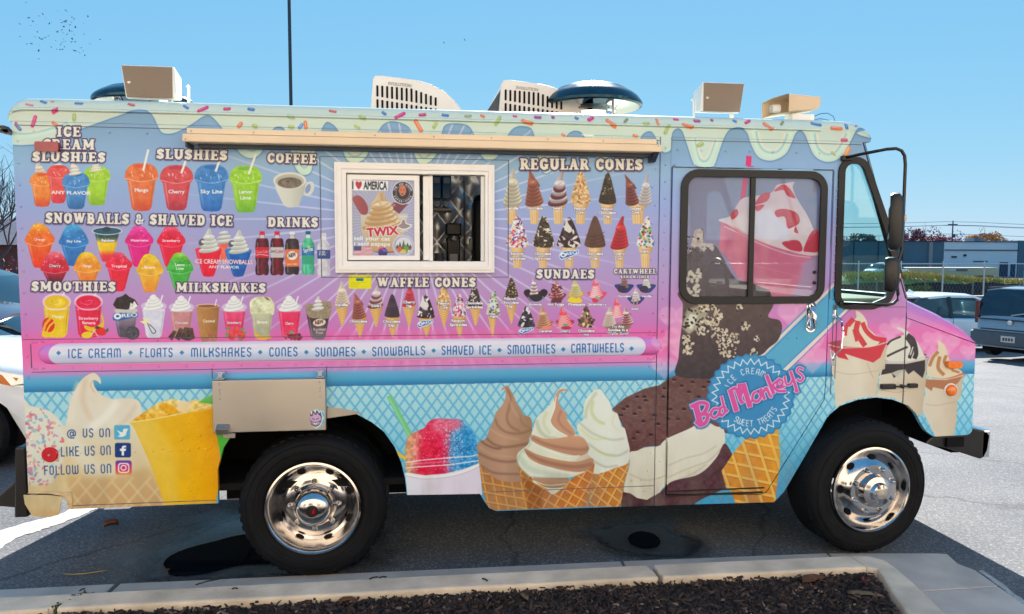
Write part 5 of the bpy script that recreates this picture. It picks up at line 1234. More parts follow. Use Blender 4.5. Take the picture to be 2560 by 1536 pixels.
# cab quarter window
MB().plate(offset(cabw, .030), [offset(cabw, -.012)[::-1]], -.014, -.0008).build('window_rubber', BLACK, truck, bevel=.005, label='thick black rubber around the front quarter window')
MB().plate(offset(cabw, .003), [], .010, .014).build('quarter_window_pane', CLEAR, truck)
# nose
nose = rpoly([(3.072, 1.476), (3.072, .93), (3.105, .919), (3.16, .868), (3.2, .80), (3.235, .752), (3.29, .712), (3.562, .717), (3.556, 1.306)], [0, 0, 0, 0, 0, .03, .03, .04, 0], 4)
MB().plate(nose, [], -.002, .03).build('nose_panel', WRAPR, truck, uv=True)
xs = [3.072 + i * (.49 / 16) for i in range(17)]
def htop(x): return float(np.interp(x, [3.07, 3.2, 3.33, 3.44, 3.50, 3.535, 3.555, 3.565], [1.612, 1.555, 1.50, 1.44, 1.40, 1.365, 1.33, 1.306]))
def hsea(x): return float(np.interp(x, [3.07, 3.48, 3.565], [1.478, 1.335, 1.309]))
prof = [(0, 0), (.004, .25), (.018, .52), (.045, .78), (.09, .95), (.15, 1.), (2.0, 1.), (2.06, .95), (2.10, .78), (2.13, .52), (2.146, .25), (2.15, 0)]
hv = []; hf = []
for x in xs:
    for py, q in prof:
        hv.append((x, py - .001, hsea(x) + .003 + (htop(x) - hsea(x)) * q))
n_ = len(prof)
for i in range(16):
    for j in range(n_ - 1):
        hf.append((i * n_ + j, (i + 1) * n_ + j, (i + 1) * n_ + j + 1, i * n_ + j + 1))
MB().add(hv, hf).build('hood', WRAPR, truck, smooth=50, uv=True)
MB().box(3.55, 3.56, .02, 2.13, .72, 1.31).build('front_grille', DARK, truck)
# far side, rear, floor, front
m = lambda L: L
MB().plate(body, [], YF - .03, YF).build('far_side_panel', mat('far_side_skin', 'c8c4c8', .5, nz=.05), truck)
MB().plate(cab, [offset(door_o, -.05)[::-1] if 0 else dwin[::-1], cabw[::-1]], YF - .03, YF).build('far_cab_panel', INTG, truck)
MB().plate(nose, [], YF - .03, YF).build('far_nose_panel', INTG, truck)
MB().box(-2.115, -2.075, .032, 2.118, .5, 2.58).build('rear_wall', mat('rear_skin', 'b9b9c0', .5, nz=.05), truck)
MB().box(-2.07, 2.5, .032, 2.118, .52, .56).box(1.5, 3.0, .032, 2.118, .70, .74).build('floor_pan', DARK, truck)
MB().box(1.46, 1.49, .9, 2.118, .56, 2.56).build('bulkhead', INTG, truck)
# windscreen
ws = MB(); v = [(3.064, .03, 1.62), (3.064, 2.12, 1.62), (2.74, 2.12, 2.56), (2.74, .03, 2.56)]
MB().add(v, [(0, 1, 2, 3)]).build('windscreen_pane', CLEAR, truck)
MB().tube([(3.06, .02, 1.60), (2.732, .02, 2.56)], .022, 8).tube([(3.06, 1.075, 1.61), (2.735, 1.075, 2.56)], .014, 8).tube([(3.06, 2.12, 1.60), (2.732, 2.12, 2.56)], .022, 8).tube([(3.065, .02, 1.61), (3.065, 2.12, 1.61)], .014, 8).build('windscreen_frame', BLACK, truck)
MB().box(2.62, 3.04, .06, 2.09, 1.50, 1.60).box(2.7, 3.04, .06, 2.09, 1.0, 1.5).build('dashboard', INTW, truck, bevel=.02)
MB().lathe([(.0, .0), (.03, 0), (.03, .03), (0, .03)], (2.52, 1.65, 1.62), ax='X', n=12).lathe([(.21 + .017 * math.cos(a), .017 * math.sin(a)) for a in np.linspace(0, 2 * math.pi, 8, endpoint=False)], (2.5, 1.62, 1.62), ax='X', n=28, closed=True).tube([(2.55, 1.62, 1.62), (2.8, 1.62, 1.3)], .03).box(2.5, 2.515, 1.42, 1.82, 1.61, 1.63).build('steering_wheel', PLAST, truck, smooth=40)
MB().box(1.95, 2.4, 1.35, 1.85, .95, 1.07).box(1.88, 2.0, 1.35, 1.85, 1.05, 1.72).box(2.05, 2.3, 1.45, 1.75, .74, .95).build('driver_seat', PLAST, truck, bevel=.04)
MB().box(2.6, 2.72, .25, .34, 2.28, 2.44).build('sun_visor', INTG, truck, bevel=.01)
# roof: rounded cap running the length
def rh(x):
    return float(np.interp(x, [-2.118, -2.112, -2.10, -2.075, -2.04, -1.9, 2.55, 2.64, 2.70, 2.74, 2.765, 2.778], [2.60, 2.63, 2.655, 2.678, 2.688, 2.692, 2.692, 2.688, 2.676, 2.655, 2.63, 2.60]))
pr = [(-.002, 0), (-.004, .055), (-.022, .06), (-.022, .068), (-.010, .075), (-.004, .095), (.012, .118), (.04, .130), (.12, .14), (.55, .15), (.85, .155), (1.07, .155)]
pr = pr + [(YF - y, z) for y, z in pr[:-1]][::-1]
rx = [-2.118, -2.112, -2.10, -2.085, -2.06, -2.04, -1.9] + [-1.7 + .42 * i for i in range(10)] + [2.3, 2.45, 2.55, 2.62, 2.67, 2.71, 2.74, 2.76, 2.773, 2.78]
rv = []; rf = []
for x in rx:
    s = (rh(x) - (ZT + .001)) / .129
    for y, z in pr:
        lip = 1. if -2.09 < x < 2.44 else 0.
        rv.append((x, y if (lip or abs(y + .022) > .001) else -.006, ZT + .001 + z * s))
n_ = len(pr)
for i in range(len(rx) - 1):
    for j in range(n_ - 1):
        if .3 < (rx[i] + rx[i + 1]) / 2 < 1.3 and pr[j][0] == .55: continue          # unseen roof opening added to let daylight into the galley
        rf.append((i * n_ + j, (i + 1) * n_ + j, (i + 1) * n_ + j + 1, i * n_ + j + 1))
rf.append(tuple(range(n_))); rf.append(tuple((len(rx) - 1) * n_ + j for j in range(n_))[::-1])
ROOFM = wrapmat('printed_wrap_roof', .3)
MB().add(rv, rf).build('roof_cap', ROOFM, truck, smooth=35, uv=True)
# visor return in front of the pillar
MB().plate([(2.74, 2.563), (2.70, 2.58), (2.765, 2.585), (2.776, 2.60), (2.76, 2.563)], [], .0, 2.15).build('visor_underside', WHITER, truck)
# seams pressed in the side: thin dark lines
sm = MB()
for x0, x1, z in ((-2.07, 1.44, 2.553 - .012), (1.515, 2.72, 2.545), (-2.10, 1.44, 1.378 + .022), (-2.06, 1.44, 1.222), (-1.9, -1.12, .56 if 0 else .475), (.44, 1.44, .46), (2.60, 3.06, 1.545), (-.52, .54, 2.425 if 0 else 2.408), (-.52, .54, 1.735)):
    sm.box(x0, x1, -.0022, .001, z, z + .0035)
for x, z0, z1 in ((1.4435, .34, ZT), (1.51, .34, ZT), (3.067, .93, 1.62), (-2.06, 1.245, 1.378), (2.575, 1.0, 1.55), (-1.125, 1.17, 1.23), (-.5, 1.17, 1.23), (-.52, 1.735, 2.41), (.54, 1.735, 2.41), (2.548, 1.6, 2.385), (2.6, 1.1, 1.5)):
    sm.box(x - .002, x + .002, -.0022 if x not in (1.4435, 1.51, 3.067) else .001, .012, z0, z1)
o = sm.build('panel_seams', SEAM, truck)
# belt rail with rounded ends
rv = []; rf = []
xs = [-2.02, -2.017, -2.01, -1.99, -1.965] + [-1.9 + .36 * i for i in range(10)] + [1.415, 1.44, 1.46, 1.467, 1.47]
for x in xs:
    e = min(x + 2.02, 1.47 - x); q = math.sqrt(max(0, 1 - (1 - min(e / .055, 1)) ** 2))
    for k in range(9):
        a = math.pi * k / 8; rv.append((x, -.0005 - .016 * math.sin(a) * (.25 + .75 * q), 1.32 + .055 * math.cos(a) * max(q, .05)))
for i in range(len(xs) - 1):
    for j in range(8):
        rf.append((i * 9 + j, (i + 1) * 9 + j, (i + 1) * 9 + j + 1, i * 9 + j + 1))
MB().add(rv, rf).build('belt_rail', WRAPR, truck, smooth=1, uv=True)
# rivets
rb = MB(); R3 = lambda x, z, y=0, r=.0085: rb.dome((x, y - .0002, z), r, .0055, 6)
for i in range(24):
    x = -2.0 + i * .1475
    R3(x, 1.388); R3(x, 1.245)
for i in range(17):
    R3(-2.08, .62 + i * .115)
for x in (-2.05, -2.035, 1.41, 1.43): R3(x, 1.388); R3(x, 1.245)
for i in range(22):
    z = .42 + i * .099; R3(1.477, z, -.006); 
for i in range(20): R3(1.40 if i % 2 else 1.42, .45 + i * .107)
for i in range(14): R3(2.57, 1.6 + i * .056)
for i in range(26): R3(-2.0 + i * .19 if i < 18 else 1.55 + (i - 18) * .15, 2.515 if i < 18 else 2.49)
for i in range(10): R3(-2.02 + i * .095, .77)
for i in range(7): R3(2.31 + i * .042, .47 + i * .066)
for x, z in ((-1.4, .78), (-1.3, .83), (-1.3, .77), (-1.21, .78), (-1.14, .78), (-1.42, .63), (-1.2, .85), (.2, 1.06), (.19, .9), (.2, .8), (-.03, 1.07), (-.02, 1.02), (.02, .98), (-.02, .9), (.5, 1.13), (1.3, .5), (1.36, .5), (1.43 - .05, .43), (.7, .43), (.9, .43), (1.1, .43), (1.6, .45), (1.7, .5), (1.75, 1.53), (1.95, 1.53), (2.1, 1.5), (2.28, 1.36), (2.34, 1.36), (1.85, 1.43), (2.2, 1.23), (2.4, 1.0), (2.45, 1.1), (2.1, .8), (2.2, .7), (2.35, .8)):
    R3(x, z, -.004 if 1.52 < x < 2.53 else 0)
rb.build('rivets', WRAP, truck, smooth=1, uv=True)['kind'] = 'stuff'
# serving window
sw = MB().plate([(-.44, 1.762), (.456, 1.762), (.456, 2.378), (-.44, 2.378)], [[(-.375, 1.828), (-.375, 2.318), (.40, 2.318), (.40, 1.828)]], -.038, .03).build('window_frame', WHITEP, truck, bevel=.004, label='white vinyl frame of the sliding serving window')
fr_ = MB()
for o_, y in ((.012, -.043), (.028, -.041)):
    pass
MB().plate([(-.425, 1.778), (.442, 1.778), (.442, 2.362), (-.425, 2.362)], [[(-.40, 1.80), (-.40, 2.34), (.42, 2.34), (.42, 1.80)]], -.046, -.0385).build('frame_trim', WHITEP, sw, bevel=.003)
sash = MB().plate([(-.372, 1.834), (.03, 1.834), (.03, 2.312), (-.372, 2.312)], [[(-.345, 1.86), (-.345, 2.282), (-.0, 2.282), (-.0, 1.86)]], -.022, -.006).build('sliding_sash', WHITEP, sw, bevel=.003)
MB().plate([(.05, 1.834), (.085, 1.834), (.085, 2.312), (.05, 2.312)], [], -.002, .02).build('rear_sash_rail', WHITEP, sw, bevel=.003)
MB().box(.085, .105, .0, .02, 1.83, 2.315).box(.38, .40, -.01, .02, 1.83, 2.315).split('track_rail', WHITEP, sw, bevel=.002)
MB().plate([(-.346, 1.859), (.001, 1.859), (.001, 2.283), (-.346, 2.283)], [], -.014, -.010).build('poster_pane', POSTER, sw, uv=True, label='pane covered by a sundae poster and small stickers')
# galley inside
QUILT = mat('quilted_steel', 'dcdee0', .36, 1., nz=.03)
qv = []; qf = []; NX, NZ = 96, 110
for i in range(NX + 1):
    for j in range(NZ + 1):
        x = .0 + i * .8 / NX; z = 1.7 + j * .88 / NZ
        u, w = (x * .8 + z * .62) / .135, (x * .8 - z * .62) / .135
        d = abs(math.sin(u * math.pi)) * abs(math.sin(w * math.pi)); wr_ = .5 + .5 * math.sin(41 * x + 23 * z + 3 * math.sin(19 * z))
        qv.append((x, 1.35 - .014 * d ** .7 - .003 * wr_ * d, z))
for i in range(NX):
    for j in range(NZ):
        a = i * (NZ + 1) + j; qf.append((a, a + NZ + 1, a + NZ + 2, a + 1))
MB().add(qv, qf).build('quilted_wall', QUILT, truck, smooth=1)
MB().box(-.5, 1.4, 1.36, 1.38, 1.2, 2.56).build('galley_back_wall', STEEL, truck)
ga = MB().box(.125, .19, 1.05, 1.25, 2.26, 2.47).box(.197, .262, 1.05, 1.25, 2.26, 2.47).build('drink_dispenser', mat('dispenser_blue_plastic', '2c6c8c', .25, nz=.1), truck, bevel=.006, label='blue twin tank dispenser on the galley wall')
MB().box(.12, .27, 1.03, 1.26, 2.175, 2.195).build('dispenser_tray', mat('tray_plastic', 'c0b4a8', .4, nz=.05), ga, bevel=.003)
LG = mat('light_grey_plastic', 'b4b8bc', .4, nz=.05)
for x in (.16, .23):
    MB().lathe([(0, -.02), (.02, -.02), (.022, .01)], (x, 1.03, 2.22), n=14).build('dispenser_tap', LG, ga)
    MB().box(x - .022, x + .022, 1.044, 1.0495, 2.37, 2.41).build('dispenser_label', LG, ga)
bl = MB().box(.225, .322, .95, 1.1, 1.78, 1.99).box(.22, .327, .94, 1.1, 2.0, 2.085).build('blender_machine', PLAST, truck, bevel=.01)
MB().lathe([(.04, 0), (.035, -.03), (.012, -.04)], (.273, .97, 1.995), ax='Z', n=14).build('blender_spindle', STEEL, bl); MB().box(.245, .30, .93, .945, 1.80, 1.87).build('blender_panel', LG, bl)
MB().tube([(.36, 1.1, 1.6), (.36, 1.1, 2.56)], .007, 8).build('steel_pole', STEEL, truck)
cu = MB().box(.41, .56, .9, 1.1, 1.6, 2.24).lathe([(.06, 0), (.055, .035), (.02, .05), (0, .05)], (.475, 1.0, 2.24), ax='Z', n=16).build('coffee_urn', PLAST, truck, bevel=.02)
MB().box(.385, .405, .95, 1.0, 1.9, 1.98).build('paper_slip', LG, cu)
MB().tube([(.165, .9, 1.7), (.165, .9, 1.875)], [.02, .028], 12).build('cup_stack', INTG, truck)
MB().box(-.45, 1.3, .75, 1.3, 1.55, 1.70).build('galley_counter', STEEL, truck)
# folded awning
aw = MB().box(-1.212, 1.412, -.13, -.002, 2.458, 2.50).build('awning_box', BEIGE, truck, bevel=.006, label='folded awning in a long cream metal box over the serving window')
MB().box(-1.192, 1.385, -.115, -.002, 2.5025, 2.532).build('awning_cover', BEIGE, aw, bevel=.004)
MB().box(-1.2, -1.19, -.12, -.002, 2.43, 2.4575).add([(1.37, -.12, 2.4575), (1.40, -.12, 2.4575), (1.40, -.004, 2.4575), (1.37, -.004, 2.4575), (1.37, -.05, 2.41), (1.40, -.05, 2.41), (1.40, -.004, 2.41), (1.37, -.004, 2.41)], [(0, 1, 5, 4), (4, 5, 6, 7), (0, 4, 7, 3), (1, 2, 6, 5), (0, 3, 2, 1)]).box(-1.15, 1.37, -.06, -.002, 2.44, 2.457).build('awning_bracket_shadow', mat('dark_metal_and_shadow', '2a3340', .5, nz=.1), aw)  # end brackets, and a dark strip painting the awning's shadow beneath it
sc = MB()
for i in range(9):
    sc.dome((-1.17 + i * .32, -.1155, 2.516), .005, .003, 6)
sc.dome((-1.195, -.1305, 2.47), .005, .003, 6).dome((1.39, -.1305, 2.49), .004, .003, 6)
sc.split('screw', STEEL, aw)
# steel flap box with latches
bx = MB().box(-1.112, -.502, -.06, -.004, .875, 1.168).build('steel_flap', STEEL, truck, bevel=.004, label='brushed steel fold-down shelf over the rear wheel')
for x in (-1.07, -.53):
    MB().box(x - .022, x + .022, -.055, -.002, 1.172, 1.182).box(x - .012, x + .012, -.062, -.002, 1.182, 1.205).box(x - .024, x + .024, -.045, -.002, 1.205, 1.215).build('hinge', CHROME, bx, bevel=.002)
rv_ = MB()
for x in (-1.073, -.535):
    for z in (1.148, 1.118, 1.098, 1.068): rv_.dome((x + (.004 if z < 1.12 and x > -1 else 0), -.0602, z), .006, .004, 8)
rv_.split('rivet', STEEL, bx)
MB().add([(-1.09, -.062, .925), (-1.025, -.062, .925), (-1.025, -.1, .905), (-1.09, -.1, .905), (-1.025, -.095, .875), (-1.09, -.085, .868), (-1.09, -.061, .868), (-1.025, -.061, .875)], [(0, 1, 2, 3), (3, 2, 4, 5), (1, 7, 4, 2), (0, 3, 5, 6), (5, 4, 7, 6)]).box(-1.07, -1.005, -.02, -.002, .835, .862).split('latch', STEEL, bx, bevel=.001)
tb = [(-.585, .905), (-.575, .895), (-.548, .885), (-.522, .895), (-.512, .915), (-.512, .955), (-.519, .982), (-.532, .972), (-.548, .985), (-.56, .978), (-.572, .987), (-.582, .965), (-.588, .94)]
MB().plate([(-.592, .878), (-.505, .878), (-.505, .992), (-.592, .992)], [], -.0612, -.0604).build('flame_face_sticker', POSTER, bx, uv=True) if 0 else None
MB().plate([(x, z) for x, z in rpoly([(-.59, .94), (-.582, .905), (-.55, .882), (-.518, .905), (-.508, .94), (-.512, .985), (-.55, .998), (-.585, .985)], .01, 3)], [], -.0615, -.0604).build('flame_face_sticker', POSTER, bx, uv=True)
# steel edge of the wheel arch beside the flap
MB().plate([(-.5, .93), (-.30, .955), (-.33, .965), (-.42, .985), (-.5, .995)], [], -.003, -.0006).build('arch_patch', STEEL, truck)
# wheel wells, chassis, bumpers
ww = MB()
for x0, x1 in ((-1.2, -.02), (2.2, 3.3)):
    ww.box(x0, x1, .55, .57, .3, 1.1)
    ww.box(x0, x1, .032, .57, 1.05 if x0 < 0 else 1.0, 1.07 if x0 < 0 else 1.02)
ww.box(-1.22, -1.2, .032, .57, .46, 1.05).box(3.3, 3.32, .032, .57, .74, 1.0)
ww.box(-2.0, 3.4, .62, .70, .56, .70).box(-2.0, 3.4, 1.45, 1.53, .56, .70)
ww.box(-2.0, -1.3, .2, 1.9, .48, .52).box(.5, 1.4, .06, .5, .36, .55).box(.0, .4, .7, 1.4, .40, .6).box(1.6, 2.1, .1, 1.9, .42, .5)
ww.tube([(-.585, .1, .42), (-.585, 2.05, .42)], .07).tube([(2.8, .15, .42), (2.8, 2.0, .42)], .05).tube([(1.2, 1.0, .45), (-2.0, 1.2, .40)], .045)
ww.lathe([(.05, -.18), (.16, -.1), (.18, 0), (.16, .1), (.05, .18)], (-.585, 1.07, .42), n=16)
ww.build('chassis', DARK, truck)
bp = [(3.26, .66), (3.42, .622), (3.655, .545), (3.69, .56), (3.71, .60), (3.722, .70), (3.70, .728), (3.56, .755), (3.53, .75), (3.5, .705), (3.3, .70)]
MB().plate(bp, [], .03, .14).build('front_bumper_end', mat('scuffed_black_steel', '141517', .35, nz=.5, ns=14), truck, bevel=.01)
MB().box(3.66, 3.725, .03, 2.12, .55, .735).build('front_bumper', CHROME, truck, bevel=.012)
MB().box(3.535, 3.668, .145, 2.1, .56, .71).build('bumper_gap_filler', DARK, truck)  # added box fills the bumper gap to keep its ground shadow whole
MB().box(3.40, 3.52, .012, .03, .635, .695).build('bumper_bracket', DARK, truck)
MB().add([(-2.165, .0, .81), (-2.115, .0, .81), (-2.115, .25, .81), (-2.165, .25, .81), (-2.185, 0, .42), (-2.115, 0, .42), (-2.115, .25, .42), (-2.185, .25, .42)], [(0, 1, 2, 3), (4, 7, 6, 5), (0, 4, 5, 1), (1, 5, 6, 2), (2, 6, 7, 3), (3, 7, 4, 0)]).add([(-2.20, .15, .66), (-2.2, .3, .66), (-2.25, .15, .58), (-2.25, .3, .58), (-2.36, .15, .48), (-2.36, .3, .48), (-2.36, .15, .44), (-2.36, .3, .44), (-2.2, .15, .42), (-2.2, .3, .42)], [(0, 1, 3, 2), (2, 3, 5, 4), (4, 5, 7, 6), (6, 7, 9, 8), (0, 2, 4, 6, 8), (1, 9, 7, 5, 3)]).build('rear_bumper', PLAST, truck, bevel=.01)
# torn corner skirt hanging off the rear
tp = [(-2.125, .55), (-2.12, .50), (-2.085, .43), (-2.0, .42), (-1.95, .432), (-1.935, .50), (-1.925, .532), (-2.0, .545)]
MB().plate(tp, [], -.012, -.006).build('torn_skirt', WRAP, truck, uv=True, label='bent torn skirt corner at the rear')
MB().plate([(-2.10, .565), (-1.882, .553), (-1.882, .458), (-1.905, .458), (-1.91, .50), (-1.93, .535), (-2.0, .55), (-2.11, .556)], [], -.004, .003).build('skirt_edge', mat('rusty_cream_edge', 'cdb58c', .6, nz=.2, ns=30), truck)
# lamps
AMB = mat('amber_lens', 'f07a18', .12, nz=.15, ns=60, coat=.5); REDL = mat('red_lens', 'c40c1c', .15, nz=.1, coat=.5); MARO = mat('maroon_lens', '941432', .2, nz=.25, ns=20, coat=.4)
MB().plate(rrect(-1.985, 2.405, -1.868, 2.456, .01), [], -.03, -.001).build('marker_lamp', MARO, truck, bevel=.006, label='maroon rectangular marker lamp over the lettering')
MB().lathe([(0, -.012), (.038, -.012), (.042, -.008), (.042, -.001)], (-1.985, 0, .768), n=28).build('reflector', REDL, truck, smooth=40, label='round red reflector')
MB().lathe([(0, -.018), (.006, -.018), (.006, -.012)], (-1.985, 0, .768), n=8).build('reflector_screw', STEEL, truck)
MB().lathe([(0, -.03), (.02, -.028), (.034, -.02), (.038, -.006), (.04, -.001)], (3.395, 0, 1.01), n=28).build('turn_signal', AMB, truck, smooth=1, label='round amber turn signal')
MB().lathe([(.039, -.008), (.046, -.006), (.046, -.001)], (3.395, 0, 1.01), n=28).build('signal_rim', WHITEP, truck, smooth=1)
MB().plate(rrect(3.348, 1.155, 3.452, 1.20, .02), [], -.028, -.002).build('side_marker', AMB, truck, bevel=.008, label='oval amber side marker lamp')
MB().box(-2.16, -2.11, -.03, .05, 2.50, 2.515).add([(-2.165, -.03, 2.535), (-2.13, -.03, 2.535), (-2.10, -.03, 2.50), (-2.12, -.03, 2.49), (-2.165, .02, 2.535), (-2.13, .02, 2.535), (-2.10, .02, 2.50), (-2.12, .02, 2.49)], [(0, 3, 2, 1), (4, 5, 6, 7), (0, 1, 5, 4), (1, 2, 6, 5), (2, 3, 7, 6), (3, 0, 4, 7)]).build('rear_hook', PLAST, truck)
# hood latch and grab handle
MB().box(2.905, 3.0, -.03, -.002, 1.03, 1.062).box(3.09, 3.15, -.03, -.002, 1.035, 1.062).box(2.985, 3.10, -.035, -.02, 1.042, 1.052).box(3.03, 3.05, -.04, -.015, 1.035, 1.06).build('hood_latch', PLAST, truck, bevel=.006)
MB().tube([(2.583, -.002, 1.53), (2.583, -.01, 1.495), (2.604, -.05, 1.465), (2.61, -.055, 1.40), (2.606, -.055, 1.30), (2.586, -.01, 1.245), (2.584, -.002, 1.21)], .0085, 8).box(2.571, 2.597, -.004, -.001, 1.48, 1.565).box(2.571, 2.597, -.004, -.001, 1.185, 1.26).build('grab_handle', CHROME, truck, smooth=40)
# mirror
P = lambda x, z, y=-.25: (x, y, z)
mr = MB().tube([(2.60, -.01, 2.462), (2.66, -.10, 2.475), P(2.72, 2.485), P(2.78, 2.49), P(2.815, 2.478), P(2.835, 2.45), P(2.842, 2.40), P(2.843, 2.05), P(2.842, 1.90), P(2.825, 1.84), P(2.815, 1.80), P(2.82, 1.70), P(2.83, 1.64), P(2.828, 1.61), P(2.80, 1.585), P(2.76, 1.578), (2.70, -.16, 1.578), (2.62, -.01, 1.575)], .0095, 8).build('mirror_arm', PLAST, truck, smooth=1)
MB().box(2.585, 2.65, -.03, .0 - .001, 2.445, 2.475).box(2.60, 2.66, -.03, -.015, 1.562, 1.585).split('arm_bracket', PLAST, mr, bevel=.004)
def mirror(xc, yc, z0, z1, wd, th):
    # flat head seen nearly edge-on: its width runs along (wx, wy), its glass faces the driver
    a = Vector((.52, .854)); nrm = Vector((-.854, .52)); H = z1 - z0
    out = [(-.5, .12), (-.42, .02), (-.2, 0), (.3, .06), (.5, .2), (.5, .8), (.3, .95), (-.2, 1), (-.42, .97), (-.5, .86)]
    v = []; f = []
    for q, (sc_, dp) in enumerate(((.94, .5), (1., .3), (1., -.1), (.82, -.4), (.55, -.52))):
        for u, w in out:
            p = Vector((xc, yc)) + a * (u * sc_ * wd) + nrm * (dp * th); v.append((p.x, p.y, z0 + H * (.5 + (w - .5) * sc_)))
    n_ = len(out)
    for q in range(4):
        for k in range(n_): f.append((q * n_ + k, q * n_ + (k + 1) % n_, (q + 1) * n_ + (k + 1) % n_, (q + 1) * n_ + k))
    f.append(tuple(range(n_))); f.append(tuple(range(4 * n_, 5 * n_))[::-1])
    h = MB().add(v, f).build('mirror_head', PLAST, truck, smooth=35)
    g = []
    for u, w in out:
        p = Vector((xc, yc)) + a * (u * .88 * wd) + nrm * (.5 * th + .002); g.append((p.x, p.y, z0 + H * (.5 + (w - .5) * .9)))
    MB().add(g, [tuple(range(n_))]).build('mirror_glass', CHROME, h)
mirror(2.80, -.25, 1.895, 2.235, .17, .075)
mirror(2.785, -.25, 1.655, 1.862, .15, .075)
MB().box(2.80, 2.855, -.265, -.235, 2.07, 2.105).box(2.795, 2.835, -.265, -.235, 1.735, 1.765).split('mirror_clamp', mat('tan_clamp_metal', 'b8a078', .4, .6, nz=.1), mr, bevel=.003)

# wheels: tyre, chrome simulator, nuts, hub
def wheel(X, kind, label):
    w = bpy.data.objects.new('wheel', None); COL.objects.link(w); w.parent = truck; w.location = Vector((X, 0, .42)) - truck.location
    w['label'] = label
    c = (X, 0, .42)
    tp = [(.262, .012), (.275, -.004), (.30, -.014), (.335, -.022), (.36, -.022), (.385, -.012), (.402, .006), (.413, .03), (.418, .05), (.420, .08), (.420, .23), (.405, .27), (.36, .285), (.27, .27)]
    t = MB().lathe(tp, c, n=72)
    for r in (.31, .33, .372):
        t.lathe([(r - .003, -.0205 if r > .32 else -.017), (r, -.0238 if r > .32 else -.0195), (r + .003, -.0205 if r > .32 else -.018)], c, n=72)
    t.build('tyre', TYRE, w, smooth=30)
    tl = MB()
    for k in range(48):                                         # shoulder blocks of the tread
        a = 2 * math.pi * k / 48; ca, sa = math.cos(a), math.sin(a); cb, sb = math.cos(a + .07), math.sin(a + .07)
        vv = []
        for y in (.03, .09):
            for q, (cc, ss_) in ((.414, (ca, sa)), (.4206, (ca, sa)), (.4206, (cb, sb)), (.414, (cb, sb))):
                vv.append((X + q * cc, y, .42 + q * ss_))
        tl.add(vv, [(0, 1, 2, 3), (4, 7, 6, 5), (1, 5, 6, 2), (0, 4, 5, 1), (3, 2, 6, 7)])
    tl.build('tread', TYRE, w)['kind'] = 'stuff'
    if kind == 'rear':
        rp = [(.272, -.012), (.268, -.026), (.258, -.030), (.250, -.022), (.238, .005), (.222, .045), (.212, .06), (.195, .065), (.175, .055), (.150, .045), (.125, .042), (.112, .030), (.108, .0), (.100, -.028), (.085, -.05), (.06, -.065), (.03, -.071), (0, -.072)]
    else:
        rp = [(.272, -.012), (.268, -.026), (.258, -.030), (.250, -.020), (.243, .012), (.235, .03), (.215, .02), (.19, -.01), (.165, -.032), (.158, -.036), (.12, -.036), (.105, -.034), (.100, -.045), (.095, -.075), (.075, -.085), (.065, -.088), (.055, -.11), (.03, -.117), (0, -.118)]
    MB().lathe(rp, c, n=64).build('rim', WCHR, w, smooth=28)
    nn = 8
    for k in range(nn):
        a = 2 * math.pi * (k + .5 * (kind != 'rear')) / nn + .0
        r = .138
        y0 = .044 if kind == 'rear' else -.036
        cx, cz = X + r * math.cos(a), .42 + r * math.sin(a)
        MB().lathe([(.017, y0), (.015, y0 - .012), (.011, y0 - .022), (.006, y0 - .028), (0, y0 - .029)], (cx, 0, cz), n=10).build('lug_nut', WCHR, w, smooth=40)
        a += math.pi / nn * (.9)
        r = .207 if kind == 'rear' else .205
        cx, cz = X + r * math.cos(a), .42 + r * math.sin(a); yy = .056 if kind == 'rear' else .003
        ca, sa = math.cos(a), math.sin(a)
        vv = []; ww_ = []
        for q in range(14):
            b = 2 * math.pi * q / 14; dr, dt = .013 * math.cos(b), .026 * math.sin(b)
            vv.append((cx + ca * dr - sa * dt, yy + (.0 if kind == 'rear' else -dr * 1.1 * -1), cz + sa * dr + ca * dt))
        MB().add([(x, y - .004, z) for x, y, z in vv], [tuple(range(14))]).build('hand_hole', DARK, w)
    MB().lathe([(0, -.0745 if kind == 'rear' else -.120), (.034, -.0725 if kind == 'rear' else -.1165)], c, n=24).build('hub_cap', mat('hub_badge', '3a3436', .3, .6, nz=.1) if kind == 'rear' else STEEL, w)
    if kind == 'rear':
        MB().add([(X + .006, -.0752, .425), (X + .016, -.0752, .438), (X + .012, -.0752, .418), (X + .02, -.0752, .404), (X + .006, -.0752, .41), (X - .004, -.0752, .40)], [(0, 1, 2), (2, 3, 4), (0, 2, 4, 5)]).build('hub_mark', REDL, w)
    return w
wheel(-.582, 'rear', 'rear wheel with a dished chrome cover and domed hub').location.y -= .02
w2 = wheel(2.803, 'front', 'front wheel with a chrome cover and raised hub'); w2.location.y -= .09; w2.rotation_euler = (0, 0, math.radians(4))
MB().lathe([(.27, .3), (.40, .3), (.418, .33), (.418, .48), (.3, .5)], (-.582, 0, .42), n=48).build('inner_tyre', TYRE, truck, smooth=30)
MB().lathe([(.27, 1.65), (.40, 1.65), (.418, 1.68), (.418, 2.08), (.40, 2.1), (.1, 2.1)], (-.582, 0, .42), n=48).build('far_tyre', TYRE, truck, smooth=30)
MB().lathe([(.27, 1.85), (.40, 1.85), (.418, 1.88), (.418, 2.08), (.40, 2.1), (.1, 2.1)], (2.805, 0, .42), n=48).build('far_tyre', TYRE, truck, smooth=30)

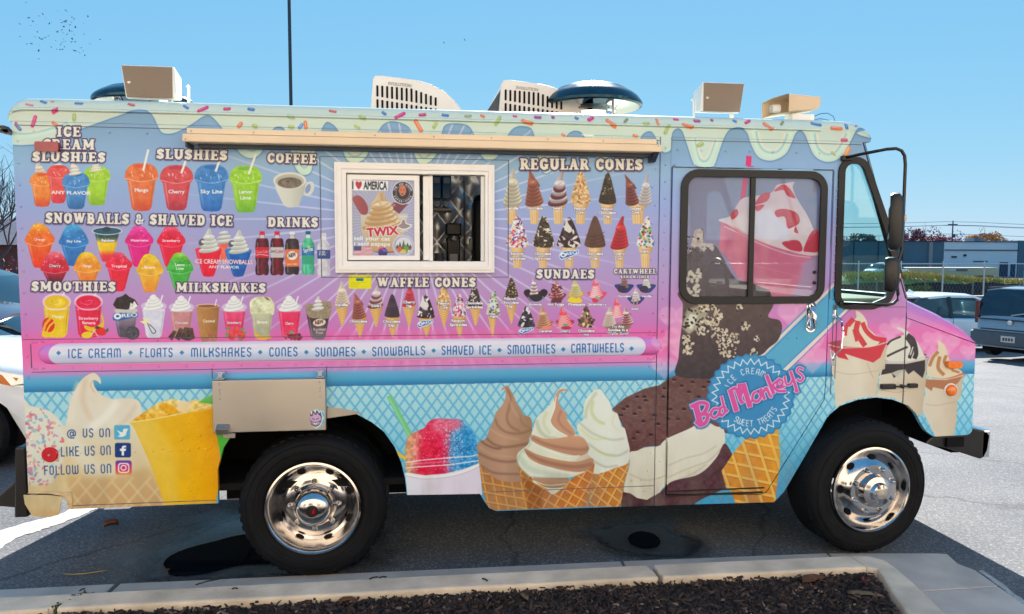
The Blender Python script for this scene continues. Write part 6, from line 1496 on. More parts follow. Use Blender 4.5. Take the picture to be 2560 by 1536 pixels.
# roof gear
def speaker(x0, x1, z0, z1, side, label):
    # grille leans back; body tapers away; yoke on one side
    y0 = .15; d = .17
    s = MB(); t = .012
    fx0, fx1 = x0, x1
    sk = .03 * side
    v = [(x0 + (.012 if side > 0 else 0), y0, z0), (x1 - (.018 if side < 0 else .0), y0, z0), (x1, y0 - .03, z1), (x0, y0 - .03, z1),
         (x0 + .05 + sk, y0 + d, z0 + .03), (x1 - .05 + sk, y0 + d, z0 + .03), (x1 - .05 + sk, y0 + d, z1 - .02), (x0 + .05 + sk, y0 + d, z1 - .02)]
    b = MB().add(v, [(0, 1, 2, 3), (4, 7, 6, 5), (0, 4, 5, 1), (1, 5, 6, 2), (2, 6, 7, 3), (3, 7, 4, 0)]).build('loudspeaker', WHITER, truck, bevel=.012, seg=3, label=label)
    def L(a, c): return a + (c - a)
    g = [(x0 + .022, y0 - .0045, z0 + .008), (x1 - .022, y0 - .0045, z0 + .008), (x1 - .012, y0 - .034, z1 - .008), (x0 + .010, y0 - .034, z1 - .008)]
    MB().add(g + [(a, c + .01, e) for a, c, e in g], [(0, 1, 2, 3), (0, 4, 5, 1), (1, 5, 6, 2), (2, 6, 7, 3), (3, 7, 4, 0)]).build('grille', GREYP, b)
    MB().lathe([(0, -.004), (.010, -.003), (.012, 0)], ((x0 + .04), y0 - .016, z0 + .09), n=12).build('badge', STEEL, b)
    sx = x1 + .01 if side > 0 else x0 - .035
    MB().tube([(sx + .02, y0 + .1, z0 + .1), (sx + .03, y0 + .09, z0 + .09), (sx + .03, y0 + .08, 2.70)], .009, 8).tube([(x0 + .03, y0 + .08, 2.70), (x1, y0 + .08, 2.70)], .008, 6).box(x1 - .06, x1 - .04, y0 + .04, y0 + .06, 2.69, z0 + .01).build('yoke', WHITER, b, smooth=40)
speaker(-1.60, -1.315, 2.725, 2.905, 1, 'left loudspeaker on the roof with taupe grille')
speaker(1.742, 2.02, 2.742, 2.922, -1, 'right loudspeaker on the roof with taupe grille')
hn = MB().add([(2.305, .12, 2.755), (2.305, .12, 2.868), (2.535, .14, 2.858), (2.52, .14, 2.785), (2.305, .30, 2.755), (2.305, .30, 2.862), (2.535, .26, 2.855), (2.52, .26, 2.785)], [(0, 3, 2, 1), (4, 5, 6, 7), (1, 2, 6, 5), (0, 4, 7, 3), (2, 3, 7, 6)]).add([(2.305, .12, 2.755), (2.305, .12, 2.868), (2.215, .16, 2.845), (2.218, .16, 2.742), (2.305, .30, 2.755), (2.305, .30, 2.862), (2.215, .30, 2.84), (2.218, .30, 2.742)], [(1, 5, 6, 2), (0, 3, 7, 4), (4, 7, 6, 5)]).build('horn_speaker', mat('cream_plastic', 'd9bf9f', .45, nz=.04), truck, bevel=.008, label='small cream horn speaker near the front of the roof')
MB().box(2.35, 2.50, .16, .26, 2.70, 2.755).build('horn_bracket', WHITEP, hn, bevel=.006)
MB().lathe([(.025, -.05), (.03, 0)], (2.29, .22, 2.79), ax='X', n=12).build('horn_driver', WHITEP, hn)
MB().tube([(2.50, .2, 2.74), (2.56, .2, 2.765), (2.61, .2, 2.77), (2.65, .2, 2.75), (2.67, .2, 2.70)], .003, 5).tube([(2.50, .2, 2.72), (2.56, .2, 2.735), (2.62, .2, 2.725), (2.65, .2, 2.70)], .003, 5).build('speaker_wire', mat('blue_wire', '3c6c98', .4, nz=.05), hn)
ACM = mat('aircon_shroud', 'ddd6d0', .35, nz=.03, ns=6)
def aircon(x0, x1, h, label):
    y0, y1 = .85, 1.6; zb = 2.70; W = x1 - x0
    prof = [(x0 - .03, zb), (x0, 3.04), (x0 + .012, 3.062), (x0 + .06, 3.066), (x0 + W * .3, 3.056), (x0 + W * .5, 3.042), (x0 + W * .65, 3.018), (x0 + W * .8, 2.975), (x0 + W * .92, 2.91), (x1, 2.85), (x1 + .03, zb)]
    a = MB().plate(prof[::-1], [], y0 + .02, y1).build('air_conditioner', ACM, truck, bevel=.02, seg=3, label=label)
    sl = MB()
    for k in range(13):
        x = x0 + .022 + k * .0325; t = float(np.interp(x, [x0, x0 + .25, x0 + .46], [3.0, 2.985, 2.915]))
        b_ = 2.925 + .0 * k - (k * .0042); 
        if t - b_ > .012: sl.plate(rrect(x, b_, x + .014, t, .004, 2), [], y0 + .016, y0 + .0199)
        sl.plate(rrect(x, 2.80, x + .014, b_ - .018, .004, 2), [], y0 + .016, y0 + .0199)
    sl.split('vent_slot', DARK, a)
    nm = bpy.data.curves.new('lettering', 'FONT'); nm.body = 'EVOLUTION'; nm.size = .028; nm.extrude = .001; nm.offset = .0004
    o_ = bpy.data.objects.new('lettering', nm); COL.objects.link(o_); bpy.context.view_layer.update(); me = bpy.data.meshes.new_from_object(o_); bpy.data.objects.remove(o_); 
    q = bpy.data.objects.new('lettering', me); me.materials.clear(); me.materials.append(mat('grey_lettering', 'a09890', .5, nz=.05)); COL.objects.link(q); q.parent = a; q.location = Vector((x0 + .10, y0 + .017, 3.005)) - truck.location; q.rotation_euler = (math.pi / 2, math.radians(4), 0)
    MB().plate([(x0 - .10, 2.85), (x0 - .005, 3.0), (x0 - .005, 2.70), (x0 - .10, 2.70)], [], y0 + .06, y0 + .5).build('side_louvre', mat('louvre_dark', '3a4450', .5, nz=.2), a) if x0 > .3 else None
aircon(-.27, .33, 0, 'left roof air conditioner with slotted white shroud')
aircon(.60, 1.2, 0, 'right roof air conditioner partly behind the dome vent')
def dome(cx, cy, r, m_, label, zb=2.945, h=.14):
    prof = [(r * .96, -.03), (r * 1.0, -.022), (r * 1.01, -.006), (r * .985, .01), (r * .93, .26 * h), (r * .84, .45 * h), (r * .82, .47 * h), (r * .68, .72 * h), (r * .5, .88 * h), (r * .3, .97 * h), (0, h)]
    a = MB().lathe(prof, (cx, cy, zb), ax='Z', n=44).build('vent_dome', m_, truck, smooth=40, label=label)
    MB().lathe([(r * .955, -.028), (r * .9, .0), (r * .6, .02), (0, .02)], (cx, cy, zb - .002), ax='Z', n=40).build('dome_lining', STEEL, a, smooth=1)
    MB().lathe([(r * .46, -.25), (r * .46, -.07), (r * .50, -.06), (r * .50, -.045), (r * .46, -.04), (r * .55, .0), (r * .62, .015)], (cx, cy, zb), ax='Z', n=32).build('vent_collar', CHROME, a, smooth=30)
    lg = MB()
    for k in range(4):
        t = k * math.pi / 2 + .6; lg.tube([(cx + r * .56 * math.cos(t), cy + r * .56 * math.sin(t), zb - .2), (cx + r * .56 * math.cos(t), cy + r * .56 * math.sin(t), zb + .01)], .008, 6)
    lg.split('vent_leg', STEEL, a)
NAVY = mat('dark_teal_spun_metal', '20404e', .2, .6, nz=.12, ns=9, rn=.06)
dome(1.265, 1.0, .36, NAVY, 'dark blue dome vent at the middle of the roof')
dome(-1.775, 1.0, .31, NAVY, 'dark blue dome vent behind the left loudspeaker', 2.875, .10)
# ---------------------------------------------------------------- ground
def gz(Y): return 0. if Y < 3 else max(-.07 * (Y - 3), -1.)
def asphalt(name, base, wet=0):
    m = bpy.data.materials.new(name); m.use_nodes = True
    n, l = m.node_tree.nodes, m.node_tree.links; b = n['Principled BSDF']; tc = n.new('ShaderNodeTexCoord')
    v = n.new('ShaderNodeTexVoronoi'); v.inputs['Scale'].default_value = 95.; l.new(tc.outputs['Object'], v.inputs['Vector'])
    sp = n.new('ShaderNodeSeparateColor'); l.new(v.outputs['Color'], sp.inputs[0])
    r1 = n.new('ShaderNodeMapRange'); r1.inputs['From Min'].default_value = .72; r1.inputs['From Max'].default_value = 1.; r1.inputs['To Max'].default_value = .11 if not wet else .05; l.new(sp.outputs[0], r1.inputs[0])
    t = n.new('ShaderNodeTexNoise'); t.inputs['Scale'].default_value = .9; t.inputs['Detail'].default_value = 8.; l.new(tc.outputs['Object'], t.inputs['Vector'])
    t2 = n.new('ShaderNodeTexNoise'); t2.inputs['Scale'].default_value = 60.; t2.inputs['Detail'].default_value = 3.; l.new(tc.outputs['Object'], t2.inputs['Vector'])
    cr = n.new('ShaderNodeValToRGB'); l.new(t.outputs[0], cr.inputs[0]); e = cr.color_ramp.elements
    vc = n.new('ShaderNodeTexVoronoi'); vc.feature = 'DISTANCE_TO_EDGE'; vc.inputs['Scale'].default_value = .42; wv = n.new('ShaderNodeTexNoise'); wv.inputs['Scale'].default_value = 1.7; wv.inputs['Detail'].default_value = 6.; l.new(tc.outputs['Object'], wv.inputs['Vector']); ad = n.new('ShaderNodeMix'); ad.data_type = 'RGBA'; ad.inputs[0].default_value = .35; l.new(tc.outputs['Object'], ad.inputs[6]); l.new(wv.outputs['Color'], ad.inputs[7]); l.new(ad.outputs[2], vc.inputs['Vector']); ck = n.new('ShaderNodeMapRange'); ck.inputs['From Max'].default_value = .006; ck.inputs['To Min'].default_value = .35; l.new(vc.outputs['Distance'], ck.inputs[0])
    e[0].position = .35; e[0].color = [c * .8 for c in base] + [1]; e[1].position = .65; e[1].color = [base[0] * 1.25, base[1] * 1.18, base[2] * 1.08, 1]
    m1 = n.new('ShaderNodeMix'); m1.data_type = 'RGBA'; m1.blend_type = 'MULTIPLY'; m1.inputs[0].default_value = .8; l.new(cr.outputs[0], m1.inputs[6])
    r2 = n.new('ShaderNodeMapRange'); r2.inputs['From Min'].default_value = .3; r2.inputs['From Max'].default_value = .7; r2.inputs['To Min'].default_value = .45; r2.inputs['To Max'].default_value = 1.4; l.new(t2.outputs[0], r2.inputs[0]); l.new(r2.outputs[0], m1.inputs[7])
    m2 = n.new('ShaderNodeMix'); m2.data_type = 'RGBA'; m2.blend_type = 'ADD'; m2.inputs[0].default_value = 1.; l.new(m1.outputs[2], m2.inputs[6]); l.new(r1.outputs[0], m2.inputs[7]); m3 = n.new('ShaderNodeMix'); m3.data_type = 'RGBA'; m3.blend_type = 'MULTIPLY'; m3.inputs[0].default_value = .8; l.new(m2.outputs[2], m3.inputs[6]); l.new(ck.outputs[0], m3.inputs[7]); l.new(m3.outputs[2], b.inputs['Base Color'])
    bp = n.new('ShaderNodeBump'); bp.inputs['Strength'].default_value = .5 if not wet else .25; bp.inputs['Distance'].default_value = .006; l.new(t2.outputs[0], bp.inputs['Height']); l.new(bp.outputs[0], b.inputs['Normal'])
    b.inputs['Roughness'].default_value = .85 if not wet else .28
    return m
ASPH = asphalt('asphalt', (.094, .102, .118)); WET = asphalt('wet_asphalt', (.035, .042, .052), 1)
gx_ = [-400, -120, -40, -12, -6, 0, 6, 12, 40, 120, 400]; gy_ = [-60, -20, -6, -2, 0, 3, 5, 10, 14, 17.286, 25, 40, 80, 160, 400, 900]
v = [(x, y, gz(y)) for y in gy_ for x in gx_]; nx = len(gx_)
f = [(j * nx + i, j * nx + i + 1, (j + 1) * nx + i + 1, (j + 1) * nx + i) for j in range(len(gy_) - 1) for i in range(nx - 1)]
struct(MB().add(v, f).build('parking_lot', ASPH))
def sheet(name, pts, z, m, jag=0., seed=1):
    R = random.Random(seed); out = []
    for i in range(len(pts)):
        a, b = Vector(pts[i]), Vector(pts[(i + 1) % len(pts)])
        for k in range(6):
            p = a.lerp(b, k / 6); out.append((p.x + R.uniform(-jag, jag), p.y + R.uniform(-jag, jag)))
    tr = geometry.tessellate_polygon([[Vector((p[0], p[1], 0)) for p in out]])
    return MB().add([(p[0], p[1], z) for p in out], [tuple(t) for t in tr]).build(name, m)
WATER = mat('puddle_water', '07141f', .02, spec=.6, bump=.02, bs=3.)
def fade(m, noise=9., amt=.7, lo=.15, hi=.55):
    # ragged soft border from the 'edge' attribute (0 at the rim, 1 inside)
    n, l = m.node_tree.nodes, m.node_tree.links; at = n.new('ShaderNodeAttribute'); at.attribute_name = 'edge'; t = n.new('ShaderNodeTexNoise'); t.inputs['Scale'].default_value = noise; t.inputs['Detail'].default_value = 8.
    tc = n.new('ShaderNodeTexCoord'); l.new(tc.outputs['Object'], t.inputs['Vector']); s1 = n.new('ShaderNodeMath'); s1.operation = 'MULTIPLY_ADD'; s1.inputs[1].default_value = amt; l.new(t.outputs[0], s1.inputs[0]); l.new(at.outputs['Fac'], s1.inputs[2])
    r = n.new('ShaderNodeMapRange'); r.inputs['From Min'].default_value = lo + amt * .5; r.inputs['From Max'].default_value = hi + amt * .5; l.new(s1.outputs[0], r.inputs[0])
    tr = n.new('ShaderNodeBsdfTransparent'); mx = n.new('ShaderNodeMixShader'); l.new(r.outputs[0], mx.inputs[0]); l.new(tr.outputs[0], mx.inputs[1]); l.new(n['Principled BSDF'].outputs[0], mx.inputs[2]); l.new(mx.outputs[0], n['Material Output'].inputs[0]); return m
def softsheet(name, pts, z, m, cen, grow=1.25):
    P = smooth(np.array(pts), 5); c = np.array(cen); v = [(c[0], c[1], z)]; e = [1.]; N = len(P)
    for q, w in ((.5, 1.), (.8, .8), (grow, 0.)):
        for p in P: a = c + (p - c) * q; v.append((a[0], a[1], z)); e.append(w)
    f = [(0, 1 + k, 1 + (k + 1) % N) for k in range(N)]
    for r_ in range(2):
        for k in range(N): a = 1 + r_ * N + k; b_ = 1 + r_ * N + (k + 1) % N; f.append((a, a + N, b_ + N, b_))
    o = MB().add(v, f).build(name, m); at = o.data.attributes.new('edge', 'FLOAT', 'POINT'); at.data.foreach_set('value', e); return o
fade(WET, 7., .9, .05, .6); DAMP = fade(asphalt('damp_asphalt', (.05, .054, .062), 1), 4., 1.1, .1, .9)
W1 = [(-1.572, 0.266), (-1.612, 0.489), (-1.510, 0.642), (-1.357, 0.937), (-1.180, 0.971), (-0.7, 0.85), (-.4, .4), (-0.6, 0.1), (-1.202, 0.04), (-1.480, 0.05)]
W2 = [(1.182, 0.475), (1.302, 0.509), (1.426, 0.594), (1.551, 0.586), (1.666, 0.548), (1.72, 0.383), (1.80, 0.250), (1.732, 0.134), (1.657, 0.044), (1.516, 0.034), (1.370, 0.080), (1.271, 0.176), (1.219, 0.285)]
for z, m_, g_ in ((.003, DAMP, 1.7), (.005, WET, 1.2)):
    struct(softsheet('wet_patch', W1, z, m_, (-1.1, .42), g_)); struct(softsheet('wet_patch', W2, z, m_, (1.48, .3), g_))
def csm(p): return [tuple(q) for q in smooth(np.array(p), 4)]
tag(sheet('puddle', csm([(-1.447, 0.170), (-1.51, 0.285), (-1.50, 0.41), (-1.42, 0.52), (-1.30, 0.60), (-1.17, 0.69), (-0.95, 0.72), (-0.7, 0.6), (-0.7, 0.224), (-.9, .20), (-1.056, 0.195), (-1.2, 0.11), (-1.34, 0.085), (-1.42, 0.115)]), .008, WATER, .002, 3), 'large dark puddle left of the rear wheel', 'puddle')
tag(sheet('puddle', csm([(1.375, 0.22), (1.378, 0.32), (1.43, 0.40), (1.50, 0.435), (1.56, 0.40), (1.585, 0.31), (1.56, 0.21), (1.50, .15), (1.425, 0.15)]), .008, WATER, .002, 4), 'small round puddle under the side door', 'puddle')
tag(sheet('puddle', [(-1.5, 2.6), (-1.2, 3.0), (-.6, 3.0), (-.5, 2.5), (-1.0, 2.3)], .008, WATER, .02, 5), 'sunlit puddle beyond the rear axle', 'puddle')
RWHITE = mat('rough_white', 'a9a9a8', .8, nz=.3, ns=30, bump=.3, bs=80)
sheet('white_strip', [(-2.607, 0.652), (-2.593, 0.855), (-2.503, 0.971), (-2.393, 1.154), (-2.30, 1.40), (-2.2, 1.9), (-2.42, 1.9), (-2.520, 1.287), (-2.678, 1.113), (-2.9, 0.8), (-2.9, .2)], .004, RWHITE, .012, 6)['kind'] = 'structure'  # pale ragged strip across the asphalt at the rear
sheet('white_strip', [(3.31, -.40), (3.345, -.40), (3.30, -.65), (3.25, -.86), (3.21, -1.2), (3.16, -1.2), (3.21, -.86), (3.268, -.65)], .004, RWHITE, .006, 7)['kind'] = 'structure'  # worn paint line along the apron edge
# ---- curb, gutter, apron: each stone and slab a piece
CONC = mat('curb_concrete', 'd3c3ad', .85, nz=.24, ns=5, bump=.35, bs=120); CONC2 = mat('gutter_concrete', 'bcb2a8', .85, nz=.18, ns=3.5, bump=.3, bs=90)
curb = thing('planter_curb', 'cracked concrete curb round the mulch bed in front of the truck', 'curb', (0, -.45, 0))
def prism(pts, z0, z1, name, m, par, bev=.012):
    n_ = len(pts); v = [(p[0], p[1], z0) for p in pts] + [(p[0], p[1], z1) for p in pts]
    f = [tuple(range(n_))[::-1], tuple(range(n_, 2 * n_))] + [(i, (i + 1) % n_, n_ + (i + 1) % n_, n_ + i) for i in range(n_)]
    return MB().add(v, f).build(name, m, par, bevel=bev)
RR = random.Random(5)
def edge(x, b): return b + (-.0 if x < 0 else -.018 * x) 
def jitter(a, b, n, amp):
    return [(a[0] + (b[0] - a[0]) * t + RR.uniform(-amp, amp), a[1] + (b[1] - a[1]) * t + RR.uniform(-amp, amp)) for t in [i / n for i in range(1, n)]]
def stone(x0, x1, sl=.0):
    a, b, c, d = (x0, edge(x0, -.505)), (x1, edge(x1, -.505)), (x1 - sl, edge(x1, -.34)), (x0 - sl, edge(x0, -.34))
    pts = [a] + jitter(a, b, 8, .004) + [b] + jitter(b, c, 5, .008) + [c] + jitter(c, d, 8, .003) + [d] + jitter(d, a, 5, .008)
    prism(pts, -.1, .13, 'curb_stone', CONC, curb)
stone(-5.2, -3.3); stone(-3.28, -1.80, -.10); stone(-1.755, 1.303, -.02 if 0 else .01); stone(1.322, 2.50)
cs = [(2.50, -.55), (2.50, -.385), (2.60, -.40), (2.665, -.47), (2.66, -.56), (2.632, -.75), (2.59, -.955), (2.52, -1.25), (2.2, -1.9), (2.06, -1.84), (2.30, -1.28), (2.38, -1.05), (2.45, -.84), (2.52, -.66), (2.545, -.575)]
prism(cs, -.1, .13, 'curb_stone', CONC, curb)
apr = thing('concrete_gutter', 'flush grey concrete gutter and apron slabs along the curb', 'gutter', (0, -.15, 0))
def slab(pts, name='slab'):
    prism(pts, -.12, .006, name, CONC2, apr, .006)
slab([(-5.2, -.36), (-1.72, -.345), (-1.69, .035), (-5.2, .05)]); slab([(-1.695, -.345), (1.205, -.365), (1.235, -.015), (-1.66, .035)]); slab([(1.225, -.365), (2.50, -.39), (2.55, -.055), (1.25, -.015)])
slab([(2.515, -.39), (2.60, -.395), (2.67, -.47), (2.655, -.61), (3.265, -.61), (3.295, -.40), (3.26, -.30), (3.30, -.158), (3.19, -.135), (2.565, -.06)])
slab([(2.65, -.618), (3.263, -.618), (3.225, -.84), (3.17, -1.2), (2.52, -1.3), (2.60, -.95)]); slab([(2.52, -1.308), (3.168, -1.208), (2.9, -2.2), (2.2, -2.0)])
# ---- mulch
MUL = [mat('bark_mulch_dark', '2a2220', .9, nz=.5, ns=9), mat('bark_mulch_brown', '46362e', .9, nz=.5, ns=9), mat('bark_mulch_pale', '7c6a5c', .9, nz=.4, ns=9)]
struct(MB().add([(-5.2, -.5, .078), (2.53, -.5, .078), (2.3, -1.3, .078), (2.0, -2.4, .078), (-5.2, -2.4, .078)], [(0, 4, 3, 2, 1)]).build('mulch_bed', MUL[0]))
nr = np.random.RandomState(3)
def chips(n, m, s0, s1, nm):
    x = nr.uniform(-3.4, 2.55, n); y = -.51 - np.abs(nr.rand(n)) ** 1.3 * 1.3
    lim = np.interp(-y, [.5, .66, .84, 1.05, 1.3, 1.9], [2.54, 2.51, 2.44, 2.37, 2.29, 2.0]); k = x < lim - .01; x, y = x[k], y[k]; n = len(x)
    L = nr.uniform(s0, s1, n); W = L * nr.uniform(.12, .3, n); H = nr.uniform(.002, .006, n); a = nr.uniform(0, math.pi, n); z = .078 + nr.uniform(0, .035, n) * (nr.rand(n) ** .5); tl = nr.normal(0, .25, n)
    base = np.array([(-1, -1, -1), (1, -.6, -1), (1, .6, -1), (-1, 1, -1), (-.9, -.5, 1), (.8, -.4, 1), (.8, .4, 1), (-.9, .5, 1)], float)
    V = np.zeros((n, 8, 3)); bx = base[None, :, 0] * L[:, None] / 2; by = base[None, :, 1] * W[:, None] / 2; bz = base[None, :, 2] * H[:, None]
    V[..., 2] = z[:, None] + bz + bx * np.sin(tl)[:, None]; ca, sa = np.cos(a)[:, None], np.sin(a)[:, None]
    V[..., 0] = x[:, None] + bx * ca - by * sa; V[..., 1] = y[:, None] + bx * sa + by * ca
    F = np.array([(0, 1, 5, 4), (1, 2, 6, 5), (2, 3, 7, 6), (3, 0, 4, 7), (4, 5, 6, 7)])
    F = (F[None] + np.arange(n)[:, None, None] * 8).reshape(-1)
    me = bpy.data.meshes.new(nm); me.vertices.add(n * 8); me.vertices.foreach_set('co', V.ravel()); me.loops.add(len(F)); me.loops.foreach_set('vertex_index', F.astype(np.int32))
    me.polygons.add(len(F) // 4); me.polygons.foreach_set('loop_start', np.arange(0, len(F), 4, dtype=np.int32)); me.polygons.foreach_set('loop_total', np.full(len(F) // 4, 4, np.int32)); me.update(calc_edges=True); me.validate()
    me.materials.append(m); o = bpy.data.objects.new(nm, me); COL.objects.link(o); tag(o, None, None, kind='stuff')
    return o
tag(chips(15000, MUL[0], .015, .05, 'bark_mulch'), 'dark shredded bark mulch filling the bed', 'mulch'); tag(chips(8000, MUL[1], .015, .055, 'bark_mulch'), 'brown shredded bark pieces over the bed', 'mulch'); tag(chips(1400, MUL[2], .012, .04, 'bark_mulch'), 'paler weathered bark pieces over the bed', 'mulch')
# leaves
LF = mat('dry_leaf_brown', '7a4c30', .7, nz=.25, ns=30); LF2 = mat('dry_leaf_tan', '806a50', .75, nz=.2, ns=30)
def leaf(name, x, y, z, L, W, a, m, lab_, curl=.25):
    N = 7; v = []; f = []
    for i in range(N + 1):
        t = i / N; w = W * math.sin(math.pi * min(t * .9 + .08, 1)) * (1 + .25 * math.sin(9 * t)); 
        for s in (-1, 0, 1):
            lx, ly = (t - .5) * L, s * w / 2; v.append((x + lx * math.cos(a) - ly * math.sin(a), y + lx * math.sin(a) + ly * math.cos(a), z + abs(s) * W * curl + .15 * W * math.sin(3 * t)))
    for i in range(N):
        for s in (0, 1): k = i * 3 + s; f.append((k, k + 1, k + 4, k + 3))
    o = MB().add(v, f).build(name, m, smooth=1); md = o.modifiers.new('thick', 'SOLIDIFY'); md.thickness = .0012
    tag(o, lab_, 'leaf')
leaf('dry_leaf', -2.06, .954, .01, .09, .07, .4, LF, 'brown leaf on the shaded asphalt left of the puddle', .5)
leaf('dry_leaf', 2.14, -.62, .095, .14, .08, .25, LF, 'large curled brown leaf on the mulch near the curb corner')
leaf('dry_leaf', 2.33, -.80, .09, .17, .05, -.35, LF2, 'long grey tan leaf lying in the mulch')
leaf('dry_leaf', 2.44, -.63, .09, .07, .045, 1.0, mat('leaf_red', '7c3a34', .7, nz=.2, ns=30), 'reddish leaf at the inner corner of the curb')
leaf('dry_leaf', -.35, -.55, .10, .09, .05, .1, LF, 'small rust coloured leaf at the curb edge below the rear wheel')
leaf('dry_leaf', -1.45, .16, .012, .035, .025, .7, LF, 'tiny tan leaf at the edge of the large puddle')
leaf('dry_leaf', .55, -.60, .095, .08, .035, 2.0, LF2, 'pale dry leaf in the middle of the mulch')
tag(MB().tube([(-2.03, .20, .008), (-1.97, .185, .009), (-1.9, .19, .009), (-1.81, .225, .008)], .003, 5).build('straw', mat('yellow_straw', 'b09a48', .6, nz=.1), smooth=1), 'thin yellow straw on the asphalt near the curb', 'straw')
RS = random.Random(9)
TW = mat('dark_twig', '2c2022', .9, nz=.2)
for k, (x, y, L, a) in enumerate([(-1.15, -.33, .12, .5), (-.25, -.37, .05, .4), (-.2, -.36, .04, .1), (-.95, -.40, .03, .0), (.35, -.44, .04, -.9), (-1.72, -.33, .03, 1.)]):
    lb = ['long dark twig on the curb left of the rear wheel', 'short twig on the curb below the rear wheel', 'stubby twig beside another below the rear wheel', 'small bark scrap on the curb top', 'curved twig on the curb below the shaved ice', 'little twig by the curb crack'][k]
    tag(MB().tube([(x, y, .135), (x + L * .5 * math.cos(a), y + L * .5 * math.sin(a), .139), (x + L * math.cos(a), y + L * math.sin(a), .135)], .004, 5).build('twig', TW), lb, 'twig')
moss = MB()
for k in range(60):
    t = RS.random(); x, y = -1.79 + .1 * t * 1.1 + RS.uniform(-.016, .016), -.50 + .18 * t; moss.box(x, x + .008, y, y + .008, .09, .115 + RS.random() * .02)
tag(moss.build('moss', mat('moss_green', '4c5038', .95, nz=.3)), 'green moss in the curb crack', 'moss', kind='stuff')
# ---- light pole behind the truck
POLE = mat('dark_pole_paint', '26313c', .5, nz=.1)
lp = thing('lamp_pole', 'tall dark parking lot light pole behind the truck', 'lamp pole', (-4.12, 22, gz(22)))
MB().tube([(-4.12, 22, gz(22)), (-4.12, 22, 11.5)], [.062, .055], 12).build('pole', POLE, lp, smooth=40)
MB().lathe([(.0, 0), (.3, 0), (.3, .7), (0, .7)], (-4.12, 22, gz(22)), ax='Z', n=20).build('concrete_base', CONC, lp, smooth=40)
MB().box(-4.5, -3.74, 21.8, 22.2, 11.5, 11.7).build('lamp_head', POLE, lp, bevel=.03)
# ---- warehouse and things beyond the lot
TEAL = mat('warehouse_dark_teal', '4a6674', .6, nz=.08, ns=.3); LBL = mat('warehouse_blue_grey', 'd4d8dc', .6, nz=.06, ns=.3); TAN = mat('trailer_tan', 'b8ac88', .6, nz=.05, ns=1); LINE = mat('warehouse_reveal', '1c3450', .7, nz=.1)
bd = thing('warehouse', 'long low slate and blue grey warehouse beyond the fence', 'warehouse', (74, 85, -1))
KB = 89.28 / 154.28
def wbox(nm, m_, x0, x1, dy0, dy1, z0, z1, bot=False):
    MB().box(x0 * KB, x1 * KB, 85 + dy0 * KB, 85 + dy1 * KB, -1.05 if z0 <= -1 else 1.875 + (z0 - 1.875) * KB, 1.875 + (z1 - 1.875) * KB).build(nm, m_, bd)
wbox('dark_wall', TEAL, 40, 119.1, 0, 40, -1, 4.85); wbox('pale_wall', LBL, 119.15, 137.6, -.1, 40, -1, 4.75); wbox('end_wall', TEAL, 137.7, 230, -.2, 40, -1, 5.2)
wbox('parapet', LINE, 40, 137.6, -.4, -.15, 4.76, 4.95); wbox('reveal_band', LINE, 119.1, 137.6, -.4, -.15, 2.85, 3.05)
wbox('pilaster', mat('pilaster_grey', '8c8a8c', .6, nz=.1), 115.3, 116.2, -.3, -.02, -1, 4.7); wbox('roof_unit', TEAL, 128.2, 130.9, 2, 5, 4.9, 5.7)
for x, w, z0, z1 in ((133.2, 2.0, -3.2, .2), (136, 1.1, -3.2, -.2), (121, 1.2, 1.2, 1.6), (124, .6, 1.5, 2.0), (126.5, 3.5, .3, .5)):
    wbox('dock_door', LINE, x, x + w, -.35, -.14, z0, z1)
for i in range(12): wbox('panel_joint', LINE, 44 + i * 5.9, 44.15 + i * 5.9, -.2, -.02, -1, 4.7)
tr = thing('trailer', 'long tan box trailer in front of the warehouse', 'trailer', (58.5, 70, -1))
MB().box(53.0, 64.1, 70, 72.5, -.4, .40).build('box', TAN, tr); MB().box(53, 64.1, 69.97, 72.5, .41, .47).build('top_rail', mat('rail_cream', 'cfc9b4', .5, nz=.05), tr)
MB().box(58.0, 58.9, 69.95, 69.995, .10, .34).build('logo_panel', mat('sign_white', 'b8b8bc', .5, nz=.05), tr); MB().box(58.95, 60.3, 69.95, 69.995, .20, .30).box(58.95, 60.3, 69.95, 69.995, .08, .16).build('sign_stripe', mat('sign_navy', '1f3a66', .5, nz=.1), tr)
for x in (53.8, 55, 62, 63.2): MB().lathe([(.0, -.1), (.45, -.1), (.45, .2), (0, .2)], (x, 70.3, -.6), n=16).build('wheel', TYRE, tr)
# mound of rough grass
GR = mat('dry_grass_green', '6e7434', .95, nz=.45, ns=.8)
v = []; f = []
for i in range(61):
    x = 30 + i * .8
    for j in range(9):
        y = 47 + j * .75; h = math.sin(math.pi * j / 8); top = np.interp(x, [30, 39, 43, 49, 60, 78], [.25, .35, .0, -.3, -.2, -.3]) + .10 * math.sin(x * 1.7) + .06 * math.sin(x * 4.1 + j)
        v.append((x, y, -1.05 + (top + 1.05) * h))
for i in range(60):
    for j in range(8): a = i * 9 + j; f.append((a, a + 9, a + 10, a + 1))
struct(MB().add(v, f).build('grass_mound', GR))
def blades(n, xr, yr, zf, s, m, name, lab_, cat_):
    x = nr.uniform(*xr, n); y = nr.uniform(*yr, n); z = zf(x, y); a = nr.uniform(0, 3.14, n); h = s * nr.uniform(.4, 1.3, n); w = s * .22
    V = np.zeros((n, 3, 3)); V[:, 0] = np.stack([x - w * np.cos(a), y - w * np.sin(a), z], 1); V[:, 1] = np.stack([x + w * np.cos(a), y + w * np.sin(a), z], 1); V[:, 2] = np.stack([x + nr.uniform(-.5, .5, n) * s, y, z + h], 1)
    me = bpy.data.meshes.new(name); me.from_pydata(V.reshape(-1, 3).tolist(), [], [(3 * i, 3 * i + 1, 3 * i + 2) for i in range(n)]); me.materials.append(m)
    o = bpy.data.objects.new(name, me); COL.objects.link(o); tag(o, lab_, cat_, kind='stuff')
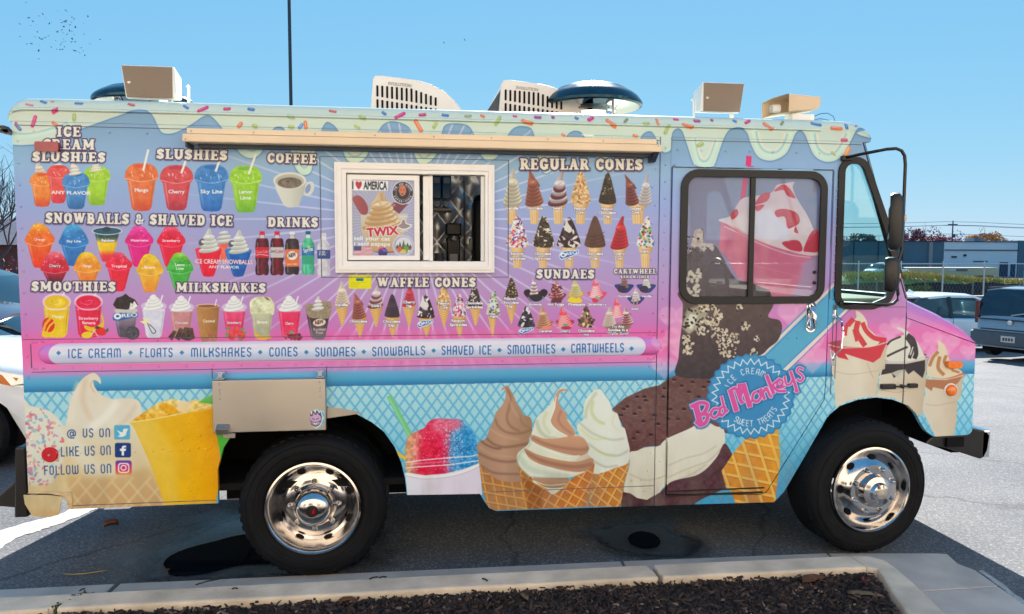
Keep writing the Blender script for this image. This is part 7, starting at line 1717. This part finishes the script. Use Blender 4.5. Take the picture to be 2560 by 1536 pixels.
zt = lambda x, y: np.interp(x, [30, 39, 43, 49, 60, 78], [.25, .35, .0, -.3, -.2, -.3]) - .35 + nr.uniform(0, .3, len(x))
blades(5000, (33, 62), (48.5, 51), zt, .35, mat('weeds_yellow_green', 'a3a044', .9, nz=.3, ns=1), 'weeds', 'yellow green weeds on the mound beyond the fence', 'weeds')
blades(1500, (33, 62), (48.5, 51), zt, .4, mat('weeds_dry', 'b08a58', .9, nz=.3, ns=1), 'weeds', 'dry tan weeds on the mound beyond the fence', 'weeds')
blades(500, (33, 36), (43.0, 44), lambda x, y: np.full(len(x), -1.) + nr.uniform(0, .6, len(x)), .25, mat('vine_green', '5c6c34', .9, nz=.3, ns=1), 'vines', 'green vines on the black silt fence', 'vines')
# chain link fence with top rail, black silt cloth
GALV = mat('galvanised_pipe', 'b4b8bc', .35, .7, nz=.06)
fn = thing('chain_fence', 'galvanised pipe fence at the far edge of the lot', 'fence', (38, 42, -1))
for i in range(-9, 9):
    x = 35.75 + i * 3.1; MB().tube([(x, 42, -1.), (x, 42, 1.45)], .05, 8).build('post', GALV, fn, smooth=40)
MB().tube([(5, 42, 1.22), (66, 42, 1.30)], .035, 8).build('top_rail', GALV, fn, smooth=1)
wr = MB()
for i in range(240):
    x = 6 + i * .25; wr.add([(x, 42, -.95), (x + .005, 42, -.95), (x + 1.1, 42, 1.25), (x + 1.095, 42, 1.25)], [(0, 1, 2, 3)]); wr.add([(x + 1.1, 42.01, -.95), (x + 1.105, 42.01, -.95), (x + .005, 42.01, 1.25), (x, 42.01, 1.25)], [(0, 1, 2, 3)])
wr.build('wire_mesh', GALV, fn)['kind'] = 'stuff'
sf = thing('silt_fence', 'black cloth silt fence standing behind the pipe fence', 'fence', (38, 44, -1))
v = []; f = []
for i in range(120):
    x = 5 + i * .55; v += [(x, 44 + .05 * math.sin(i), -1.02), (x, 44 + .12 * math.sin(i * 1.7), -.15 + .07 * math.sin(i * .8) + .04 * math.sin(i * 2.3))]
    if i: f.append((2 * i - 2, 2 * i, 2 * i + 1, 2 * i - 1))
MB().add(v, f).build('cloth', mat('black_cloth', '1a2028', .8, nz=.3, ns=1), sf)
for i in range(16): MB().box(6.2 + i * 3.7, 6.28 + i * 3.7, 43.8, 43.86, -1, -.05).build('stake', mat('grey_wood_stake', '7c7c7c', .8, nz=.1), sf) if i else None
struct(MB().box(5, 70, 40.6, 41.2, -1.1, -.86).build('far_kerb', mat('pale_kerb', 'a89c8c', .8, nz=.1)))  # plain pale tan kerb colour
# utility poles and wires
WOOD = mat('weathered_pole', '5c4c58', .9, nz=.1)
for k, (x, y, h, lb) in enumerate([(136.8, 170, 10.6, 'utility pole standing behind the pale warehouse wall'), (60, 165, 10.2, 'utility pole seen through the cab window')]):
    up = thing('utility_pole', lb, 'utility pole', (x, y, -1)); MB().tube([(x, y, -1), (x, y, h)], [.22, .14], 8).build('pole', WOOD, up); MB().box(x - 1.3, x + 1.3, y - .1, y + .1, h - 1.1, h - .85).build('crossarm', WOOD, up)
    MB().lathe([(0, 0), (.28, 0), (.28, .9), (0, .9)], (x + .5, y, h - 4.3), ax='Z', n=10).build('transformer', WOOD, up)
for k, (dz, dx) in enumerate(((0, 0), (-.9, -1.2), (-.9, 1.2), (-3.1, 0))):
    pts = []
    for i in range(33):
        x = -20 + i * 9.; s = ((x - 60) / 76.8) % 1; pts.append((x, 168 + dx, 10.4 + dz - 1.2 * 4 * s * (1 - s) * .8))
    tag(MB().tube(pts, .05, 4).build('power_line', mat('cable', '6c7c90', .7, nz=.05)), ['topmost power line over the warehouse', 'upper left power line below the topmost', 'upper right power line below the topmost', 'lowest power line over the warehouse'][k], 'power line', 'power lines over the warehouse')
# trees
def leafcloud(n, blobs, s, seed):
    r = np.random.RandomState(seed); b = np.array(blobs); k = r.randint(0, len(b), n); d = r.normal(size=(n, 3)); d /= np.linalg.norm(d, axis=1)[:, None]; d *= (r.rand(n, 1) ** .45)
    p = b[k, :3] + d * b[k, 3:4] * np.array([1, 1, .75]); V = np.zeros((n, 4, 3)); a = r.normal(size=(n, 3)); a /= np.linalg.norm(a, axis=1)[:, None]; c = np.cross(a, r.normal(size=(n, 3))); c /= np.linalg.norm(c, axis=1)[:, None]; q = s * r.uniform(.5, 1.3, (n, 1))
    V[:, 0] = p - a * q; V[:, 1] = p - c * q * .6; V[:, 2] = p + a * q; V[:, 3] = p + c * q * .6
    return V.reshape(-1, 3).tolist(), [(4 * i, 4 * i + 1, 4 * i + 2, 4 * i + 3) for i in range(n)]
def branch(mb, p, d, L, r, dep, R, k=3):
    pts = [p]; q = p.copy(); dd = d.copy()
    for i in range(3):
        dd = (dd + Vector((R.uniform(-.2, .2), R.uniform(-.2, .2), R.uniform(-.05, .2)))).normalized(); q = q + dd * L / 3; pts.append(q.copy())
    mb.tube(pts, [r, r * .85, r * .7, r * .55], 6 if dep > 1 else 4, 0)
    ends = [q]
    if dep > 0:
        for i in range(k):
            nd = (dd + Vector((R.uniform(-.9, .9), R.uniform(-.9, .9), R.uniform(-.1, .7)))).normalized()
            s = pts[R.choice((2, 3))] if dep > 1 else pts[R.choice((1, 2, 3))]; ends += branch(mb, s.copy(), nd, L * R.uniform(.6, .8), r * .5, dep - 1, R, k)
    return ends
BARK = mat('grey_bark', '4c4248', .9, nz=.2)
def tree(x, y, z, h, w, col, lb, seed, n=900, s=.27, bare=.0, name='autumn_tree'):
    R = random.Random(seed); t = thing(name, lb, 'tree', (x, y, z), 'trees behind the warehouse'); mb = MB(); e = branch(mb, Vector((x, y, z)), Vector((0, 0, 1)), h * .42, h * .03, 3, R)
    mb.build('trunk', BARK, t); bl = [(x + R.gauss(0, w * .28), y + R.gauss(0, w * .2), z + h * R.uniform(.5, .93), w * R.uniform(.16, .3)) for _ in range(9)]
    if n:
        v, f = leafcloud(n, bl, s, seed); MB().add(v, f).build('crown', mat('foliage_' + col, col, .8, nz=.35, ns=.8), t)['kind'] = 'stuff'
for a in [(131.5, 178, -1, 9.6, 7, '8b454b', 'dark red tree behind the teal wall', 11, 2400), (135.5, 179, -1, 10.2, 7, '947276', 'tall half bare reddish grey tree behind the warehouse', 12, 420), (140.5, 178, -1, 7.6, 7, '9b4c57', 'low crimson tree right of the utility pole', 13, 2000),
          (144.5, 180, -1, 9.3, 6, 'b4b2c0', 'pale grey leafless tree behind the pale wall', 14, 300), (151, 179, -1, 9.9, 6, 'c2915f', 'orange tree left of the roof unit', 15, 2200), (155.5, 179, -1, 9.6, 6, 'bf9564', 'amber tree right of the roof unit', 16, 2000),
          (160, 180, -1, 8.3, 5, '8b7d7a', 'small grey tree farthest right behind the warehouse', 17, 300), (126, 182, -1, 8.4, 6, '805660', 'dull maroon tree beside the mirror', 18, 1500), (121, 183, -1, 8.6, 6, '62695b', 'dark green tree left of the mirror clamp', 19, 1600),
          (112, 182, -1, 8.2, 8, '706650', 'olive tree seen through the cab window', 20, 1600), (104, 181, -1, 8.6, 8, '916658', 'rust brown tree seen through the cab window', 21, 1600), (96, 181, -1, 8., 8, '706254', 'brown tree at the left of the cab window', 22, 1600), (87, 182, -1, 8.4, 8, '8c5952', 'reddish tree hidden mostly by the truck', 23, 600)]:
    tree(*a)
bt = thing('bare_tree', 'bare branching tree at the left edge behind the truck', 'tree', (-17.2, 26, -1)); mb = MB(); R = random.Random(4)
for k in range(3):
    branch(mb, Vector((-17.2, 26, -1)), Vector((.25 + k * .18, 0, 1)).normalized(), 3.0, .14, 4, R, 4)
mb.build('branches', BARK, bt)
b2 = thing('bare_tree', 'second bare tree farther left of the truck', 'tree', (-21, 30, -1)); mb = MB()
branch(mb, Vector((-21, 30, -1)), Vector((.1, 0, 1)), 3.4, .15, 4, R, 4); mb.build('branches', BARK, b2)
v, f = leafcloud(5200, [(-30 + i * 1.6, 38 + (i % 3), .1 + .5 * math.sin(i * 1.3), 1.5) for i in range(12)], .12, 40)
tag(MB().add(v, f).build('red_hedge', mat('red_foliage', '7c3c40', .85, nz=.4, ns=2)), 'rusty red hedge at the left edge beyond the parked cars', 'hedge', kind='stuff')
hs = thing('brick_house', 'low grey roofed house behind the red hedge', 'house', (-30, 60, -1)); MB().box(-45, -18, 58, 66, -1, 2.4).build('wall', mat('brick_brown', '7c5048', .9, nz=.2, ns=3), hs)
MB().add([(-46, 57, 2.4), (-17, 57, 2.4), (-17, 67, 2.4), (-46, 67, 2.4), (-44, 62, 4.6), (-19, 62, 4.6)], [(0, 1, 5, 4), (2, 3, 4, 5), (1, 2, 5), (3, 0, 4), (0, 3, 2, 1)]).build('roof', mat('grey_shingle', '6c6c78', .9, nz=.15, ns=2), hs)
v, f = leafcloud(14000, [(-420 + i * 9.5, 320 + 20 * math.sin(i), 1 + 1.5 * math.sin(i * .7), 6.5) for i in range(90)], 1.3, 55)
tag(MB().add(v, f).build('distant_treeline', mat('distant_foliage', '5c5450', .9, nz=.35, ns=.1)), 'low brownish band of far trees along the horizon', 'treeline', kind='stuff')
# ---- cars
def car(name, lb, cat_, loc, head, L, W, H, paint, hood, prof_top, glass_m, belt, wr=.33, seam=True):
    # x forward, built at the origin then placed; prof_top: (x, z) of the roof line, hood: (x, z) of the body shoulder line
    root = thing(name, lb, cat_, loc); root.rotation_euler = (0, 0, head)
    wb = L * .58; ax = (-wb / 2 - .02, wb / 2 + .06)
    def top(x): return float(np.interp(x, [p[0] for p in hood], [p[1] for p in hood]))
    xs = sorted(set([p[0] for p in hood] + list(np.linspace(-L / 2 + .06, L / 2 - .06, 26)))); V = []; F = []
    for x in xs:
        e = min(x + L / 2, L / 2 - x); hw = W / 2 * (1 - .22 * max(0, 1 - e / .55) ** 2.2); zt = top(x); zb = .2 + .10 * max(0, 1 - e / .5)
        d = min(abs(x - a) for a in ax); arch = wr + .05
        za = zb if d > arch else max(zb, wr + math.sqrt(arch ** 2 - d ** 2) - .0)
        ring = [(-hw * .96, za), (-hw, max(za + .01, .42)), (-hw, zt * .72 + .1), (-hw * .985, zt - .06), (-hw * .90, zt), (-hw * .5, zt + .03), (0, zt + .04), (hw * .5, zt + .03), (hw * .90, zt), (hw * .985, zt - .06), (hw, zt * .72 + .1), (hw, max(za + .01, .42)), (hw * .96, za)]
        V += [(x, y, z) for y, z in ring]
    n_ = 13
    for i in range(len(xs) - 1):
        for j in range(n_ - 1): a = i * n_ + j; F.append((a, a + n_, a + n_ + 1, a + 1))
    F.append(tuple(range(n_))); F.append(tuple((len(xs) - 1) * n_ + j for j in range(n_))[::-1])
    loc0 = Vector(loc); sh = lambda vs: [(x + loc0.x, y + loc0.y, z + loc0.z) for x, y, z in vs]
    MB().add(sh(V), F).build('body', paint, root, smooth=38)
    # greenhouse
    px = [p[0] for p in prof_top]; V = []; F = []
    X = sorted(set(px + list(np.linspace(px[0], px[-1], 18))))
    for x in X:
        zr = float(np.interp(x, px, [p[1] for p in prof_top])); zb = top(x) - .02; t = (zr - zb) / (H - belt); hw = W / 2 * (.93 - .14 * max(t, 0))
        V += [(x, -W / 2 * .93, zb), (x, -hw, zr - .03 * t), (x, -hw * .6, zr + .015), (x, hw * .6, zr + .015), (x, hw, zr - .03 * t), (x, W / 2 * .93, zb)]
    for i in range(len(X) - 1):
        for j in range(5): a = i * 6 + j; F.append((a, a + 6, a + 7, a + 1))
    MB().add(sh(V), F).build('windows', glass_m, root, smooth=30)
    roof = [p for p in prof_top if p[1] > H - .16]; x0, x1 = roof[0][0], roof[-1][0]; V = []; F = []
    X = list(np.linspace(x0, x1, 12))
    for x in X:
        zr = float(np.interp(x, px, [p[1] for p in prof_top])); hw = W / 2 * .795; V += [(x, -hw - .012, zr - .07), (x, -hw, zr - .01), (x, -hw * .6, zr + .035), (x, hw * .6, zr + .035), (x, hw, zr - .01), (x, hw + .012, zr - .07)]
    for i in range(11):
        for j in range(5): a = i * 6 + j; F.append((a, a + 6, a + 7, a + 1))
    F += [tuple(range(6)), tuple(66 + j for j in range(6))[::-1]]
    MB().add(sh(V), F).build('roof', paint, root, smooth=30)
    for s in (-1, 1):
        for q in (0, 1, 2):
            xx = (px[0] + .12, (px[0] + px[-1]) / 2 - .15, px[-1] - .55)[q]; z1 = float(np.interp(xx, px, [p[1] for p in prof_top])); y0, y1 = W / 2 * .945, W / 2 * .81
            lean = (.35, .0, -.0)[q]
            MB().add(sh([(xx - .06, s * y0, top(xx) - .03), (xx + .06, s * y0, top(xx) - .03), (xx + .06 + lean, s * y1, min(z1, H) - .05), (xx - .06 + lean, s * y1, min(z1, H) - .05)]), [(0, 1, 2, 3)]).build('pillar', paint if q != 1 else PLAST, root)
        for a in ax:
            w_ = bpy.data.objects.new('wheel', None); COL.objects.link(w_); w_.parent = root; w_.location = (a, s * (W / 2 - .1), wr)
            def lw(prof, nm, m_, nn=28):
                v, f = [], []; k0 = MB().lathe([(r, s * h) for r, h in prof], (0, 0, 0), n=nn); me = bpy.data.meshes.new(nm); me.from_pydata(k0.v, [], k0.f); me.materials.append(m_); me.shade_smooth(); me.set_sharp_from_angle(angle=.5); o = bpy.data.objects.new(nm, me); COL.objects.link(o); o.parent = w_
            lw([(0, -.1), (wr * .9, -.12), (wr, -.08), (wr, .07), (wr * .9, .10), (wr * .62, .095)], 'tyre', TYRE); lw([(wr * .62, .09), (wr * .58, .03), (wr * .2, .06), (0, .07)], 'rim', STEEL)
            for q in range(5):
                t = q * 1.2566; k0 = MB().tube([(wr * .15 * math.cos(t), s * .065, wr * .15 * math.sin(t)), (wr * .58 * math.cos(t), s * .075, wr * .58 * math.sin(t))], [.035, .025], 5); me = bpy.data.meshes.new('spoke'); me.from_pydata(k0.v, [], k0.f); me.materials.append(STEEL); o = bpy.data.objects.new('spoke', me); COL.objects.link(o); o.parent = w_
    def part(nm, mb_, m_, **k): mb_.v = sh(mb_.v); return mb_.build(nm, m_, root, **k)
    part('underbody', MB().box(-L / 2 + .3, L / 2 - .3, -W / 2 + .15, W / 2 - .15, .18, .5), DARK)
    return root, part
WCAR = mat('white_car_paint', 'eceef0', .18, nz=.02, coat=.6); TEALC = mat('slate_teal_car_paint', '8697a4', .2, .3, nz=.04, coat=.7); MARC = mat('maroon_car_paint', '3a1226', .2, .2, nz=.05, coat=.7); NAVC = mat('navy_car_paint', '0c1a2a', .3, .1, nz=.05, coat=.7)
CG = glass('car_window', (.25, .38, .42), .02, .55, '0c1c26'); CG2 = glass('tinted_car_window', (.2, .3, .36), .02, .7, '0a2233')
TAIL = mat('tail_lamp_red', '5c1018', .15, nz=.1, coat=.5)
# boxy slate SUV, rear towards the viewer
kp, K = car('parked_suv', 'dark slate boxy SUV parked at the right edge, rear facing us', 'suv', (15.2, 11.4, gz(11.4) + .06), math.radians(20), 4.1, 1.8, 1.63, TEALC,
   [(-2.05, .62), (-2.03, .80), (-1.98, .98), (-1.5, 1.02), (.6, .98), (.9, .96), (1.7, .88), (2.05, .62)], [(-1.97, 1.0), (-1.86, 1.42), (-1.72, 1.60), (-1.2, 1.63), (.2, 1.62), (.6, 1.5), (1.15, 1.0)], CG2, 1.0)
K('bumper', MB().box(-2.13, -1.95, -.84, .84, .33, .66), mat('grey_bumper_plastic', '4c565e', .5, nz=.1), bevel=.05, seg=3); K('bumper_sill', MB().box(-2.10, -1.98, -.8, .8, .665, .70), TEALC, bevel=.02)
K('tailgate_trim', MB().box(-2.085, -2.03, -.62, .62, .70, .72).box(-2.075, -2.0, -.75, .75, .93, .945), PLAST)
K('emblem', MB().lathe([(.055, 0), (.055, -.012), (0, -.015)], (-2.045, 0, .88), ax='X', n=16), CHROME)
K('license_plate', MB().box(-2.145, -2.135, -.17, .13, .44, .58), mat('plate_white', 'c8c4c0', .5, nz=.05)); K('plate_marks', MB().box(-2.149, -2.146, -.13, -.09, .47, .54).box(-2.149, -2.146, -.07, -.03, .47, .54).box(-2.149, -2.146, -.01, .03, .47, .54).box(-2.149, -2.146, .05, .09, .47, .54), mat('plate_marks', '4c4444', .6, nz=.1))
for s in (-1, 1):
    K('tail_lamp', MB().box(-1.975, -1.86, s * .79 - .05, s * .79 + .05, .82, 1.34), TAIL, bevel=.03)
    K('roof_trim', MB().tube([(-1.7, s * .70, 1.635), (.1, s * .70, 1.655)], .022, 6), TAIL)
K('wiper', MB().tube([(-2.02, .0, 1.04), (-1.99, -.28, 1.10)], .012, 5), mat('wiper_grey', 'b0b4b8', .4, nz=.1))
# white crossover
wp, K = car('parked_suv', 'white crossover parked beside the slate SUV, its rear towards the truck', 'suv', (14.75, 14.8, gz(14.8)), math.radians(8), 4.6, 1.86, 1.62, WCAR,
   [(-2.3, .7), (-2.27, .92), (-2.2, 1.02), (-1.6, 1.05), (.6, .98), (1.0, .96), (1.9, .86), (2.3, .62)], [(-2.1, 1.03), (-1.75, 1.42), (-1.45, 1.57), (-.6, 1.62), (.3, 1.60), (.7, 1.48), (1.3, 1.0)], CG, 1.02)
K('spoiler', MB().box(-1.82, -1.4, -.66, .66, 1.53, 1.585), WCAR, bevel=.02); K('rear_bumper', MB().box(-2.36, -2.2, -.86, .86, .32, .62), PLAST, bevel=.05)
K('license_plate', MB().box(-2.335, -2.325, -.16, .16, .72, .85), mat('plate_white', 'c8c4c0', .5, nz=.05)); K('roof_fin', MB().add([(-1.2, -.02, 1.65), (-.95, -.02, 1.65), (-1.15, -.0, 1.75), (-1.2, .02, 1.65), (-.95, .02, 1.65)], [(0, 1, 2), (3, 2, 4), (0, 2, 3), (1, 4, 2)]), WCAR)
for s in (-1, 1):
    K('tail_lamp', MB().add([(-2.24, s * .92, .98), (-1.75, s * .938, .93), (-2.2, s * .93, .84), (-2.30, s * .7, .98), (-2.32, s * .7, .88)], [(0, 1, 2), (0, 2, 4, 3)]), TAIL)
    K('door_seam', MB().box(-.55, -.54, s * .931, s * .934, .35, 1.0).box(.5, .51, s * .931, s * .934, .35, 1.0).box(-.9, -.72, s * .932, s * .945, .86, .89), PLAST); K('arch_trim', MB().tube([(-1.44 + .41 * math.cos(a), s * .932, .33 + .41 * math.sin(a)) for a in np.linspace(0, math.pi, 14)], .03, 6), PLAST)
# white sedan at the left edge
wp, K = car('parked_car', 'white car at the left edge with an orange cornered headlight', 'car', (-5.12, 3.42, 0), math.radians(-2), 4.5, 1.8, 1.55, WCAR,
   [(-2.25, .8), (-2.2, .96), (-1.6, 1.0), (.4, 1.0), (.8, .99), (1.4, .95), (2.0, .86), (2.25, .66)], [(-1.7, 1.0), (-1.2, 1.3), (-.9, 1.42), (-.2, 1.44), (.1, 1.36), (.85, .98)], CG, .99)
for s in (-1, 1):
    K('headlight', MB().add([(1.66, s * .918, .86), (2.02, s * .86, .78), (2.14, s * .80, .72), (2.08, s * .84, .66), (1.75, s * .918, .74)], [(0, 1, 2, 3, 4)] if s < 0 else [(4, 3, 2, 1, 0)]), mat('headlight_clear', 'b8c0c4', .1, .5, nz=.1, coat=.5)); K('corner_lamp', MB().add([(1.50, s * .915, .87), (1.80, s * .905, .80), (1.76, s * .908, .73), (1.56, s * .913, .78)], [(0, 1, 2, 3)]), mat('orange_lens', 'd87a30', .2, nz=.1))
    pass
wp, K = car('parked_car', 'maroon car behind the white car at the left edge', 'car', (-5.75, 5.65, gz(5.6)), math.radians(0), 4.6, 1.8, 1.38, MARC,
   [(-2.3, .72), (-2.2, .86), (-1.6, .90), (.6, .90), (1.2, .88), (1.9, .80), (2.3, .6)], [(-1.9, .89), (-1.5, 1.20), (-.9, 1.35), (.5, 1.38), (1.0, 1.28), (1.7, .87)], CG2, .90)
wp, K = car('parked_suv', 'navy SUV tallest at the left edge behind the maroon car', 'suv', (-8.1, 9.6, gz(9.6)), 0., 5.0, 1.95, 2.06, NAVC,
   [(-2.5, .9), (-2.4, 1.12), (-1.6, 1.18), (.8, 1.18), (1.3, 1.15), (2.1, 1.08), (2.5, .8)], [(-2.35, 1.16), (-2.2, 1.85), (-1.9, 2.03), (-.9, 2.06), (.6, 2.05), (1.0, 1.9), (1.7, 1.16)], CG2, 1.18)
K('roof_rack', MB().tube([(-1.9, -.72, 2.13), (.3, -.72, 2.13)], .025, 6).tube([(-1.9, .72, 2.13), (.3, .72, 2.13)], .025, 6), GALV)
wp, K = car('parked_car', 'small white car far off on the grassy mound behind the fence', 'car', (44.0, 60, -.35), math.radians(10), 4.4, 1.8, 1.45, WCAR,
   [(-2.2, .72), (-1.6, .95), (1.2, .92), (2.2, .6)], [(-1.8, .97), (-1.3, 1.33), (-.6, 1.45), (.3, 1.45), (1.25, .93)], CG, .95)
# ---- storefront across the lane (reflected in the chrome, warms the shade)
TANW = mat('storefront_tan_stucco', 'e0cbb0', .85, nz=.06, ns=.8)
st = thing('storefront', 'sunlit tan storefront across the lane, reflected in the chrome wheels', 'storefront', (0, -11.6, 0))
MB().box(-26, 26, -22, -11.6, 0, 8.4).build('wall', TANW, st); MB().box(-26.3, 26.3, -22, -11.3, 8.4, 8.9).build('parapet', mat('cream_trim', 'd8c8a8', .8, nz=.05), st)
for i in range(8):
    x = -23 + i * 6.1; wv = MB().box(x, x + 3.4, -11.65, -11.56, .5, 2.6).build('shop_window', CG2, st); MB().box(x - .1, x + 3.5, -11.57, -11.5, 2.6, 2.72).box(x - .1, x + 3.5, -11.57, -11.5, .4, .5).build('frame', PLAST, wv)
struct(MB().box(-26, 26, -11.58, -8.2, -.02, .12).build('bounce_pavement', CONC2))  # unseen pale pavement added to bounce more light onto the truck
# ---- birds
BIRD = mat('bird_feathers', '4a6a88', .8, nz=.1)
me = MB().add([(-.02, -.09, 0), (.02, -.09, 0), (.0, .10, .01), (-.01, -.03, .02), (.01, -.03, .02), (-.20, .0, .07), (-.16, .05, .06), (.20, .0, .07), (.16, .05, .06), (0, 0, -.025)], [(0, 1, 4, 3), (3, 4, 2), (3, 5, 6, 2), (4, 2, 8, 7), (0, 3, 2, 9), (1, 9, 2, 4)]).build('bird', BIRD)
tag(me, 'small dark bird in the flock high above the truck at upper left', 'bird', 'flock of birds in the upper left sky')
me.location = (-28, 60, 19.3); me.scale = (.9, .9, .9)
RB = random.Random(12); bs = []
for k in range(92):
    t = RB.gauss(0, 1); u_ = RB.gauss(0, 1); x = -28.0 + t * 1.35 + u_ * .5; z = 19.1 - t * .55 + u_ * 1.0
    if -31.2 < x < -24.8 and 17.2 < z < 21.3: bs.append((x, 60 + RB.uniform(-4, 4) * .3, z))
for p in bs:
    o = me.copy(); COL.objects.link(o); o.location = p; o.rotation_euler = (RB.uniform(-.6, .6), RB.uniform(-.6, .6), RB.uniform(0, 6)); s_ = RB.uniform(.35, .95); o.scale = (s_,) * 3
for p, lb in (((4.35, 60, 19.9), 'lone bird above the serving window'), ((2.6, 60, 19.6), 'bird farther left of the lone one above the serving window')):
    o = me.copy(); COL.objects.link(o); o.location = p; o.rotation_euler = (.4, .3, 1.); o['label'] = lb; del o['group']
